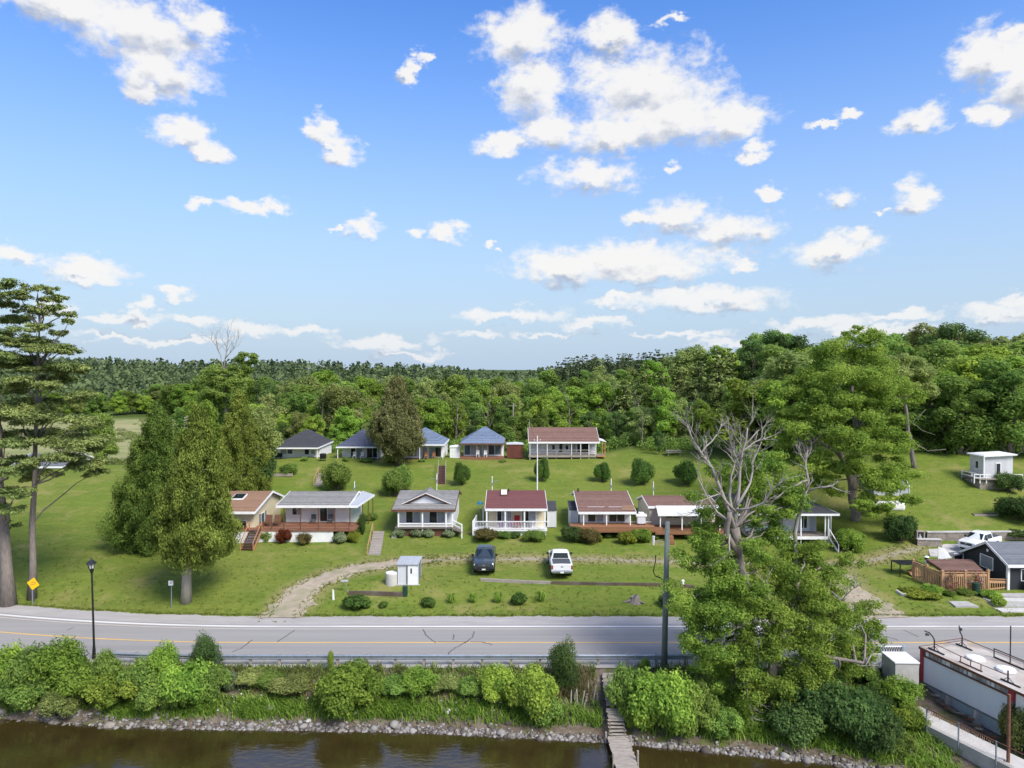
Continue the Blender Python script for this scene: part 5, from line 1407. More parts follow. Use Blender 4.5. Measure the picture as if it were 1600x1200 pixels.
# ---- upper row: hip roofed cottages
def hip_cottage(label, pe0, pe1, py_e, apex, p_side, py_base, roofm, sidem, Y=109.0, deckm=deck_dark, posts=(), wins=(), frontm=None, trim=white, depth=9.0):
    x0, x1 = PX(pe0, Y), PX(pe1, Y); ze = PZ(py_e, Y); gz = PZ(py_base, Y)
    t = Thing('cottage', label, 'cottage', ((x0+x1)/2, Y, gz), GU)
    yb = Y+depth; ya = Y+3.9; za = PZ(apex[1], ya); xa = PX(apex[0], ya)
    wf = Y+1.9
    t.add('wall', box(x0+.5, x1-.12, wf, yb-.3, gz-.4, ze+.02), sidem)
    rA, rB, rC, rD = (x0,Y,ze),(x1,Y,ze),(x1+.1,yb,ze+.1),(x0,yb,ze+.1)
    ap, ap2 = (xa,ya,za),(xa+.15,ya+1.6,za-.05)
    rf = t.add('roof', [([rA,rB,rC,rD,ap,ap2], [(0,1,4),(1,2,5,4),(2,3,5),(3,0,4,5),(3,2,1,0)])], roofm)
    t.add('fascia', [box(x0, x1, Y-.05, Y-.005, ze-.2, ze+.02), prism([(x1+.005,Y,ze-.2),(x1+.105,yb,ze-.12),(x1+.105,yb,ze+.12),(x1+.005,Y,ze+.02)], (.05,0,0))], trim, rf)
    t.add('deck', box(x0+.1, x1-.05, Y+.05, wf-.02, gz-.1, gz+.12), deckm)
    for p in posts: post(t, PX(p, Y+.2), Y+.2, gz+.12, ze-.15, .1, trim)
    for (a, b, za_, zb_, panes, nm) in wins: win(t, PX(a, wf), PX(b, wf), gz+za_, gz+zb_, wf, panes, name=nm, mull=len(panes)-1)
    t.gz, t.ze, t.wf = gz, ze, wf
    return t
def dining_set(label, px, Y, gz, m, n=2):
    for k in range(n):
        c = Vector((PX(px, Y) + (k-.5*(n-1))*1.2, Y, gz))
        ch = Thing('patio_chair', label[k], 'chair', c, 'porch chairs of the upper cottages')
        ch.add('seat', box(c.x-.24, c.x+.24, c.y-.24, c.y+.24, gz+.42, gz+.48), m)
        ch.add('backrest', box(c.x-.24, c.x+.24, c.y+.2, c.y+.26, gz+.48, gz+1.05), m)
        for a in (-.2, .2):
            for b in (-.2, .2): ch.add('leg', box(c.x+a-.03, c.x+a+.03, c.y+b-.03, c.y+b+.03, gz, gz+.42), m)
t = hip_cottage('white cottage with charcoal pyramid roof at the left end of the upper row', 421, 497, 699.5, (478,671.5), 523, 721, roof_dark, white_siding, posts=(423, 496),
  wins=((438.5,449,.9,1.75,[curtain],'window'), (449,458,.9,1.75,[window_dark],'window'), (460.5,473,.1,1.85,[white],'door'), (476,484,.8,1.75,[window_dark],'window'), (486,493,.8,1.6,[curtain],'window')))
gz1 = t.gz
single('porch_bench', 'dark bench on the porch of the charcoal pyramid-roofed cottage', 'bench', [box(PX(427,110), PX(440,110), 109.9, 110.5, gz1+.5, gz1+.58), box(PX(427,110), PX(440,110), 110.45, 110.52, gz1+.58, gz1+1.1), box(PX(428,110), PX(428.8,110), 109.95, 110.4, gz1+.12, gz1+.5), box(PX(438,110), PX(438.8,110), 109.95, 110.4, gz1+.12, gz1+.5)], black_plastic, (PX(433,110), 110.2, gz1+.12))
c = on_ground(505, 107.4); bqg = Thing('kettle_grill', 'black covered grill at the top of the short upper steps', 'grill', c)
bqg.add('cover', rounded_box(c.x-.45, c.x+.45, c.y-.35, c.y+.35, c.z+.35, c.z+1.15, .14), black_plastic); bqg.add('leg', [box(c.x+a-.04, c.x+a+.04, c.y-.04, c.y+.04, c.z-.05, c.z+.4) for a in (-.35, .35)], black_metal)
t = hip_cottage('white cottage with navy pyramid roof half behind the juniper', 525, 591, 698, (566,671), 614, 719, roof_navy, vert_siding, posts=(528, 590),
  wins=((548,556,.2,1.75,[window_dark],'patio_door'), (557,567,.2,1.75,[curtain],'patio_door'), (573,592,.1,1.85,[window_dark, window_dark],'patio_door')))
dining_set(('white plastic chair on the navy roofed cottage porch', 'dark chair on the navy roofed cottage porch'), 560, 109.8, t.gz+.12, white)
t = hip_cottage('white cottage with blue roof just right of the juniper', 622, 694, 694.5, (662,668.5), 707, 719, roof_blue, vert_siding, posts=(626, 656, 692), deckm=deck_dark, depth=7.5,
  wins=((632,641,.3,1.85,[curtain],'window'), (641,652,.3,1.85,[window_dark, curtain],'patio_door'), (660,668,.1,1.85,[curtain],'door'), (670,690,.2,1.85,[curtain, window_dark],'patio_door')))
dining_set(('dark chair on the porch beside the juniper', 'orange-brown chair on the porch beside the juniper'), 672, 109.8, t.gz+.12, wood_orange)
t = hip_cottage('white glazed cottage with blue roof left of the brown metal shed', 718, 788, 693, (756,666.5), 795, 716, roof_blue, vert_siding, posts=(), deckm=deck_red, trim=wood_brown, depth=7.5,
  wins=((725,745,.25,1.9,[window_blue, curtain],'window'), (746,762,.1,1.9,[curtain, curtain],'patio_door'), (763,783,.25,1.9,[window_dark, window_blue],'window')))
for p in (720, 747, 763, 783): post(t, PX(p, 109.2), 109.2, t.gz, t.ze-.2, .1, wood_brown)
t.add('deck_fascia', box(PX(719,108.9), PX(789,108.9), 108.7, 108.9, t.gz-.3, t.gz+.12), deck_red)
dining_set(('left white chair on the glazed blue roofed cottage porch', 'right white chair on the glazed blue roofed cottage porch'), 752.5, 109.5, t.gz+.12, white)
# sheds between
def small_shed(label, pa, pb, pt, pbm, Y, wm, rm, door=True):
    xa, xb, zt, zb_ = PX(pa, Y), PX(pb, Y), PZ(pt, Y), PZ(pbm, Y)
    s = Thing('garden_shed', label, 'shed', ((xa+xb)/2, Y, zb_))
    xm = (xa+xb)/2
    s.add('wall', box(xa, xb, Y, Y+2, zb_-.2, zt-.18), wm)
    s.add('roof', prism([(xa-.08,Y-.1,zt-.2),(xb+.08,Y-.1,zt-.2),(xb+.08,Y-.1,zt-.12),(xm,Y-.1,zt),(xa-.08,Y-.1,zt-.12)], (0,2.2,0)), rm)
    if door: s.add('door', box(xm-.35, xm+.35, Y-.03, Y, zb_, zb_+1.4), wm)
small_shed('white garden shed between the two blue roofed cottages', 703, 718, 697, 716, 109.8, white_siding, white)
small_shed('brown metal shed between the blue and brown roofed upper cottages', 792, 817, 692.5, 714, 110.5, brown_sheet, shed_siding)
# B5 long brown roof
Y = 109.0; x0, x1 = PX(826, Y), PX(936.5, Y); ze = PZ(690.5, Y); gz = PZ(715, Y)
yr, yb = 113.5, 117; zr = PZ(667.5, yr)
t = Thing('cottage', 'long brown roofed cottage with railed porch at the right of the upper row', 'cottage', ((x0+x1)/2, Y, gz), GU)
t.add('wall', prism([(x0+.2,Y+1.9,gz-.3),(x0+.2,yb-.3,gz-.3),(x0+.2,yb-.3,ze),(x0+.2,yr,zr-.15),(x0+.2,Y+1.9,ze+.3)], (x1-x0-.5,0,0)), grey_siding)
gable_roof(t, x0, x1, Y, yr, yb, ze, zr, ze, roof_brown)
wf = Y+1.9; dz = gz+.35
for (a, b, za_, zb_, panes, nm) in ((845,854,1.0,1.6,[white],'window'), (862,867.5,.6,1.5,[window_dark],'window'), (873,879.5,.1,1.75,[window_dark],'door'), (883,888.5,.6,1.4,[window_dark],'window'), (890,900,.1,1.75,[curtain],'window'), (901,907,.1,1.75,[window_dark],'patio_door'), (908,920,.1,1.75,[window_dark],'patio_door')):
    win(t, PX(a, wf), PX(b, wf), dz+za_, dz+zb_, wf, panes, name=nm, mull=0)
t.add('deck', box(x0, PX(946,Y), Y, wf-.02, dz-.25, dz), deck_grey)
t.add('deck_fascia', box(x0, PX(932,Y), Y-.06, Y-.01, dz-.3, dz+.02), wood_grey)
rail(t, (x0+.1,Y+.1,dz), (PX(932,Y),Y+.1,dz), .8, wood_grey, .08, lower=.45)
rail(t, (x0+.1,Y+.1,dz), (PX(932,Y),Y+.1,dz), .2, wood_grey, .06)
for p in (828, 840, 855, 869, 893, 907, 920, 931): post(t, PX(p, Y+.1), Y+.1, gz-.3, (dz+.85 if p in (840,869) else ze-.15), .09, white if p not in (840,869) else wood_grey)
pr2 = t.add('side_porch_roof', slab((x1+.05,Y+1.0,ze+.25),(PX(947,Y+1),Y+1.0,ze-.05),(PX(947,Y+1),Y+5,ze-.05),(x1+.05,Y+5,ze+.25),.1), roof_metal)
for yy in (Y+1.2, Y+4.5): post(t, PX(945.5, Y+1), yy, gz, ze-.15, .13, wood_orange, 'porch_post')
t.add('side_deck', box(PX(932.2,Y), PX(946,Y), Y-.3, Y-.02, dz-.2, dz-.02), wood_orange)

# ---- far left house behind the pines
Y = 104.0; x0, x1 = PX(20, Y), PX(104, Y); gz = H((x0+x1)/2, Y)
t = Thing('house', 'white far house with grey roof and deck behind the left pines', 'house', ((x0+x1)/2, Y, gz))
ze, zr = PZ(727, Y), PZ(708, Y+4)
gable_wall(t, x0+.3, x1-.2, Y, Y+4, Y+8, gz-1, ze, zr-.1, ze, white_siding)
gable_roof(t, x0, x1, Y-.6, Y+4, Y+8.4, ze-.1, zr, ze-.1, roof_slate)
for a in (30, 48, 68, 86): win(t, PX(a, Y), PX(a+10, Y), PZ(747, Y), PZ(733, Y), Y, window_dark)
dzz = PZ(762, 101)
t.add('deck', prism([(x0,100.5,dzz),(PX(112,101),101.4,dzz+.5),(PX(112,101),Y,dzz+.5),(x0,Y,dzz)], (0,0,-.35)), shed_siding)
t.add('glass_panel', box(PX(60,101), PX(92,101), 101.0, 101.05, dzz+.5, dzz+1.4), window_blue)
rail(t, (PX(40,101),100.9,dzz), (PX(112,101),101.4,dzz+.5), .95, white, .07, lower=.1)
for a in (62, 78, 94, 110): post(t, PX(a, 101), 101.0, dzz, dzz+1.3, .07, white, 'railing_post')

# ---- hillside shed on the right
Y = 86.0; xa, xb = PX(1537, Y), PX(1582, Y); gz = H(xa, Y); zb_ = PZ(746, Y); zt = PZ(710, Y)
t = Thing('hillside_cabin', 'grey flat roofed cabin with railed deck on the upper right lawn', 'cabin', ((xa+xb)/2, Y, zb_))
t.add('wall', box(xa, xb, Y, Y+2.7, zb_-1, zt-.12), banded('pale_cabin_boards', (0.60, 0.60, 0.61), 0, .5, .85, width=.05))
rf = t.add('roof', slab((xa-.25,Y-.35,zt-.16),(xb+.3,Y-.35,zt+.06),(xb+.3,Y+3.0,zt+.06),(xa-.25,Y+3.0,zt-.16),.14), white)
win(t, PX(1555,Y), PX(1563,Y), zb_+.35, zb_+1.75, Y, window_dark, mull=0, name='door')
win_side(t, Y+.9, Y+1.6, zb_+.9, zb_+1.9, xa, -1, window_dark)
t.add('deck', box(xa-1.3, xb+1.6, Y-1.1, Y-.02, zb_-.15, zb_), deck_grey)
t.add('landing', box(xa-1.3, xa-.01, Y, Y+2.4, zb_-.15, zb_), deck_grey)
post(t, xa-.2, Y-.28, zb_, zt-.2, .12)
for p in (1522, 1531, 1541, 1590, 1597): post(t, PX(p, Y-1), Y-1, zb_-.55, zb_+.55, .1, name='railing_post')
for yy in (Y+.4, Y+2.3): post(t, xa-1.2, yy, zb_-.55, zb_+.55, .1, name='railing_post')
rail(t, (PX(1522,Y-1),Y-1,zb_), (PX(1548,Y-1),Y-1,zb_), .5, white, .09, lower=.1)
rail(t, (xa-1.2,Y-1,zb_), (xa-1.2,Y+2.3,zb_), .5, white, .09, lower=.1)
rail(t, (PX(1582,Y-1),Y-1,zb_), (PX(1598,Y-1),Y-1,zb_), .5, white, .09, lower=.1)
t.add('foundation', box(xa-1.0, xb+1.2, Y-.8, Y+2.6, gz-2.2, zb_-.3), stone_block)

# ---- dark house lower right
Yc = 62.6; xg = PX(1577, Yc); zb_ = .1; zf = PZ(879, Yc); yr = 65.2; yb = 69.0; zr = PZ(846, yr); x1 = xg+11; zbk = PZ(861, yb)
t = Thing('house', 'charcoal sided house with grey shingle roof beside the cedar fence', 'house', (xg+3, Yc, zb_))
gable_wall(t, xg, x1, Yc, yr, yb, zb_-.4, zf, zr-.12, zbk-.1, dark_siding)
gable_roof(t, xg-.25, x1+.3, Yc-.35, yr, yb+.3, zf-.12, zr, zbk-.15, roof_slate, .1)
t.add('corner_board', [box(xg-.04, xg+.16, Yc-.04, Yc-.003, zb_, zf), box(xg-.04, xg-.003, Yc, Yc+.18, zb_, zf)], white)
win_side(t, 64.5, 66.3, zb_+1.35, zb_+2.55, xg, -1, curtain)
t.add('gable_vent', disc((xg-.02,65.3,zr-.85),(1,0,0),.14,.05), white)
win(t, PX(1597,Yc), PX(1597,Yc)+1.3, zb_+1.0, zb_+2.1, Yc, window_dark)
t.add('eave_lamp', [disc((xg+.5,Yc-.1,zf-.25),(0,0,1),.06,.1), disc((xg+1.2,Yc-.1,zf-.25),(0,0,1),.06,.1)], white)
aw = t.add('porch_awning', slab((xg-1.9,yb-.6,zbk-.35),(xg-.26,yb-.6,zbk-.1),(xg-.26,yb+.3,zbk-.1),(xg-1.9,yb+.3,zbk-.35),.08), roof_slate)
t.add('porch_window', [box(xg-1.0,xg-.02,yb-.3,yb-.24,zb_+.9,zb_+1.9)], white); post(t, xg-1.05, yb-.3, zb_, zbk-.3, .1); post(t, xg-1.7, yb-.3, zb_, zbk-.35, .1)
t.add('rear_pane', box(xg-.9, xg-.2, yb-.36, yb-.31, zb_+1.0, zb_+1.8), window_dark)
# ------------------------------------------------------------------ yard of the dark house: fence, pergola, wall, pad
def picket_fence(label, p, q, zt_p, zt_q, post_ts, mat, name='picket_fence', gap=.17, pw=.09, group=None):
    p, q = Vector(p), Vector(q); L = (q-p).length; d = (q-p).normalized(); nrm = Vector((-d.y, d.x, 0)).normalized()
    t = Thing(name, label, 'fence', (p+q)/2, group)
    n = int(L/gap)
    for i in range(n+1):
        c = p.lerp(q, i/n); zt = zt_p+(zt_q-zt_p)*i/n
        a = Vector((c.x, c.y, c.z)); t.add('picket', bar(a-d*0, Vector((c.x, c.y, zt-.28)), pw, .025, up=nrm), mat)
    t.add('rail', [bar((p.x,p.y,zt_p), (q.x,q.y,zt_q), .12, .05), bar((p.x,p.y,zt_p-.25), (q.x,q.y,zt_q-.25), .06, .22), bar((p.x,p.y,p.z+.15), (q.x,q.y,q.z+.15), .06, .1)], mat)
    for s in post_ts:
        c = p.lerp(q, s); zt = zt_p+(zt_q-zt_p)*s
        po = t.add('post', box(c.x-.09, c.x+.09, c.y-.09, c.y+.09, c.z-.2, zt+.12), mat)
        t.add('post_cap', [box(c.x-.13, c.x+.13, c.y-.13, c.y+.13, zt+.12, zt+.17), box(c.x-.06, c.x+.06, c.y-.06, c.y+.06, zt+.17, zt+.24)], mat, po)
    return t
Pa = ground_at(1427, 905); Pb = ground_at(1472, 924); Pc = Vector((PX(1546, Pb.y+.2), Pb.y+.2, 0)); Pc.z = H(Pc.x, Pc.y)
picket_fence('cedar picket fence side running up the lawn to the pergola', Pa, Pb, PZ(877, Pa.y), PZ(895, Pb.y), (0, .48), wood_fence)
picket_fence('cedar picket fence with climbing roses facing the road', Pb, Pc, PZ(894.5, Pb.y), PZ(894, Pc.y), (0, .5, 1), wood_fence)
Pd = Vector((PX(1592, Pc.y+.8), Pc.y+.8, 0)); Pd.z = H(Pd.x, Pd.y)
picket_fence('low cedar railing with small lights right of the tall fence', Pc+Vector((.15,.2,.0)), Pd, PZ(905.5, Pc.y), PZ(905.5, Pd.y), (1,), wood_fence, 'low_railing', .22, .06)
pY = Pb.y+2.6
t = Thing('pergola', 'brown slatted pergola roof inside the cedar fence', 'pergola', (PX(1495,pY), pY, H(PX(1495,pY), pY)))
q0, q1 = AT(1448,877,66.2), AT(1518,873,66.2); q2, q3 = AT(1536,890,62.6), AT(1474,889.5,62.6)
zp = (q0.z+q1.z+q2.z+q3.z)/4
for q in (q0,q1,q2,q3): q.z = zp
t.add('canopy', slab(q3, q2, q1, q0, .05), roof_brown)
t.add('beam', [bar(q3-Vector((0,0,.14)), q2-Vector((0,0,.14)), .1, .2), bar(q0-Vector((0,0,.14)), q1-Vector((0,0,.14)), .1, .2), bar(q3-Vector((0,0,.14)), q0-Vector((0,0,.14)), .1, .2), bar(q2-Vector((0,0,.14)), q1-Vector((0,0,.14)), .1, .2)], wood_brown)
for i in range(8):
    s = (i+.5)/8; a = q3.lerp(q2, s); b = q0.lerp(q1, s); dd = (a-b).normalized()*.35
    t.add('rafter', bar(a+dd-Vector((0,0,.09)), b-dd-Vector((0,0,.09)), .07, .13), wood_brown)
for q in (q0,q1,q2,q3): t.add('post', box(q.x-.09,q.x+.09,q.y-.09,q.y+.09,H(q.x,q.y)-.2,zp-.2), white)
# cushioned seats under the pergola
for k, px in enumerate((1487, 1512)):
    c = on_ground(px, 63.6); s = Thing('patio_lounge', ('pale cushioned seat under the pergola, left one', 'pale cushioned seat under the pergola, right one')[k], 'chair', c, 'seats under the pergola')
    s.add('seat', rounded_box(c.x-.4,c.x+.4,c.y-.35,c.y+.35,c.z+.3,c.z+.5,.06), shed_siding); s.add('backrest', rounded_box(c.x-.4,c.x+.4,c.y+.25,c.y+.4,c.z+.45,c.z+1.05,.06), shed_siding); s.add('base', box(c.x-.36,c.x+.36,c.y-.3,c.y+.3,c.z-.05,c.z+.3), wood_brown)
c = ground_at(1417, 898); t = Thing('garden_table', 'black metal table with open shelf left of the cedar fence', 'table', c)
zt = c.z+1.15; w1, w2 = 1.1, .8
t.add('top', rounded_box(c.x-w1, c.x+w1*1.1, c.y-w2, c.y+w2, zt-.06, zt, .02), black_metal)
for a in (-w1+.05, w1*1.05):
    for b in (-w2+.05, w2-.05): t.add('leg', box(c.x+a-.04, c.x+a+.04, c.y+b-.04, c.y+b+.04, c.z-.1, zt-.06), black_metal)
single('planter_board', 'pale board leaning under the black garden table', 'board', prism([(c.x+.1,c.y-.7,c.z+.02),(c.x+1.2,c.y-.75,c.z+.05),(c.x+1.2,c.y+.3,c.z+.5),(c.x+.1,c.y+.2,c.z+.35)], (0,0,.04)), wood_fence, (c.x+.5, c.y-.4, c.z))
# white sun sail / slanted board behind the pergola
c = ground_at(1478, 872)
single('white_screen', 'white slanted lattice screen behind the pergola', 'screen', prism([tuple(AT(1466,874,67.5)), tuple(AT(1487,872,67.5)), tuple(AT(1477,858,67.6)), tuple(AT(1466,854,67.6))], (0,.06,0)), white, c)
c = AT(1448, 872, 66.8); gz = H(c.x, c.y)
lp = Thing('path_lamp', 'small white tiered path lamp left of the pergola', 'lamp', (c.x, c.y, gz))
lp.add('post', tube([(c.x,c.y,gz),(c.x,c.y,gz+1.3)], .06, 8), white)
for k in range(3): lp.add('shade', tube([(c.x,c.y,gz+1.0+k*.2),(c.x,c.y,gz+1.1+k*.2)], [.24,.12], 12), white if k != 1 else black_metal)
# retaining wall
def block_wall(label, p, q, h, courses, thick=.4):
    p, q = Vector(p), Vector(q); L = (q-p).length; d = (q-p).normalized(); s = Vector((-d.y, d.x, 0))
    t = Thing('retaining_wall', label, 'wall', (p+q)/2)
    rr = random.Random(label); pr = []
    for k in range(courses):
        z0 = k*h/courses; x = -(k % 2)*.25
        while x < L:
            a, b = max(0, x), min(L, x+.5); ins = rr.uniform(0, .03)
            if b-a > .1:
                A_, B2 = p+d*(a+.006)-s*(thick/2-ins), p+d*(b-.006)-s*(thick/2-ins)
                pr.append(prism([tuple(A_+Vector((0,0,z0))), tuple(B2+Vector((0,0,z0))), tuple(B2+Vector((0,0,z0+h/courses-.012))), tuple(A_+Vector((0,0,z0+h/courses-.012)))], tuple(s*.2)))
            x += .5
    t.add('block_courses', pr, stone_block, kind='stuff')
    t.add('core', bar(p+Vector((0,0,h/2-.1)), q+Vector((0,0,h/2-.1)), thick*.7, h*.98), wood_dark)
    t.add('coping', bar(p+Vector((0,0,h+.04)), q+Vector((0,0,h+.04)), thick+.1, .09), concrete_light)
    return t
W0, W1 = on_ground(1449, 74.6), Vector((PX(1600, 75.2)+4, 75.2, 0)); zb0 = 1.35
block_wall('long grey block retaining wall behind the white pickup', (W0.x, 74.7, zb0), (W1.x, 75.0, zb0), 1.3, 6)
A2, B2_ = ground_at(1432, 852), ground_at(1468, 853)
block_wall('short low block planter wall beside the garden statue niche', (A2.x, A2.y, A2.z-.1), (B2_.x, A2.y-.2, A2.z-.1), .7, 4)
single('paved_pad', 'pale concrete parking pad by the retaining wall', 'pad', slab((PX(1440,72),70.4,1.32),(58,67.6,1.28),(62,74.4,1.5),(PX(1452,74),74.2,1.52),.4), concrete_light, (48, 71, 1.2))
c = AT(1439, 838, 73.6); gz = H(c.x, c.y)
st = Thing('garden_shrine', 'pale blue figure in a small grey niche on the planter wall', 'statue', (c.x, c.y, gz))
st.add('niche', [box(c.x-.42,c.x-.32,c.y,c.y+.5,gz,gz+1.35), box(c.x+.32,c.x+.42,c.y,c.y+.5,gz,gz+1.35), box(c.x-.42,c.x+.42,c.y+.45,c.y+.5,gz,gz+1.35), box(c.x-.42,c.x+.42,c.y,c.y+.5,gz+1.352,gz+1.43)], wood_grey)
st.add('figure', tube([(c.x,c.y+.2,gz),(c.x,c.y+.2,gz+.55),(c.x,c.y+.2,gz+.8),(c.x,c.y+.2,gz+.92),(c.x,c.y+.2,gz+1.0),(c.x,c.y+.2,gz+1.12)], [.2,.14,.17,.07,.1,.03], 10), roof_grey_metal, smooth=True)
# carport behind the big locust
c = on_ground(1393, 84.0); t = Thing('metal_carport', 'curved grey metal carport roof behind the big locust', 'carport', c)
prof = [(-2.1,0),(-2.1,1.3),(-1.7,2.0),(-.9,2.5),(0,2.7),(.9,2.5),(1.7,2.0),(2.1,1.3),(2.1,0)]
V = [(c.x+a, c.y, c.z+b-.2) for a, b in prof] + [(c.x+a, c.y+4.5, c.z+b-.2) for a, b in prof]
t.add('shell', [(V, [(i, i+1, i+10, i+9) for i in range(8)] + [(8,7,6,5,4,3,2,1,0)])], roof_grey_metal)
t.add('rim', tube([(c.x+a, c.y-.04, c.z+b-.18) for a, b in prof], .05, 6), white)
c = on_ground(1390, 80.5)
single('boat_cover', 'white tarpaulin covered heap in front of the carport', 'tarpaulin', rounded_box(c.x-2.0, c.x+1.6, c.y-.6, c.y+.6, c.z-.1, c.z+.9, .3), white, c)
# beds and bits on the lower lawn
e0, e1, e2 = ground_at(1401, 926), ground_at(1410, 932), ground_at(1470, 931)
tm = Thing('bed_edging', 'pale timber edging around the flower bed left of the fence', 'edging', e1)
tm.add('timber', [bar(e0+Vector((0,0,.1)), e1+Vector((0,0,.1)), .14, .24)], concrete_light); tm.add('timber', [bar(e1+Vector((0,0,.1)), e2+Vector((0,0,.1)), .14, .24)], concrete_light)
s0 = ground_at(1506, 946)
single('stone_slab', 'flat pale stone slab in the lawn before the fence', 'slab', slab((s0.x-1.0,s0.y-.5,s0.z+.09),(s0.x+.95,s0.y-.5,s0.z+.09),(s0.x+.75,s0.y+.65,s0.z+.13),(s0.x-.85,s0.y+.7,s0.z+.13),.15), concrete, s0)
s0 = ground_at(1525, 930); single('green_bin', 'dark green cylinder bin at the rose fence', 'bin', tube([s0, s0+Vector((0,0,.1)), s0+Vector((0,0,1.05)), s0+Vector((0,0,1.1))], [.24,.27,.3,.2], 12), plastic_green, s0)
Yp = 59.6
for i in range(4):
    yy = 57.6 + i*1.0; g = H(45, yy)
    single('paving_step', ('lowest', 'second', 'third', 'topmost')[i] + ' pale paving strip of the walk to the low cedar railing', 'paving', slab((PX(1568-i*9, yy),yy,g+.10+.02*i),(PX(1568-i*9, yy)+6,yy,g+.10+.02*i),(PX(1568-i*9, yy)+6,yy+.82,g+.12+.02*i),(PX(1566-i*9, yy),yy+.82,g+.12+.02*i),.25), concrete_light if i % 2 == 0 else concrete, (PX(1575, yy), yy, g))
single('wood_gate_panel', 'orange cedar panel at the right end of the low railing', 'fence panel', box(Pd.x+.2, Pd.x+4, Pd.y-.9, Pd.y-.8, Pd.z-.1, Pd.z+1.2), wood_orange, (Pd.x+2, Pd.y-.85, Pd.z))
bed = ground_at(1525, 788); 
fb = Thing('raised_bed', 'long low flower bed high on the right lawn', 'flower bed', bed)
c0, c1 = ground_at(1522, 806), ground_at(1562, 806)
fb.add('edging', [bar(c0, c1, .2, .25)], wood_grey); fb.add('soil', [bar(c0+Vector((0,.5,.05)), c1+Vector((0,.5,.05)), .8, .2)], wood_dark)
c = ground_at(1052, 711); t = Thing('picnic_table', 'weathered picnic table at the top of the lawn by the wood', 'picnic table', c)
t.add('tabletop', box(c.x-1.2,c.x+1.2,c.y-.4,c.y+.4,c.z+.7,c.z+.76), wood_grey)
for b in (-.85, .6): t.add('bench', box(c.x-1.2,c.x+1.2,c.y+b,c.y+b+.26,c.z+.42,c.z+.47), wood_grey)
for a in (-.9, .9): t.add('leg', [bar((c.x+a,c.y-.7,c.z),(c.x+a,c.y-.25,c.z+.7),.08), bar((c.x+a,c.y+.7,c.z),(c.x+a,c.y+.25,c.z+.7),.08), bar((c.x+a,c.y-.8,c.z+.4),(c.x+a,c.y+.8,c.z+.4),.07)], wood_grey)

# ------------------------------------------------------------------ stairs on the slopes
def slope_stair(label, pxa, pya, pxb, pyb, w_px, n, mat, railside=None, rmat=None):
    a, b = ground_at(pxa, pya), ground_at(pxb, pyb); w = w_px*a.y/F
    t = Thing('garden_stair', label, 'stairs', a)
    d = Vector((b.x-a.x, b.y-a.y, 0))
    for i in range(n):
        s = i/n; c = a + d*s; e = a + d*(s+1.12/n); z = H(c.x+d.x/n, c.y+d.y/n)+.1
        t.add('step', prism([(c.x-w/2,c.y,z),(c.x+w/2,c.y,z),(e.x+w/2,e.y,z),(e.x-w/2,e.y,z)], (0,0,-.22)), mat)
    for sd in (railside or ()):
        o = Vector((sd*(w/2+.06), 0, 0)); P = [a+o, a+d*.5+o, b+o]
        for p in P: p.z = H(p.x, p.y)
        t.add('handrail', [bar(P[0]+Vector((0,0,.95)), P[2]+Vector((0,0,.95)), .07)] + [bar(p-Vector((0,0,.1)), p+Vector((0,0,.98)), .08) for p in P], rmat or wood_grey)
    return t
slope_stair('weathered timber garden steps right of the white cottage', 585, 868, 592, 832, 19, 9, wood_grey, (-1,), wood_fence)
slope_stair('timber steps with two rails up to the blue roofed cottages', 690, 757, 691, 729, 11, 10, deck_dark, (-1, 1), wood_grey)
slope_stair('short dark steps up to the charcoal pyramid roofed cottage', 497, 760, 504, 741, 12, 6, wood_grey, (-1,), wood_fence)
# ------------------------------------------------------------------ posts and poles
def tee_post(label, px, py_top, Y, arm=.9):
    g = on_ground(px, Y); zt = PZ(py_top, Y)
    t = Thing('service_post', label, 'post', g, 'slim white posts between the rows')
    t.add('post', tube([g-Vector((0,0,.2)), Vector((g.x,g.y,zt))], .055, 6), white)
    t.add('crossbar', bar((g.x-arm*.3,g.y,zt-.7), (g.x+arm,g.y,zt-.55), .05), grey_metal)
    t.add('meter', box(g.x-.1,g.x+.1,g.y-.12,g.y-.06,zt-1.1,zt-.8), grey_metal)
tee_post('slim white post behind the cream tan roofed cottage', 410, 745, 89); tee_post('slim white post behind the grey roof of the white cottage', 554, 752, 88, .6)
tee_post('slim white post left of the timber steps to the blue cottages', 682.5, 740, 91, -.8); tee_post('slim grey post behind the maroon roof', 769, 744, 88, .8)
tee_post('slim grey post right of the brown roofed lower cottage', 1021, 752, 88, -.3); tee_post('slim post with lamp above the brown roofed lower cottage', 955, 748, 90, -.4)
g = on_ground(839.5, 92); zt = PZ(681, 92)
t = Thing('service_pole', 'tall thin white pole between the clipped shrub and the maroon roof', 'pole', g)
t.add('pole', tube([g-Vector((0,0,.2)), Vector((g.x,g.y,zt))], [.09,.06], 8), white); t.add('crossbar', bar((g.x-.5,g.y,zt-.6),(g.x+.5,g.y,zt-.6),.06), grey_metal); t.add('insulator', [disc((g.x-.4,g.y,zt-.5),(0,0,1),.05,.12,8), disc((g.x+.4,g.y,zt-.5),(0,0,1),.05,.12,8)], white)
g = on_ground(827, 113); t = Thing('service_pole', 'thin pole rising at the left end of the long brown roof', 'pole', Vector((g.x,g.y,g.z)))
t.add('pole', tube([g, Vector((g.x,g.y,PZ(655,113)))], .06, 6), wood_grey)
def wire(label, p, q, sag, r=.018):
    p, q = Vector(p), Vector(q)
    single('service_wire', label, 'wire', tube([p.lerp(q, i/10)-Vector((0,0,sag*4*(i/10)*(1-i/10))) for i in range(11)], r, 4), black_plastic, p)
wire('sagging wire from the tall thin white pole to the long brown roof', (PX(839.5,92), 92, zt-.55), (PX(827,113), 113, PZ(656,113)), .6)
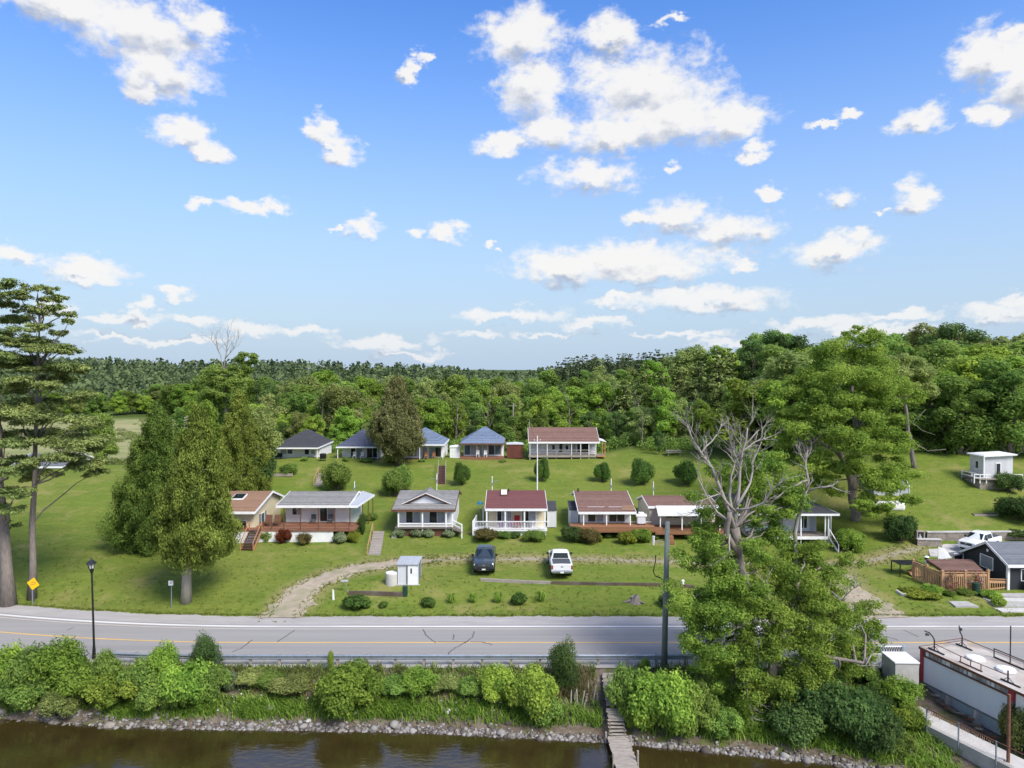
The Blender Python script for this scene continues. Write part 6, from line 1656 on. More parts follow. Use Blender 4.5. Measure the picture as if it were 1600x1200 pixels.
g = on_ground(802, 125); t = Thing('utility_pole', 'slim pale pole standing in the wood edge beside the brown shed', 'pole', g)
t.add('pole', tube([g, Vector((g.x,g.y,PZ(630,125)))], [.14,.1], 8), bark_pale); t.add('crossbar', bar((g.x-.7,g.y,PZ(634,125)),(g.x+.7,g.y,PZ(634,125)),.1), wood_grey)
# the roadside utility pole
g = Vector((PX(1039, 47.3), 47.3, -.1)); zt = AT(1043, 815, 47.3).z; tx = AT(1043, 815, 47.3).x
t = Thing('utility_pole', 'tall grey green utility pole at the guardrail by the road', 'pole', g)
t.add('pole', tube([g-Vector((0,0,.5)), Vector(((g.x+tx)/2, g.y, zt/2)), Vector((tx, g.y, zt))], [.21,.185,.16], 12), pole_grey, smooth=True)
t.add('bracket', [bar((tx-.1,g.y,zt-1.35),(tx-.95,g.y-.1,zt-1.3),.06), bar((tx-.1,g.y,zt-1.7),(tx-.8,g.y-.1,zt-1.35),.04)], wood_grey)
t.add('insulator', tube([(tx-.95,g.y-.1,zt-1.55),(tx-.95,g.y-.1,zt-.95)], [.07,.09], 8), white)
t.add('service_cable', tube([AT(1024,868,47.2), AT(1024.5,876,47.1), AT(1022,886,47.0), AT(1021,894,47.0), AT(1024,900,47.05), AT(1032,903,47.1), AT(1039,910,47.25)], .035, 6), black_plastic)
t.add('band', [disc((tx-.03,g.y,zt*.52),(0,0,1),.2,.08,12)], grey_metal)
# street lantern
Yl = 48.4; gx_ = PX(143.5, Yl); g = Vector((gx_, Yl + .0, -.05)); zt = PZ(873, Yl); lx = PX(140.5, Yl)
t = Thing('street_lamp', 'black lantern street lamp standing among the bank bushes', 'street lamp', g)
def lz(py): return PZ(py, Yl)
t.add('post', tube([g-Vector((0,0,.4)), g+Vector((0,0,.5)), (gx_, Yl, 1.0), (lx+.05, Yl, lz(893))], [.14,.12,.075,.055], 10), black_metal)
t.add('collar', tube([(lx+.05,Yl,lz(896)),(lx+.05,Yl,lz(892)),(lx+.03,Yl,lz(888))], [.07,.12,.16], 10), black_metal)
t.add('glass', tube([(lx+.03,Yl,lz(888)),(lx+.02,Yl,lz(880))], [.15,.24], 8), lamp_glass)
t.add('cage', [bar((lx+.03+.16*math.cos(a),Yl+.16*math.sin(a),lz(888)),(lx+.02+.25*math.cos(a),Yl+.25*math.sin(a),lz(880)),.03) for a in [k*math.pi/3 for k in range(6)]], black_metal)
t.add('roof_cap', tube([(lx+.02,Yl,lz(880.5)),(lx+.02,Yl,lz(879)),(lx+.02,Yl,lz(875)),(lx+.02,Yl,lz(873.5)),(lx+.02,Yl,lz(871))], [.33,.31,.1,.05,.015], 8), black_metal)
# signs
g = ground_at(51, 946); zt = AT(50, 912, g.y).z; sx_ = PX(50, g.y)
t = Thing('warning_sign', 'yellow diamond warning sign on a grey post by the pines', 'sign', g)
t.add('post', box(g.x-.04,g.x+.04,g.y-.02,g.y+.03,g.z-.2,zt+.3), grey_metal)
R_ = 10*g.y/F
pl_ = t.add('plate', prism([tuple(Vector((sx_,g.y-.05,zt))+Vector((R_*math.cos(a),0,R_*math.sin(a)))) for a in (R(-98), R(-12), R(82), R(168))], (0,.025,0)), yellow_sign)
t.add('symbol', [bar((sx_-.26,g.y-.056,zt-.10),(sx_+.22,g.y-.056,zt+.02),.05,.012,up=(0,1,0)), bar((sx_-.18,g.y-.056,zt+.06),(sx_+.0,g.y-.056,zt+.16),.05,.012,up=(0,1,0)), bar((sx_+.0,g.y-.056,zt+.16),(sx_+.22,g.y-.056,zt+.14),.05,.012,up=(0,1,0))], wood_orange, pl_)
g = ground_at(268, 951); zt = AT(267, 911, g.y).z
t = Thing('small_sign', 'small white square sign on a thin post on the left lawn', 'sign', g)
t.add('post', box(g.x-.03,g.x+.03,g.y,g.y+.04,g.z-.2,zt+.1), grey_metal)
pl_ = t.add('plate', rounded_box(g.x-.23,g.x+.17,g.y-.03,g.y-.005,zt-.2,zt+.2,.01), white)
t.add('symbol', [bar((g.x-.1,g.y-.036,zt-.06),(g.x+.06,g.y-.036,zt+.09),.05,.01,up=(0,1,0)), bar((g.x-.02,g.y-.036,zt+.1),(g.x+.08,g.y-.036,zt+.1),.04,.01,up=(0,1,0))], wood_orange, pl_)
# guard rail
def guard_rail():
    px0, px1 = PX(150, 47.4), PX(1100, 47.4)
    t = Thing('guard_rail', 'steel guard rail along the lake side of the road', 'guard rail', ((px0+px1)/2, 47.3, 0))
    X_ = np.arange(px0, px1, 1.0); B_ = bend(X_)
    prof = [(-.02,.42),(-.09,.48),(-.09,.53),(-.02,.57),(-.02,.61),(-.09,.65),(-.09,.70),(-.02,.76),(.0,.76),(.0,.42)]
    V, Fc = [], []
    for x, b in zip(X_, B_):
        V += [(x, 47.3+b+a, z) for a, z in prof]
    m = len(prof)
    for i in range(len(X_)-1):
        for k in range(m): Fc.append((i*m+k, i*m+(k+1) % m, (i+1)*m+(k+1) % m, (i+1)*m+k))
    t.add('beam', [(V, Fc)], grey_metal)
    x = px0+.5
    while x < px1:
        b = float(bend(x)); t.add('post', box(x-.08, x+.08, 47.31+b, 47.47+b, -.6, .82), wood_grey); x += 1.95
guard_rail()
# white tank, booth, timber edge, stakes on the front lawn
g = ground_at(612, 912); r = 9.5*g.y/F; h = 17*g.y/F
t = Thing('water_tank', 'round white tank beside the pale grey utility booth', 'tank', g)
t.add('body', tube([g-Vector((0,0,.1)), g+Vector((0,0,h-.05)), g+Vector((0,0,h))], [r,r,r*.93], 20), concrete_light); t.add('lid', tube([g+Vector((0,0,h)), g+Vector((0,0,h+.06)), g+Vector((0,0,h+.1))], [r*.97,r*.97,r*.3], 20), white); t.add('cap', disc(g+Vector((.05,0,h+.12)),(0,0,1),.1,.08), white)
g = ground_at(637, 914); Yb_ = g.y; xa, xb = PX(621, Yb_), PX(653, Yb_); zb_ = g.z; zt = PZ(880.5, Yb_); zt2 = PZ(869.5, Yb_+2.2)
t = Thing('utility_booth', 'pale grey utility booth with sloping roof beside the driveway', 'booth', g)
t.add('wall', prism([(xa,Yb_,zb_-.2),(xa,Yb_+2.1,zb_-.2),(xa,Yb_+2.1,zt2-.08),(xa,Yb_,zt-.05)], (xb-xa,0,0)), shed_siding)
t.add('roof', [slab((xa-.1,Yb_-.15,zt-.02),(xb+.05,Yb_-.15,zt-.02),(xb+.05,Yb_+1.3,zt2+.0),(xa-.1,Yb_+1.3,zt2+.0),.07), slab((xa-.1,Yb_+1.3,zt2+.003),(xb+.1,Yb_+1.3,zt2+.003),(xb+.1,Yb_+2.25,zt2+.03),(xa-.1,Yb_+2.25,zt2+.03),.07)], roof_grey_metal)
d = t.add('door', box(PX(637,Yb_), PX(651.5,Yb_), Yb_-.04, Yb_-.003, zb_, zt-.12), white); t.add('vent', box(PX(641,Yb_), PX(643.3,Yb_), Yb_-.055, Yb_-.043, zb_+1.0, zb_+1.45), black_plastic, d)
t.add('side_slats', [box(xb+.003, xb+.03, Yb_+.3+k*.4, Yb_+.45+k*.4, zb_, zt) for k in range(4)], roof_slate)
t.add('conduit', tube([(PX(635.5,Yb_),Yb_-.05,zb_-.1),(PX(635.5,Yb_),Yb_-.05,zt-.2)], .04, 6), roof_slate)
t.add('base', box(xa-.15, xb+.15, Yb_-.15, Yb_+2.2, zb_-.3, zb_+.03), concrete)
b = ground_at(633, 931)
single('service_box', 'dark green service box at the end of the short timber edge', 'box', rounded_box(b.x-.2,b.x+.2,b.y-.2,b.y+.2,b.z-.1,b.z+.85,.03), plastic_green, b)
def timber_edge(label, pts, mat, h=.3, w=.2):
    P = [ground_at(*p) for p in pts]; t = Thing('timber_edge', label, 'edging', P[0])
    for a, b in zip(P[:-1], P[1:]):
        t.add('timber', bar(a+Vector((0,0,h/2-.06)), b+Vector((0,0,h/2-.06)), w, h), mat)
timber_edge('short dark timber edge left of the dark green service box', [(545,930),(575,930),(604,931),(630,932)], wood_dark, .4)
timber_edge('long timber edge below the two parked vehicles', [(751,908),(784,909.5),(820,911.5),(860,913)], wood_grey)
timber_edge('dark old timber edge running on below the parking lawn to the pole', [(862,913),(905,914),(950,915),(1000,915),(1040,916.5),(1085,919)], wood_dark)
g = ground_at(521, 938); single('white_stake', 'short white marker stake by the driveway', 'stake', prism([tuple(g+Vector((-.09,0,-.1))), tuple(g+Vector((.09,0,-.1))), tuple(g+Vector((.05,0,.8))), tuple(g+Vector((-.08,0,.9)))], (0,.06,0)), white, g)
g = ground_at(544, 926); t = Thing('yard_marker', 'thin marker with small flat head beside the driveway', 'marker', g)
t.add('post', tube([g-Vector((0,0,.1)), g+Vector((-.25,0,.95))], .03, 6), grey_metal); t.add('head', rounded_box(g.x-.6,g.x-.02,g.y-.12,g.y+.12,g.z+.93,g.z+1.08,.03), roof_grey_metal)
g = ground_at(992, 941); rng_ = np.random.default_rng(3)
t = Thing('tree_stump', 'low weathered tree stump on the front lawn', 'stump', g)
t.add('stump', tube([g-Vector((0,0,.1)), g+Vector((0,0,.15)), g+Vector((.02,0,.42)), g+Vector((0,0,.44))], [.62,.46,.38,.3], 11), bark_grey); t.add('root', [tube([g+Vector((0,0,.15)), g+Vector((a,b,.02))], [.2,.06], 6) for a, b in ((-1.0,-.2),(.7,-.5),(.3,.7))], bark_grey)
g = ground_at(1067, 917); single('white_post', 'stubby white post at the end of the old timber edge', 'post', tube([g, g+Vector((0,0,.45)), g+Vector((0,0,.5)), g+Vector((0,0,.62))], [.1,.1,.16,.05], 8), white, g)
g = ground_at(800, 753)  # blue umbrella of the side deck
c = AT(750, 786, 80); t = Thing('blue_parasol', 'small blue parasol left of the maroon roofed cottage', 'parasol', (c.x, c.y, H(c.x, c.y)))
t.add('canopy', tube([(c.x,c.y,c.z-.12),(c.x,c.y,c.z+.14),(c.x,c.y,c.z+.2)], [.36,.18,.02], 8), plain('blue_cloth', (.02,.15,.35), .7)); t.add('pole', tube([(c.x,c.y,H(c.x,c.y)),(c.x,c.y,c.z)], .03, 6), grey_metal)
g = AT(811, 762, 88); single('yellow_board', 'leaning yellow plank on the slope above the maroon roof', 'plank', bar((g.x-.15,88,H(g.x,88)),(g.x+.2,88.4,H(g.x,88)+.95),.16,.04), L_gold and yellow_sign, (g.x, 88, H(g.x, 88)))

# ------------------------------------------------------------------ vehicles
def pickup(name, label, loc, rz, paint, group, tonneau=True):
    """x forward, y left, z up; about 5.6 m long"""
    root = bpy.data.objects.new(name, None); COL.objects.link(root); tag(root, label, 'pickup truck', group)
    root.location = loc; root.rotation_euler = (0, 0, rz)
    class T0:
        pass
    def add(nm, prims, mat, parent=None, smooth=False):
        if isinstance(prims, tuple): prims = [prims]
        o = bpy.data.objects.new(nm, make_mesh(nm, prims, mat, (0,0,0), smooth)); COL.objects.link(o); o.parent = parent or root; return o
    hw = .97
    def loft(secs):
        """sections across: list of [(x,z,halfwidth)] rings mirrored; each ring a list of (y,z) at x"""
        V, Fc = [], []; n = len(secs[0][1])
        for x, ring in secs: V += [(x, y, z) for y, z in ring]
        for i in range(len(secs)-1):
            for k in range(n): Fc.append((i*n+k, i*n+(k+1) % n, (i+1)*n+(k+1) % n, (i+1)*n+k))
        Fc.append(tuple(range(n-1,-1,-1))); Fc.append(tuple((len(secs)-1)*n+k for k in range(n)))
        return V, Fc
    def ring(w, z0, z1, sh=.10, cr=.03):
        return [(-w*.96,z0),(w*.96,z0),(w,z0+.12),(w,z1-sh),(w*.985,z1-sh*.45),(w*.90,z1),(0,z1+cr),(-w*.90,z1),(-w*.985,z1-sh*.45),(-w,z1-sh),(-w,z0+.12)]
    body = loft([(2.78, ring(hw*.86,.52,1.00)), (2.70, ring(hw*.93,.46,1.10)), (2.45, ring(hw*.985,.42,1.17)), (1.75, ring(hw,.42,1.22)), (1.05, ring(hw,.42,1.25)), (-.95, ring(hw,.42,1.24)), (-1.0, ring(hw,.42,1.26)), (-2.70, ring(hw*.99,.45,1.26)), (-2.76, ring(hw*.97,.5,1.24))])
    bo = add('body', body, paint, smooth=False)
    # cab
    def cring(w0, w1, z0, z1): return [(-w0,z0),(w0,z0),(w1+.02,z1-.1),(w1-.09,z1),(0,z1+.03),(-w1+.09,z1),(-w1-.02,z1-.1)]
    cabs = [(1.15, cring(hw*.93,hw*.93,1.2,1.27)), (.42, cring(hw*.95,hw*.77,1.2,1.80)), (.05, cring(hw*.96,hw*.77,1.2,1.90)), (-.75, cring(hw*.96,hw*.77,1.2,1.90)), (-.92, cring(hw*.95,hw*.77,1.2,1.84)), (-1.02, cring(hw*.94,hw*.92,1.2,1.30))]
    cb = add('cab', loft(cabs), paint)
    # glass
    add('windshield', [([(1.14,-.80,1.285),(1.14,.80,1.285),(.47,.66,1.785),(.47,-.66,1.785)], [(0,1,2,3)])], car_glass, cb)
    add('rear_window', [([(-1.03,-.72,1.345),(-1.03,.72,1.345),(-.945,.63,1.80),(-.945,-.63,1.80)], [(0,1,2,3)])], car_glass, cb)
    for s in (-1, 1):
        for a, b_, a2, b2 in ((.95,.18,.50,.16),(.10,-.80,.09,-.72)):
            add('side_window', [([(a,s*.925,1.29),(b_,s*.935,1.29),(b2,s*.80,1.76),(a2,s*.80,1.74)], [(0,1,2,3)])], car_glass, cb)
        m = add('mirror', rounded_box(.72,.84,s*1.0-.0 if s > 0 else s*1.22, s*1.22 if s > 0 else s*1.0,1.22,1.42,.03), black_plastic if paint is not car_white else black_plastic)
        add('headlight', rounded_box(2.60,2.76, s*.90 if s < 0 else s*.62, s*.62 if s < 0 else s*.90, .86, 1.02, .02), lamp_clear)
        add('tail_light', rounded_box(-2.79,-2.70, s*.955 if s < 0 else s*.82, s*.82 if s < 0 else s*.955, .78, 1.14, .02), lamp_red)
        add('door_handle', [box(.0,.16,s*.97 if s > 0 else s*.99,s*.99 if s > 0 else s*.97,1.05,1.09), box(-.9,-.74,s*.97 if s > 0 else s*.99,s*.99 if s > 0 else s*.97,1.05,1.09)], black_plastic if paint is car_white else chrome, bo)
        for wx in (1.78, -1.72):
            add('wheel_arch', tube([(wx+.46*math.cos(a), s*.975, .40+.46*math.sin(a)) for a in [math.pi*k/8 for k in range(9)]], .035, 5, False), black_plastic, bo)
            ty = add('wheel', tube([(wx,s*.72,.39),(wx,s*.74,.39),(wx,s*.97,.39),(wx,s*.985,.39)], [.33,.39,.39,.33], 20), tyre_m)
            add('rim', [tube([(wx,s*.95,.39),(wx,s*.99,.39),(wx,s*.992,.39)], [.24,.23,.06], 12)], chrome, ty)
    gr = add('grille', rounded_box(2.70,2.80,-.60,.60,.74,1.02,.03), black_plastic)
    for k in range(3): add('bar', box(2.80,2.815,-.56,.56,.80+k*.08,.825+k*.08), roof_slate, gr)
    add('emblem', [tube([(2.80,0,.90),(2.83,0,.90)], .0, 4)] and [([(2.822,.13*math.cos(2*math.pi*k/12),.90+.055*math.sin(2*math.pi*k/12)) for k in range(12)], [tuple(range(12))])], chrome, gr)
    fb = add('front_bumper', rounded_box(2.58,2.90,-.93,.93,.44,.68,.06), black_plastic if paint is car_dark else paint); add('licence_plate', box(2.905,2.915,-.16,.16,.5,.62), white, fb)
    add('lower_grille', box(2.86,2.906,-.5,.5,.47,.49), chrome, fb)
    rb = add('rear_bumper', rounded_box(-2.95,-2.72,-.93,.93,.46,.68,.04), chrome if paint is car_white else black_plastic); add('licence_plate', box(-2.962,-2.952,-.16,.16,.49,.63), white, rb)
    tg = add('tailgate', rounded_box(-2.80,-2.74,-.80,.80,.72,1.24,.02), paint); add('emblem', [([(-2.806,.11*math.cos(2*math.pi*k/12),1.02+.045*math.sin(2*math.pi*k/12)) for k in range(12)], [tuple(range(12))])], black_plastic, tg)
    add('bed_cover', box(-2.68,-1.08,-.80,.80,1.30,1.315), plain('dark_tonneau_'+name+str(len(MATS)), (.07,.08,.09), .6))
    add('undercarriage', box(-2.3,2.3,-.7,.7,.28,.45), black_plastic)
    return root
GVH = 'pickup trucks'
g = ground_at(756, 901); g.y += 2.6; g.z = H(g.x, g.y)
pickup('pickup_truck', 'dark slate pickup parked facing the road on the front lawn', g, R(-90), car_dark, GVH)
g = ground_at(878, 907); g.y += 2.7; g.z = H(g.x, g.y)
pickup('pickup_truck', 'white pickup with dark bed cover parked tail to the road', g, R(90), car_white, GVH)
pickup('pickup_truck', 'white pickup on the concrete pad behind the charcoal house', (PX(1532, 72.4), 72.4, 1.5), math.atan2(-.5, -.86), car_white, GVH).scale = (.92, .92, .92)
# ------------------------------------------------------------------ shrubs on the lawns
GC = 'clipped shrubs across the middle lawn'
for k, (px, pb, pt, w, lab) in enumerate([(526,767,717,46,'leafy shrub beside the short dark upper steps'),(616,776,728,40,'tall rounded shrub behind the white gabled cottage, lower of the pair'),(628,765,722,38,'loose shrub just behind the tall rounded shrub below the juniper'),
    (722,758,719,27,'dark clipped shrub right of the timber steps'),(846,753,711,25,'tall narrow clipped shrub behind the tall thin white pole'),(940,753,719,28,'small clipped shrub above the brown roofed lower cottage'),(1004,757,712,39,'large round clipped shrub left of the bleached branches'),(1072,757,715,42,'clipped shrub half hidden by the bleached branches')]):
    bush_px('round' if k > 1 else 'loose', px, pb, pt, w, L_clip if k > 2 else L_mid, lab, name='clipped_shrub' if k > 2 else 'garden_shrub', group=GC, cat='shrub')
bush_px('loose', 452, 741, 722, 28, L_mid, 'low bushy planting in a box before the charcoal roofed cottage', cat='shrub', name='garden_shrub')
bush_px('loose2', 398, 764, 700, 62, L_dark, 'dark green shrub mass left of the upper steps', cat='shrub', name='garden_shrub', Y=96)
for k, (px, pb, w, h) in enumerate([(540,722,12,8),(572,721,24,7),(610,721,22,9),(476,722,12,8),(785,716,12,5),(660,719,14,5)]):
    bush_px('mound', px, pb, pb-h, w, L_mid, ('small plant by the navy roofed cottage porch post','low planting along the navy roofed cottage porch','low planting left of the juniper trunk','small plant on the charcoal roofed cottage porch edge','small plant at the glazed cottage deck corner','low planting before the porch right of the juniper')[k], cat='plant', name='garden_plant', Y=107.6)
bedr = ground_at(446, 742); single('planter_box', 'weathered wooden planter box on the upper slope', 'planter', box(bedr.x-1.3, bedr.x+1.3, bedr.y-.9, bedr.y-.75, bedr.z-.1, bedr.z+.3), wood_grey, bedr)
# foundation plantings along the lower row
FP = [('loose',418,845,825,22,L_mid,'green shrub left of the red-leaved shrub'),('loose',444,849,824,24,L_red,'red-leaved shrub before the red-brown deck'),('loose3',475,851,829,24,L_ember,'olive and reddish shrub before the red-brown deck'),
 ('mound',516,840,826,26,L_mid,'green plants under the red-brown deck'),('mound',530,848,829,26,L_hosta,'pale variegated mound before the red-brown deck'),('loose',552,847,827,20,L_gold,'golden shrub at the right end of the deck'),('fine',566,836,797,16,L_dark,'dark upright evergreen at the side porch corner'),
 ('mound',582,812,800,22,L_mid,'low plants beside the side porch'),
 ('mound',622,839,825,23,L_hosta,'leftmost pale hosta mound of the gabled cottage'),('mound',650,839,825,22,L_hosta,'pale hosta mound before the left glass door of the gabled cottage'),('mound',668,839,824.5,24,L_hosta,'pale hosta mound next to the middle post of the gabled cottage'),('mound',700,839,825.5,24,L_hosta,'rightmost pale hosta mound of the gabled cottage'),
 ('loose',758,845,823,38,L_ember,'broad reddish green shrub at the balustrade left end'),('loose',787,841,828,22,L_mid,'green shrub below the balustrade middle'),('mound',806,840,829,20,L_dark,'low dark plants below the balustrade'),('loose2',834,845,825,34,L_mid,'broad green shrub at the balustrade right end'),
 ('loose',893,846,819,34,L_dark,'dark shrub left of the brown deck'),('loose2',916,848,822,38,L_ember,'dark reddish shrub before the brown deck'),('mound',934,847,833,14,L_gold,'small golden plant between the shrubs of the brown deck'),('mound',951,841,832,10,L_mid,'tiny green tuft before the brown deck'),
 ('mound',980,850,828,30,L_gold,'yellow-green bush before the brown deck'),('loose',1002,846,823,32,L_bright,'bright green bush right of the yellow-green bush'),('mound',1022,842,832,16,L_mid,'low plant before the beige cottage step'),
 ('loose',1092,846,830,30,L_mid,'green plants before the white awning cottage'),('loose2',1328,858,822,46,L_bright,'big light green bush right of the white porch stair'),('loose2',1408,846,797,46,L_dark,'dark dense bush between the carport and the retaining wall'),
 ('loose2',1575,768,734,42,L_dark,'dark round bush beside the hillside cabin'),('loose2',1592,812,770,60,L_dark,'dark bush at the right end of the upper lawn'),('mound',1590,840,826,40,L_dark,'low dark shrub on the retaining wall')]
for (kd, px, pb, pt, w, m, lab) in FP: bush_px(kd, px, pb, pt, w, m, lab, cat='shrub', name='garden_shrub')
# row of plants on the front lawn
GR = 'plants in a row on the front lawn'
for (kd, px, pb, pt, w, m, lab) in [('mound',558,951,927,44,L_clip,'large leafy plant at the left end of the front lawn row'),('mound',600,948,938,17,L_mid,'low grassy tuft next to the large leafy plant'),('mound',669,948,931,25,L_clip,'leafy plant below the utility booth'),('mound',812,945,924,27,L_clip,'round leafy plant between the daylily tufts'),('mound',1044,947,922,30,L_dark,'dark plant behind the utility pole')]:
    bush_px(kd, px, pb, pt, w, m, lab, cat='plant', name='lawn_plant', group=GR, stems=False)
def blades(rng, n, r, h, wid, droop=.45):
    a = rng.uniform(0, 6.28, n); q = rng.uniform(0, r*.35, n); L = h*rng.uniform(.6, 1.1, n)
    base = np.stack([np.cos(a)*q, np.sin(a)*q, np.zeros(n)], -1); d = np.stack([np.cos(a), np.sin(a), np.zeros(n)], -1); sd = np.stack([-np.sin(a), np.cos(a), np.zeros(n)], -1)*wid
    out = rng.uniform(.3, 1.0, n)[:, None]*r
    mid = base + d*out*.45 + UP*(L*.95)[:, None]; tip = base + d*out + UP*(L*(1-droop)*rng.uniform(.5, 1.2, n))[:, None]
    V = np.stack([base-sd*.5, base+sd*.5, mid+sd*.6, mid-sd*.6, mid-sd*.6, mid+sd*.6, tip+sd*.1, tip-sd*.1], 1).reshape(-1, 3)
    return V, np.arange(len(V)).reshape(-1, 4), np.repeat(np.clip(rng.normal(.55, .25, n), 0, 1), 8)
Vt, Qt, Tt = blades(np.random.default_rng(8), 90, .5, .85, .05)
tuft_me = quad_mesh('blades', Vt, Qt, Tt); tuft_me.materials.append(L_grass)
for k, (px, pb, s) in enumerate([(706,943,.85),(740,942,.85),(779,942,.95),(846,940,1.0)]):
    g = ground_at(px, pb)
    o = bpy.data.objects.new('daylily_tuft', tuft_me); COL.objects.link(o); o.location = g; o.scale = (s*1.1, s*1.1, s*1.05); o.rotation_euler = (0,0,k*1.3)
    tag(o, ('first', 'second', 'third', 'fourth')[k] + ' arching daylily tuft from the left on the front lawn', 'plant', GR)
# plants of the rose fence bed
for (kd, px, pb, pt, w, m, lab) in [('mound',1435,930,919,60,L_gold,'yellow-green plants in the bed left of the fence'),('loose',1455,928,911,30,L_bright,'bright green plants at the fence corner'),('loose',1482,930,920,18,L_mid,'green plants at the foot of the fence corner post'),('loose',1508,928,918,28,L_mid,'green plants at the foot of the rose fence'),('mound',1548,935,920,34,L_bright,'green plants right of the dark green bin'),('mound',1562,946,932,26,L_bright,'green border plants along the paving walk')]:
    bush_px(kd, px, pb, pt, w, m, lab, cat='plant', name='bed_plant', stems=False)
for k, px in enumerate((1489, 1532)):
    g = on_ground(px, Pb.y-.35); rng = np.random.default_rng(60+k)
    root = new_root('climbing_rose', ('pink climbing rose on the middle of the cedar fence', 'pink climbing rose above the dark green bin')[k], 'plant', g, 'climbing roses')
    bl = [((g.x+random.Random(k*9+i).uniform(-.35,.35), g.y, g.z+.2+i*.27), (.38,.18,.3)) for i in range(6)]
    crown_obj('foliage', blob_cards(rng, bl, 900, .11), L_ember, root, g); crown_obj('blossom', blob_cards(rng, [((b[0][0], b[0][1]-.05, b[0][2]), b[1]) for b in bl], 260, .13, .9), L_pinkf, root, g)
    part_mesh('stem', [tube([g, g+Vector((.1,.05,.9)), g+Vector((-.05,.05,1.7))], .025, 5)], bark_brown, root, g)

# ------------------------------------------------------------------ the lake bank
BB = [
 ('loose2',8,1090,997,70,L_bright,'bright bush at the left edge of the bank'),('loose',52,1086,1003,84,L_mid,'green bush on the bank below the pines'),('loose3',92,1082,989,86,L_bright,'tall bright sumac left of the street lamp'),('loose2',40,1102,1043,90,L_mid,'low green bush near the left shore stones'),
 ('loose',125,1096,1029,80,L_bright,'bright bush at the street lamp foot'),('loose2',100,1108,1067,70,L_olive,'olive green shrub low on the left bank'),('loose3',165,1080,1006,52,L_mid,'green bush right of the street lamp'),('loose',185,1100,1043,84,L_bright,'leafy bush in the middle of the left thicket'),('loose2',222,1090,1022,64,L_mid,'mid green bush in the left thicket'),
 ('fine',318,1062,983,62,L_dark,'feathery blue-green juniper rising over the road edge'),('loose3',256,1078,995,52,L_bright,'pale tall bush left of the feathery juniper'),('loose',292,1104,1025,84,L_bright,'large bright bush under the feathery juniper'),('loose2',250,1108,1053,72,L_mid,'green bush low in the left thicket'),('loose',330,1096,1035,56,L_mid,'green bush right of the feathery juniper'),
 ('mound',352,1078,1042,36,L_hosta,'white flowering bush on the bank'),('loose',392,1070,1045,50,L_olive,'olive bush left of the driveway view'),('loose2',418,1066,1046,46,L_mid,'low green bush below the guard rail'),('loose',452,1080,1056,66,L_olive,'brownish green low bush below the guard rail'),
 ('loose2',546,1100,1029,100,L_bright,'big rounded lime green bush at the guard rail'),('fine',517,1050,1012,14,L_bright,'slender sprout left of the lime green bush'),('loose',620,1082,1055,60,L_mid,'green bush right of the lime green bush'),('loose3',655,1088,1038,60,L_bright,'bright bush at the middle of the guard rail'),('loose2',694,1078,1054,54,L_olive,'olive green bush below the middle guard rail'),
 ('loose',735,1088,1057,48,L_mid,'green bush left of the tall lime bush'),('loose3',776,1098,1029,58,L_bright,'tall lime bush right of the road cracks'),('loose2',832,1116,1036,84,L_bright,'large lime bush left of the dark feathery shrub'),('fine',880,1082,988,58,L_dark,'dark feathery shrub standing before the road'),('loose',850,1124,1082,60,L_mid,'green shrub low on the bank left of the dock'),
 ('loose',985,1120,1032,70,L_mid,'green bush right of the dock head'),('loose2',1035,1142,1034,100,L_bright,'large yellowish bush right of the dock'),('loose',1000,1140,1086,60,L_bright,'bright bush beside the dock planks'),('loose2',1085,1140,1055,70,L_mid,'green bush left of the locust trunks'),('fine',1008,1060,1024,22,L_bright,'slender sprouts beside the pole foot'),
 ('loose2',1290,1140,1052,100,L_dark,'dark green shrub under the bright locust'),('loose',1340,1165,1072,90,L_dark,'dark cedar shrub near the concrete wall'),('loose2',1372,1178,1100,70,L_dark,'dark shrub beside the concrete walkway'),('loose',1240,1150,1092,80,L_dark,'dark shrub right of the locust trunk'),('loose3',1408,1110,1050,60,L_bright,'yellow-green maple sapling before the pale trailer wall'),('loose',1420,1140,1100,52,L_bright,'yellow-green branches over the concrete walkway'),
 ('loose',1352,1068,1030,44,L_mid,'green bush beneath the reaching locust limb'),('loose2',1385,1100,1056,56,L_mid,'green bush before the grey storage box'),('loose',1360,1110,1070,60,L_dark,'dark bush before the weathered board fence'),('loose3',1330,1060,1020,40,L_bright,'bright bush beside the road right of the locusts'),('loose',1405,1180,1140,50,L_mid,'low bush at the foot of the concrete wall'),
 ('loose2',1592,1172,1092,56,L_olive,'reddish olive bush at the near end of the trailer'),('loose',1130,1150,1100,60,L_mid,'green bush below the left locust'),
]
for (kd, px, pb, pt, w, m, lab) in BB:
    bush_px(kd, px, pb, pt, w*1.0, m, lab, cat='bush', name='bank_bush', group='bushes on the lake bank')

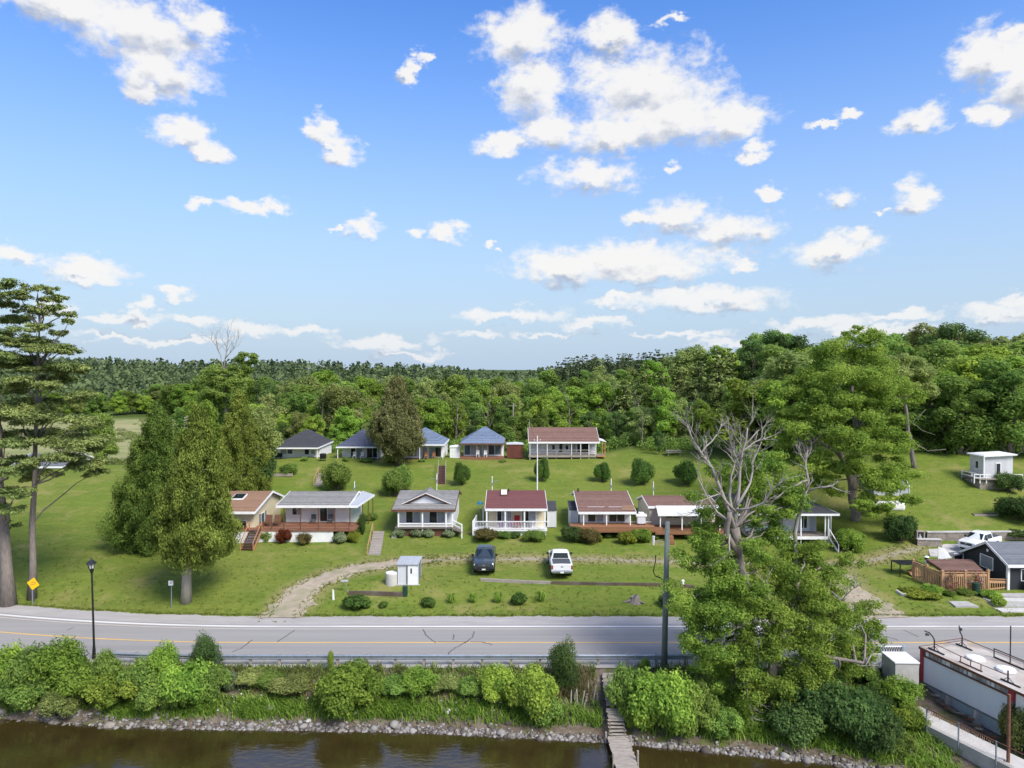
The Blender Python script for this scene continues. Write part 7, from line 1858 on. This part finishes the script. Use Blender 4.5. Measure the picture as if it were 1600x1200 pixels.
def scatter_mass(name, label, cat, mat, gen):
    V, Q, T = gen; me = quad_mesh(name, V, Q, T); me.materials.append(mat)
    o = bpy.data.objects.new(name, me); COL.objects.link(o); return tag(o, label, cat, kind='stuff')
def bank_blades(seed, n, x0, x1, t0, t1, h, wid, clumpy, keep=None):
    """blades rooted on the slope; t 0 at the water, 1 at the road edge"""
    rng = np.random.default_rng(seed)
    nc = max(1, n//clumpy); cx = rng.uniform(x0, x1, nc); ct = t0 + (t1-t0)*rng.uniform(0, 1, nc)
    x = np.repeat(cx, clumpy) + rng.normal(0, .22, nc*clumpy); tt = np.repeat(ct, clumpy) + rng.normal(0, .03, nc*clumpy)
    ys = shore_y(x); y = ys + (46.9 + bend(x) - ys)*np.clip(tt, 0.02, 1.3)
    if keep is not None:
        k = keep(x, tt, rng); x, y = x[k], y[k]
    k = np.abs(x - np.interp(y, [38, 46], [6.35, 6.3])) > .8; x, y = x[k], y[k]
    m = len(x); z = height(x, y); a = rng.uniform(0, 6.28, m); L = h*rng.uniform(.5, 1.25, m)
    base = np.stack([x, y, z-.05], -1); d = np.stack([np.cos(a), np.sin(a), np.zeros(m)], -1); sd = np.stack([-np.sin(a), np.cos(a), np.zeros(m)], -1)*wid
    mid = base + d*(L*.22)[:, None] + UP*(L*.65)[:, None]; tip = base + d*(L*.6)[:, None] + UP*(L*rng.uniform(.7, 1.05, m))[:, None]
    V = np.stack([base-sd, base+sd, mid+sd, mid-sd, mid-sd, mid+sd, tip+sd*.15, tip-sd*.15], 1).reshape(-1, 3)
    tone = np.clip(np.repeat(rng.normal(.5, .22, nc), clumpy)[:m] + rng.normal(0, .15, m), 0, 1)
    return V, np.arange(len(V)).reshape(-1, 4), np.repeat(tone, 8)
scatter_mass('shore_grass', 'bright green grass and weeds growing just above the shore stones', 'grass', L_grass, join_cards(
  bank_blades(1, 15000, -26, 18, .16, .42, .60, .03, 12, lambda x, t, r: (r.uniform(0, 1, x.size) < .65+.5*np.sin(x*1.1)*np.sin(x*.37+1))),
  bank_blades(2, 9000, 9, 22, .16, .75, .65, .032, 12), bank_blades(7, 2500, -40, -20, .30, .45, .4, .028, 12), bank_blades(8, 7000, 16, 25, .12, 1.0, .5, .03, 12)))
scatter_mass('bank_weeds', 'mixed weeds scattered over the bank between the bushes', 'weeds', L_mid, bank_blades(3, 9000, -40, 22, .40, 1.0, .40, .03, 14))
scatter_mass('dry_grass', 'straw coloured dry grass along the bank and guard rail', 'grass', L_dry, join_cards(bank_blades(4, 2600, -30, 14, .4, .95, .42, .02, 10), bank_blades(6, 700, 2.6, 5.0, .5, .9, .8, .02, 10)))
scatter_mass('roadside_grass', 'olive grass fringe behind the guard rail', 'grass', L_olive, bank_blades(5, 5200, -34, 14, .82, 1.03, .42, .03, 12))
def flowers():
    rng = np.random.default_rng(12); n = 420
    x = rng.uniform(-24, 8, n); t = rng.uniform(.3, .8, n); ys = shore_y(x); y = ys+(46.9-ys)*t; k = rng.uniform(0,1,n) < .45+.45*np.sin(x*.7+2); x, y = x[k], y[k]
    p = np.stack([x, y, height(x, y)+rng.uniform(.15, .45, x.size)], -1)
    return cards(rng, p, unit(UP*.7 + np.array([0,-.7,0]) + rng.normal(size=p.shape)*.3), .11, .9)
scatter_mass('wild_flowers', 'small white wild flowers dotted over the bank', 'flowers', L_whitef, flowers())

# driftwood stalks left of the dock
rw = random.Random(5); c = AT(905, 1092, 44.6)
dw = Thing('driftwood_pile', 'bleached leaning stalks and sticks left of the dock', 'driftwood', (c.x, 44.6, H(c.x, 44.6)))
for i in range(9):
    a = Vector((c.x-.9+i*.24+rw.uniform(-.1,.1), 44.3+rw.uniform(-.3,.5), 0)); a.z = H(a.x, a.y)
    dw.add('stick', bar(a, a+Vector((rw.uniform(-.1,.3), rw.uniform(.2,.6), rw.uniform(.5,1.1))), .06, .04), bark_pale)
fl = AT(440, 1092, 44.6)
single('driftwood_log', 'small pale log lying on the bare left bank', 'driftwood', tube([(fl.x-.5,44.9,H(fl.x-.5,44.9)+.1),(fl.x,45.1,H(fl.x,45.1)+.12),(fl.x+.5,45.2,H(fl.x+.5,45.2)+.1)], [.08,.09,.05], 7), wood_fence, (fl.x, 45, H(fl.x, 45)))

# shore stones
def stones():
    rng = np.random.default_rng(14)
    bm = bmesh.new(); bmesh.ops.create_icosphere(bm, subdivisions=1, radius=1.0); bv = np.array([v.co[:] for v in bm.verts]); bf = np.array([[v.index for v in f.verts] for f in bm.faces]); bm.free()
    n = 4200
    x = rng.uniform(-48, 26, n); dt = np.abs(rng.normal(0, .29, n))*np.interp(x, [-48,-26,-18,14,20], [2.6,2.6,1.0,1.0,1.1]) - .12
    up_ = rng.uniform(0, 1, n) < .07; dt = np.where(up_, rng.uniform(.6, 2.6, n), dt)
    y = shore_y(x) + dt; s = rng.lognormal(math.log(.085), .42, n); s = np.clip(s, .04, .34)
    z = height(x, y)
    V = bv[None]*(1+rng.normal(0, .17, (n, len(bv), 1)))*s[:, None, None]*rng.uniform(.6, 1.35, (n, 1, 3))*np.array([1, 1, .7])
    a = rng.uniform(0, 6.28, n); c_, s_ = np.cos(a)[:, None], np.sin(a)[:, None]
    V = np.stack([V[..., 0]*c_-V[..., 1]*s_, V[..., 0]*s_+V[..., 1]*c_, V[..., 2]], -1) + np.stack([x, y, z + s*.15], -1)[:, None]
    Fq = bf[None] + (np.arange(n)*len(bv))[:, None, None]
    return quad_mesh('shore_stones', V.reshape(-1, 3), Fq.reshape(-1, 3), np.repeat(np.clip(rng.beta(1.1, 1.3, n), 0, 1), len(bv)))
sme = stones(); m_st = leafy('shore_stone', (0.075, 0.06, 0.05), (0.34, 0.32, 0.30), 0, 0.0); sme.materials.append(m_st)
so = bpy.data.objects.new('shore_stones', sme); COL.objects.link(so); tag(so, 'band of small pale stones along the water line', 'stones', kind='stuff')
rb_ = random.Random(21)
for k, (px, py, w, lab) in enumerate([(508,1099,15,'grey concrete block below the lime green bush'),(268,0,0,''),(700,1113,13,'flat white rock on the bank below the road cracks'),(714,1110,9,'small white rock beside the flat white rock'),(500,1113,9,'pale rock on the bare bank'),(556,1117,10,'pale rock above the shore, left of the middle'),(482,1128,10,'white rock at the shore grass'),(171,1136,18,'broad tan rock at the left water edge'),(423,1107,16,'heap of pale rubble on the left bare bank'),(386,1108,9,'small white rock under the left thicket edge'),(651,1116,8,'small pale rock in the middle bank'),(340,1110,8,'pale rock at the right end of the left thicket')]):
    if not lab: continue
    g = ground_at(px, py, 38, 48); s = w*.5*g.y/F
    bm = bmesh.new(); bmesh.ops.create_icosphere(bm, subdivisions=2, radius=1.0)
    for v in bm.verts: v.co = Vector((v.co.x*s*rb_.uniform(.85,1.12), v.co.y*s*rb_.uniform(.8,1.1), v.co.z*s*.55*rb_.uniform(.8,1.15)))
    me = bpy.data.meshes.new('boulder'); bm.to_mesh(me); bm.free(); me.materials.append(concrete_light if k != 7 else stone_block)
    o = bpy.data.objects.new('boulder', me); COL.objects.link(o); o.location = g+Vector((0,0,s*.15)); o.rotation_euler = (0,0,rb_.uniform(0,3)); tag(o, lab, 'rock', 'larger rocks on the bank')

# ------------------------------------------------------------------ dock
def dock():
    a = ground_at(952, 1062, 40, 47); pts = [AT(952,1062,a.y)]
    t = Thing('plank_dock', 'narrow weathered plank dock running down the bank into the lake', 'dock', (a.x, 42, WATER_Z))
    zA = a.z+.3; sh = 42.2; zW = WATER_Z+.45
    def cx(y): return np.interp(y, [30, 38, 41.7, 43.5, a.y], [PX(995,33), PX(978,39), PX(966,41.7), PX(961,43.5), a.x])
    rd = random.Random(2); y = a.y; k = 0
    while y > 33:
        z = np.interp(y, [33, 41.4, 42.2, a.y], [zW, zW, zW+.6, zA]); w = .50 if y > 41.5 else .62
        dx = rd.uniform(-.05,.05); rot = rd.uniform(-.03,.03); pw = .155
        if not (43.2 < y < 43.5 and k % 2):
            x = cx(y); ln = w*rd.uniform(.95, 1.05)
            t.add('plank', prism([(x-ln+dx,y-rot,z),(x+ln+dx,y+rot,z),(x+ln+dx,y+pw+rot,z+rd.uniform(0,.012)),(x-ln+dx,y+pw-rot,z+rd.uniform(0,.012))], (0,0,-.04)), wood_grey)
        y -= .17; k += 1
    t.add('stringer', [bar((cx(yA)+s*.42,yA,np.interp(yA,[33,41.4,42.2,a.y],[zW,zW,zW+.6,zA])-.12),(cx(yB)+s*.42,yB,np.interp(yB,[33,41.4,42.2,a.y],[zW,zW,zW+.6,zA])-.12),.08,.14) for s in (-1,1) for yA, yB in ((33,41.4),(41.4,42.2),(42.2,a.y))], wood_dark)
    for yy, s in ((41.6,-1),(41.2,1),(38.6,-1),(38.9,1),(35.5,-1),(35.8,1)):
        t.add('pile', tube([(cx(yy)+s*.7,yy,-4.5),(cx(yy)+s*.7,yy,zW+(.55 if yy < 40 else .2))], .06, 7), wood_grey)
dock()

# ------------------------------------------------------------------ trailer building, walkway and boxes on the right bank
FL = Vector((26.9, 47.0, 0)); 
def R3(px, py, z):
    d = pixel_dir(px, py); s = (z-CAMH)/d.z; return Vector((d.x*s, d.y*s, z))
zt = 1.55
A_ = R3(1441, 1012, zt); Bn = R3(1577, 1074, zt); ax = (Bn-A_); L0 = ax.length; ax.normalize(); sd = Vector((-ax.y, ax.x, 0))
if sd.x < 0: sd = -sd
Wd = 3.5; Lt = L0
t = Thing('trailer_building', 'long pale blue flat roofed trailer with red corner posts on the right bank', 'trailer', (A_+ax*Lt/2+sd*Wd/2)*1.0 + Vector((0,0,-1.0-zt)))
zb0 = -.72
def P(u, w, z): return tuple(A_ + ax*u + sd*w + Vector((0,0,z-zt)))
def oblock(u0, u1, w0, w1, z0, z1): return prism([P(u0,w0,z0),P(u1,w0,z0),P(u1,w1,z0),P(u0,w1,z0)], (0,0,z1-z0))
t.add('wall', oblock(.05, Lt-.02, .04, Wd-.04, zb0, zt-.48), trailer_wall)
t.add('clerestory', oblock(.08, Lt-.05, .10, Wd-.1, zt-.478, zt-.10), trailer_lower)
t.add('roof', oblock(-.12, Lt+3.5, -.12, Wd+.12, zt-.09, zt+.03), trailer_roof)
t.add('roof_edge', [bar(P(-.13,-.14,zt-.02),P(Lt+3.5,-.14,zt-.02),.05,.14), bar(P(-.14,-.13,zt-.02),P(-.14,Wd+.13,zt-.02),.05,.14), bar(P(0,0.0,zt-.50),P(Lt,0.0,zt-.50),.09,.07)], wood_brown)
nP = 18
for i in range(nP):
    u = .25+(Lt-.5)*i/nP
    t.add('window_panel', oblock(u, u+(Lt-.5)/nP*(.82 if i % 3 else .6), .06, .12, zt-.455, zt-.13), [white, curtain, concrete, shed_siding, wood_grey][i*7 % 5])
t.add('corner_post', oblock(-.16, .10, -.02, .30, zb0-.05, zt-.1), red_paint); t.add('corner_post', oblock(Lt-.05, Lt+.3, -.06, .5, zt-.75, zt-.1), red_paint)
t.add('lower_skirt', oblock(.1, Lt+3.3, .10, Wd-.1, zb0-.85, zb0-.005), trailer_lower)
t.add('sill_beam', [bar(P(.05,.02,zb0),P(Lt,.02,zb0),.1,.09)], roof_slate)
t.add('annex', oblock(Lt+.32, Lt+3.4, .1, Wd-.1, zb0, zt-.11), white)
for u in (1.9, 3.9): t.add('pier', bar(P(u,-.05,-2.0),P(u+.1,.06,zb0-.05),.24,.2), concrete)
# roof racks, spot lamps, rails and hatch covers
def lampost(u, w, lean):
    t.add('roof_foot', [bar(P(u-.45,w,zt+.07),P(u+.75,w,zt+.07),.09,.07)], black_metal)
    lp_ = t.add('spot_lamp', [bar(P(u,w,zt+.05),P(u,w,zt+.75),.06), bar(P(u,w,zt+.35),P(u+.45,w,zt+.06),.03), bar(P(u,w,zt+.35),P(u-.3,w,zt+.06),.03)] , black_metal)
    if lean: t.add('lamp_arm', [tube([P(u,w,zt+.75),P(u-.1,w-.05,zt+.95),P(u-.3,w-.1*lean,zt+1.12),P(u-.5,w-.3*lean,zt+1.2)], .04, 6), tube([P(u-.25,w-.15*lean,zt+1.0),P(u-.4,w-.32*lean,zt+1.02)], [.05,.11], 8)], black_metal, lp_)
lampost(.7, .25, 1); lampost(.65, 2.6, -1); lampost(Lt-.45, .45, 0)
t.add('roof_rail', [bar(P(.7,.25,zt+.6),P(.65,2.6,zt+.6),.035), bar(P(.65,2.6,zt+.6),P(Lt+3,3.0,zt+.6),.04), bar(P(.7,.25,zt+.5),P(2.6,.3,zt+.42),.035), bar(P(2.6,.3,zt+.42),P(Lt-.45,.45,zt+.45),.035)] + [bar(P(u,.3,zt+.03),P(u,.3,zt+.44),.04) for u in (2.6,3.3,4.0)] + [bar(P(2.5,.3,zt+.07),P(4.1,.3,zt+.07),.06)], rust_metal)
t.add('roof_rack', [bar(P(2.6,3.0,zt+.08),P(4.6,3.0,zt+.08),.07), bar(P(2.6,3.0,zt+.6),P(4.6,3.0,zt+.6),.05), bar(P(2.6,3.0,zt+.05),P(2.6,3.0,zt+.62),.05), bar(P(4.6,3.0,zt+.05),P(4.6,3.0,zt+.62),.05)], black_metal)
t.add('antenna', bar(P(3.6,3.1,zt+.05),P(3.6,3.1,zt+2.4),.05), black_metal)
for u, w in ((2.5,1.6),(4.3,1.9)):
    c = Vector(P(u,w,zt+.06)); t.add('hatch_dome', tube([c, c+Vector((0,0,.12)), c+Vector((0,0,.2))], [.55,.5,.2], 14), white)
# white-roofed box left of the trailer with a railing
q = [R3(1380,1021,1.2), R3(1437,1022,1.2)]; c = R3(1399, 1035, 1.2)
bt = Thing('storage_container', 'grey storage box with white roof left of the trailer', 'container', (c.x+.8, c.y+.8, -1.6))
xL, xR, y0_, y1_ = R3(1400,1035,1.2).x, R3(1438,1034,1.2).x-.1, R3(1400,1035,1.2).y, R3(1384,1019,1.2).y
bt.add('wall', box(xL, xR, y0_+.06, y1_, -2.0, 1.12), concrete); bt.add('roof', slab((xL-.06,y0_,1.2),(xR+.02,y0_,1.18),(xR+.02,y1_+.05,1.21),(xL-.06,y1_+.05,1.23),.075), white)
gr_ = Thing('lattice_railing', 'black topped lattice railing behind the storage box', 'railing', (xL+1, y1_+.4, 0))
zr_ = 1.45; gr_.add('rail', [bar((xL-1.0,y1_+.35,zr_),(xR+.1,y1_+.35,zr_),.06), bar((xL-1.0,y1_+.35,zr_-.5),(xR+.1,y1_+.35,zr_-.5),.05)], white)
n = 16; W_ = xR+.1-(xL-1.0)
gr_.add('lattice', [bar((xL-1.0+W_*i/n,y1_+.36,zr_-.48),(xL-1.0+W_*(i+1)/n,y1_+.36,zr_-.03),.03) for i in range(n)] + [bar((xL-1.0+W_*(i+1)/n,y1_+.39,zr_-.48),(xL-1.0+W_*i/n,y1_+.39,zr_-.03),.03) for i in range(n)], black_metal)
for xx in (xL-1.0, xL+.2, xR): gr_.add('post', box(xx-.05,xx+.05,y1_+.3,y1_+.4,-.6,zr_+.05), trailer_lower)
wf0, wf1 = R3(1370,1075,-.9), R3(1392,1092,-.9)
pf = Thing('board_fence', 'weathered vertical board fence beside the storage box', 'fence', (wf0+wf1)/2+Vector((0,0,-1)))
for i in range(11):
    c = wf0.lerp(wf1, (i+.5)/11); pf.add('board', bar(c+Vector((0,0,-1.1)), c+Vector((0,0,.15)), .12, .03), wood_dark)
pf.add('rail', bar(wf0+Vector((0,.05,-.1)), wf1+Vector((0,.05,-.1)), .05, .09), wood_dark)
# concrete walkway
zc0 = -1.15
U0, U1 = R3(1419,1119,zc0), R3(1572,1196,zc0); au = (U1-U0); Lw = au.length; au.normalize(); su = Vector((-au.y, au.x, 0)); su = su if su.x > 0 else -su
t = Thing('concrete_walkway', 'concrete walkway with plank deck and rusty railing along the water', 'walkway', (U0+U1)/2+Vector((0,0,-2)))
def Q3(u, w, z): return tuple(U0+au*u+su*w+Vector((0,0,z-zc0)))
def cblock(u0,u1,w0,w1,z0,z1): return prism([Q3(u0,w0,z0),Q3(u1,w0,z0),Q3(u1,w1,z0),Q3(u0,w1,z0)], (0,0,z1-z0))
t.add('wall', cblock(0, Lw+.2, 0, .3, -3.6, zc0), concrete); t.add('end_wall', cblock(0, .3, .303, 1.5, -3.4, zc0-.03), concrete)
t.add('lower_ledge', cblock(.5, Lw+3, -.55, -.005, -4.2, -2.0), concrete)
t.add('floor', cblock(.31, Lw+2, .31, 1.7, -2.2, zc0-.12), concrete_light)
np_ = int((Lw-1)/.24)
for i in range(np_):
    u = .8+i*.24; t.add('plank', cblock(u, u+.19, .36, 1.0, zc0-.115, zc0-.07), concrete_light)
rp = t.add('railing', [bar(Q3(1.2,-.04,zc0+1.05),Q3(Lw+2,-.04,zc0+1.05),.04)], rust_metal)
for u in (1.25, 3.2, 5.3): t.add('railing_post', bar(Q3(u,-.05,zc0-.6),Q3(u,-.05,zc0+1.08),.06), grey_metal)
t.add('rope_fringe', [bar(Q3(1.3+i*.12,-.04,zc0+1.03),Q3(1.3+i*.12+random.Random(i).uniform(-.05,.05),-.04,zc0+1.03-random.Random(i+50).uniform(.1,.32)),.025) for i in range(34)], wood_fence, rp)
t.add('flat_ramp', cblock(-.9, .0-.005, .2, 2.2, -2.2, zc0-.2), concrete)
pb = R3(1575, 1200, -1.6)
single('rusty_pole', 'tall rust red pole at the near end of the trailer', 'pole', tube([(pb.x,pb.y,-3),(pb.x,pb.y,PZ(1085,pb.y))], .09, 10), rust_metal, (pb.x,pb.y,-2.4))
# debris under the trailer
rd = random.Random(8)
for i in range(12):
    u = .6+i*.42; p_ = Vector(P(u, -.35+rd.uniform(-.25,.1), 0)); p_.z = H(p_.x, p_.y)+.06
    single('old_timber', ['dark','grey','brown','rusty'][i % 4] + ' old timber under the pale trailer, ' + ('far', 'middle', 'near')[i//4] + ' third', 'timber', bar(p_, p_+ax*rd.uniform(.4,1.0)+Vector((rd.uniform(-.2,.2),0,rd.uniform(.02,.3))), rd.uniform(.08,.22), rd.uniform(.05,.14)), [wood_dark, wood_grey, bark_brown, rust_metal][i % 4], p_, 'debris under the trailer')

# ragged grass tufts over the lawn, thicker along edges
def lawn_tufts():
    rng = np.random.default_rng(33); n = 2600
    x = rng.uniform(-62, 52, n); y = 57.0 + bend(x) + np.abs(rng.normal(0, 1, n))**1.6*9
    e = 1500; xe = rng.uniform(-62, 52, e); ye = 56.85 + bend(xe) + np.abs(rng.normal(0, .16, e))
    dr = np.array(DRIVE + TRACK); k = rng.integers(0, len(dr)-1, 1500); tt = rng.uniform(0, 1, (1500, 1)); pd = dr[k]*(1-tt) + dr[k+1]*tt
    pd = pd + unit(rng.normal(size=(1500, 2)))*rng.uniform(.9, 2.0, (1500, 1))
    x = np.concatenate([x, xe, pd[:, 0]]); y = np.concatenate([y, ye, pd[:, 1]])
    keep = (y < 74) & (dist_poly(x, y, DRIVE) > .8); x, y = x[keep], y[keep]
    m = 5; X = np.repeat(x, m) + rng.normal(0, .07, x.size*m); Y = np.repeat(y, m) + rng.normal(0, .07, x.size*m)
    n = X.size; h = rng.uniform(.06, .17, n); a = rng.uniform(0, 6.28, n)
    base = np.stack([X, Y, height(X, Y)], -1); d = np.stack([np.cos(a), np.sin(a), np.zeros(n)], -1); sd = np.stack([-np.sin(a), np.cos(a), np.zeros(n)], -1)*.03
    tip = base + d*(h*.5)[:, None] + UP*h[:, None]
    V = np.stack([base-sd, base+sd, tip+sd*.3, tip-sd*.3], 1).reshape(-1, 3)
    return V, np.arange(len(V)).reshape(-1, 4), np.repeat(np.clip(np.repeat(rng.normal(.45, .25, x.size), m), 0, 1), 4)
scatter_mass('lawn_grass', 'short uneven grass tufts over the mown lawns', 'grass', leafy('blade_lawn', (0.13, 0.185, 0.025), (0.25, 0.28, 0.055), 0, .4), lawn_tufts())

def undergrowth():
    rng = np.random.default_rng(44); bl = []
    for px in np.arange(395, 1010, 5.0):
        Y = rng.uniform(120, 124); g = on_ground(px, Y); r = rng.uniform(.7, 1.7); bl.append(((g.x, g.y, g.z+r*.6), (r*1.1, r, r*rng.uniform(.7, 1.2))))
    for px in np.arange(1000, 1660, 7.0):
        Y = np.interp(px, [1000,1200,1420,1660], [117,108,99,97])+rng.uniform(-1, 3); g = on_ground(px, Y); r = rng.uniform(.6, 1.6); bl.append(((g.x, g.y, g.z+r*.6), (r*1.1, r, r*rng.uniform(.7, 1.2))))
    return blob_cards(rng, bl, 130, .34)
scatter_mass('undergrowth', 'tangled undergrowth along the foot of the wood', 'undergrowth', L_mid, undergrowth())

def scrub():
    rng = np.random.default_rng(45); bl = []
    for px in np.arange(118, 300, 4.0):
        Y = rng.uniform(112, 128); g = on_ground(px, Y); r = rng.uniform(.4, 1.1); bl.append(((g.x, g.y, g.z+r*.4), (r*1.3, r*1.2, r*rng.uniform(.5, .9))))
    for _ in range(60):
        px = rng.uniform(60, 330); Y = rng.uniform(140, 255); g = on_ground(px, Y); r = rng.uniform(.5, 1.5); bl.append(((g.x, g.y, g.z+r*.3), (r*1.6, r*1.3, r*.6)))
    return blob_cards(rng, bl, 150, .3)
scatter_mass('meadow_scrub', 'rough olive scrub scattered over the pale marsh meadow', 'scrub', L_olive, scrub())
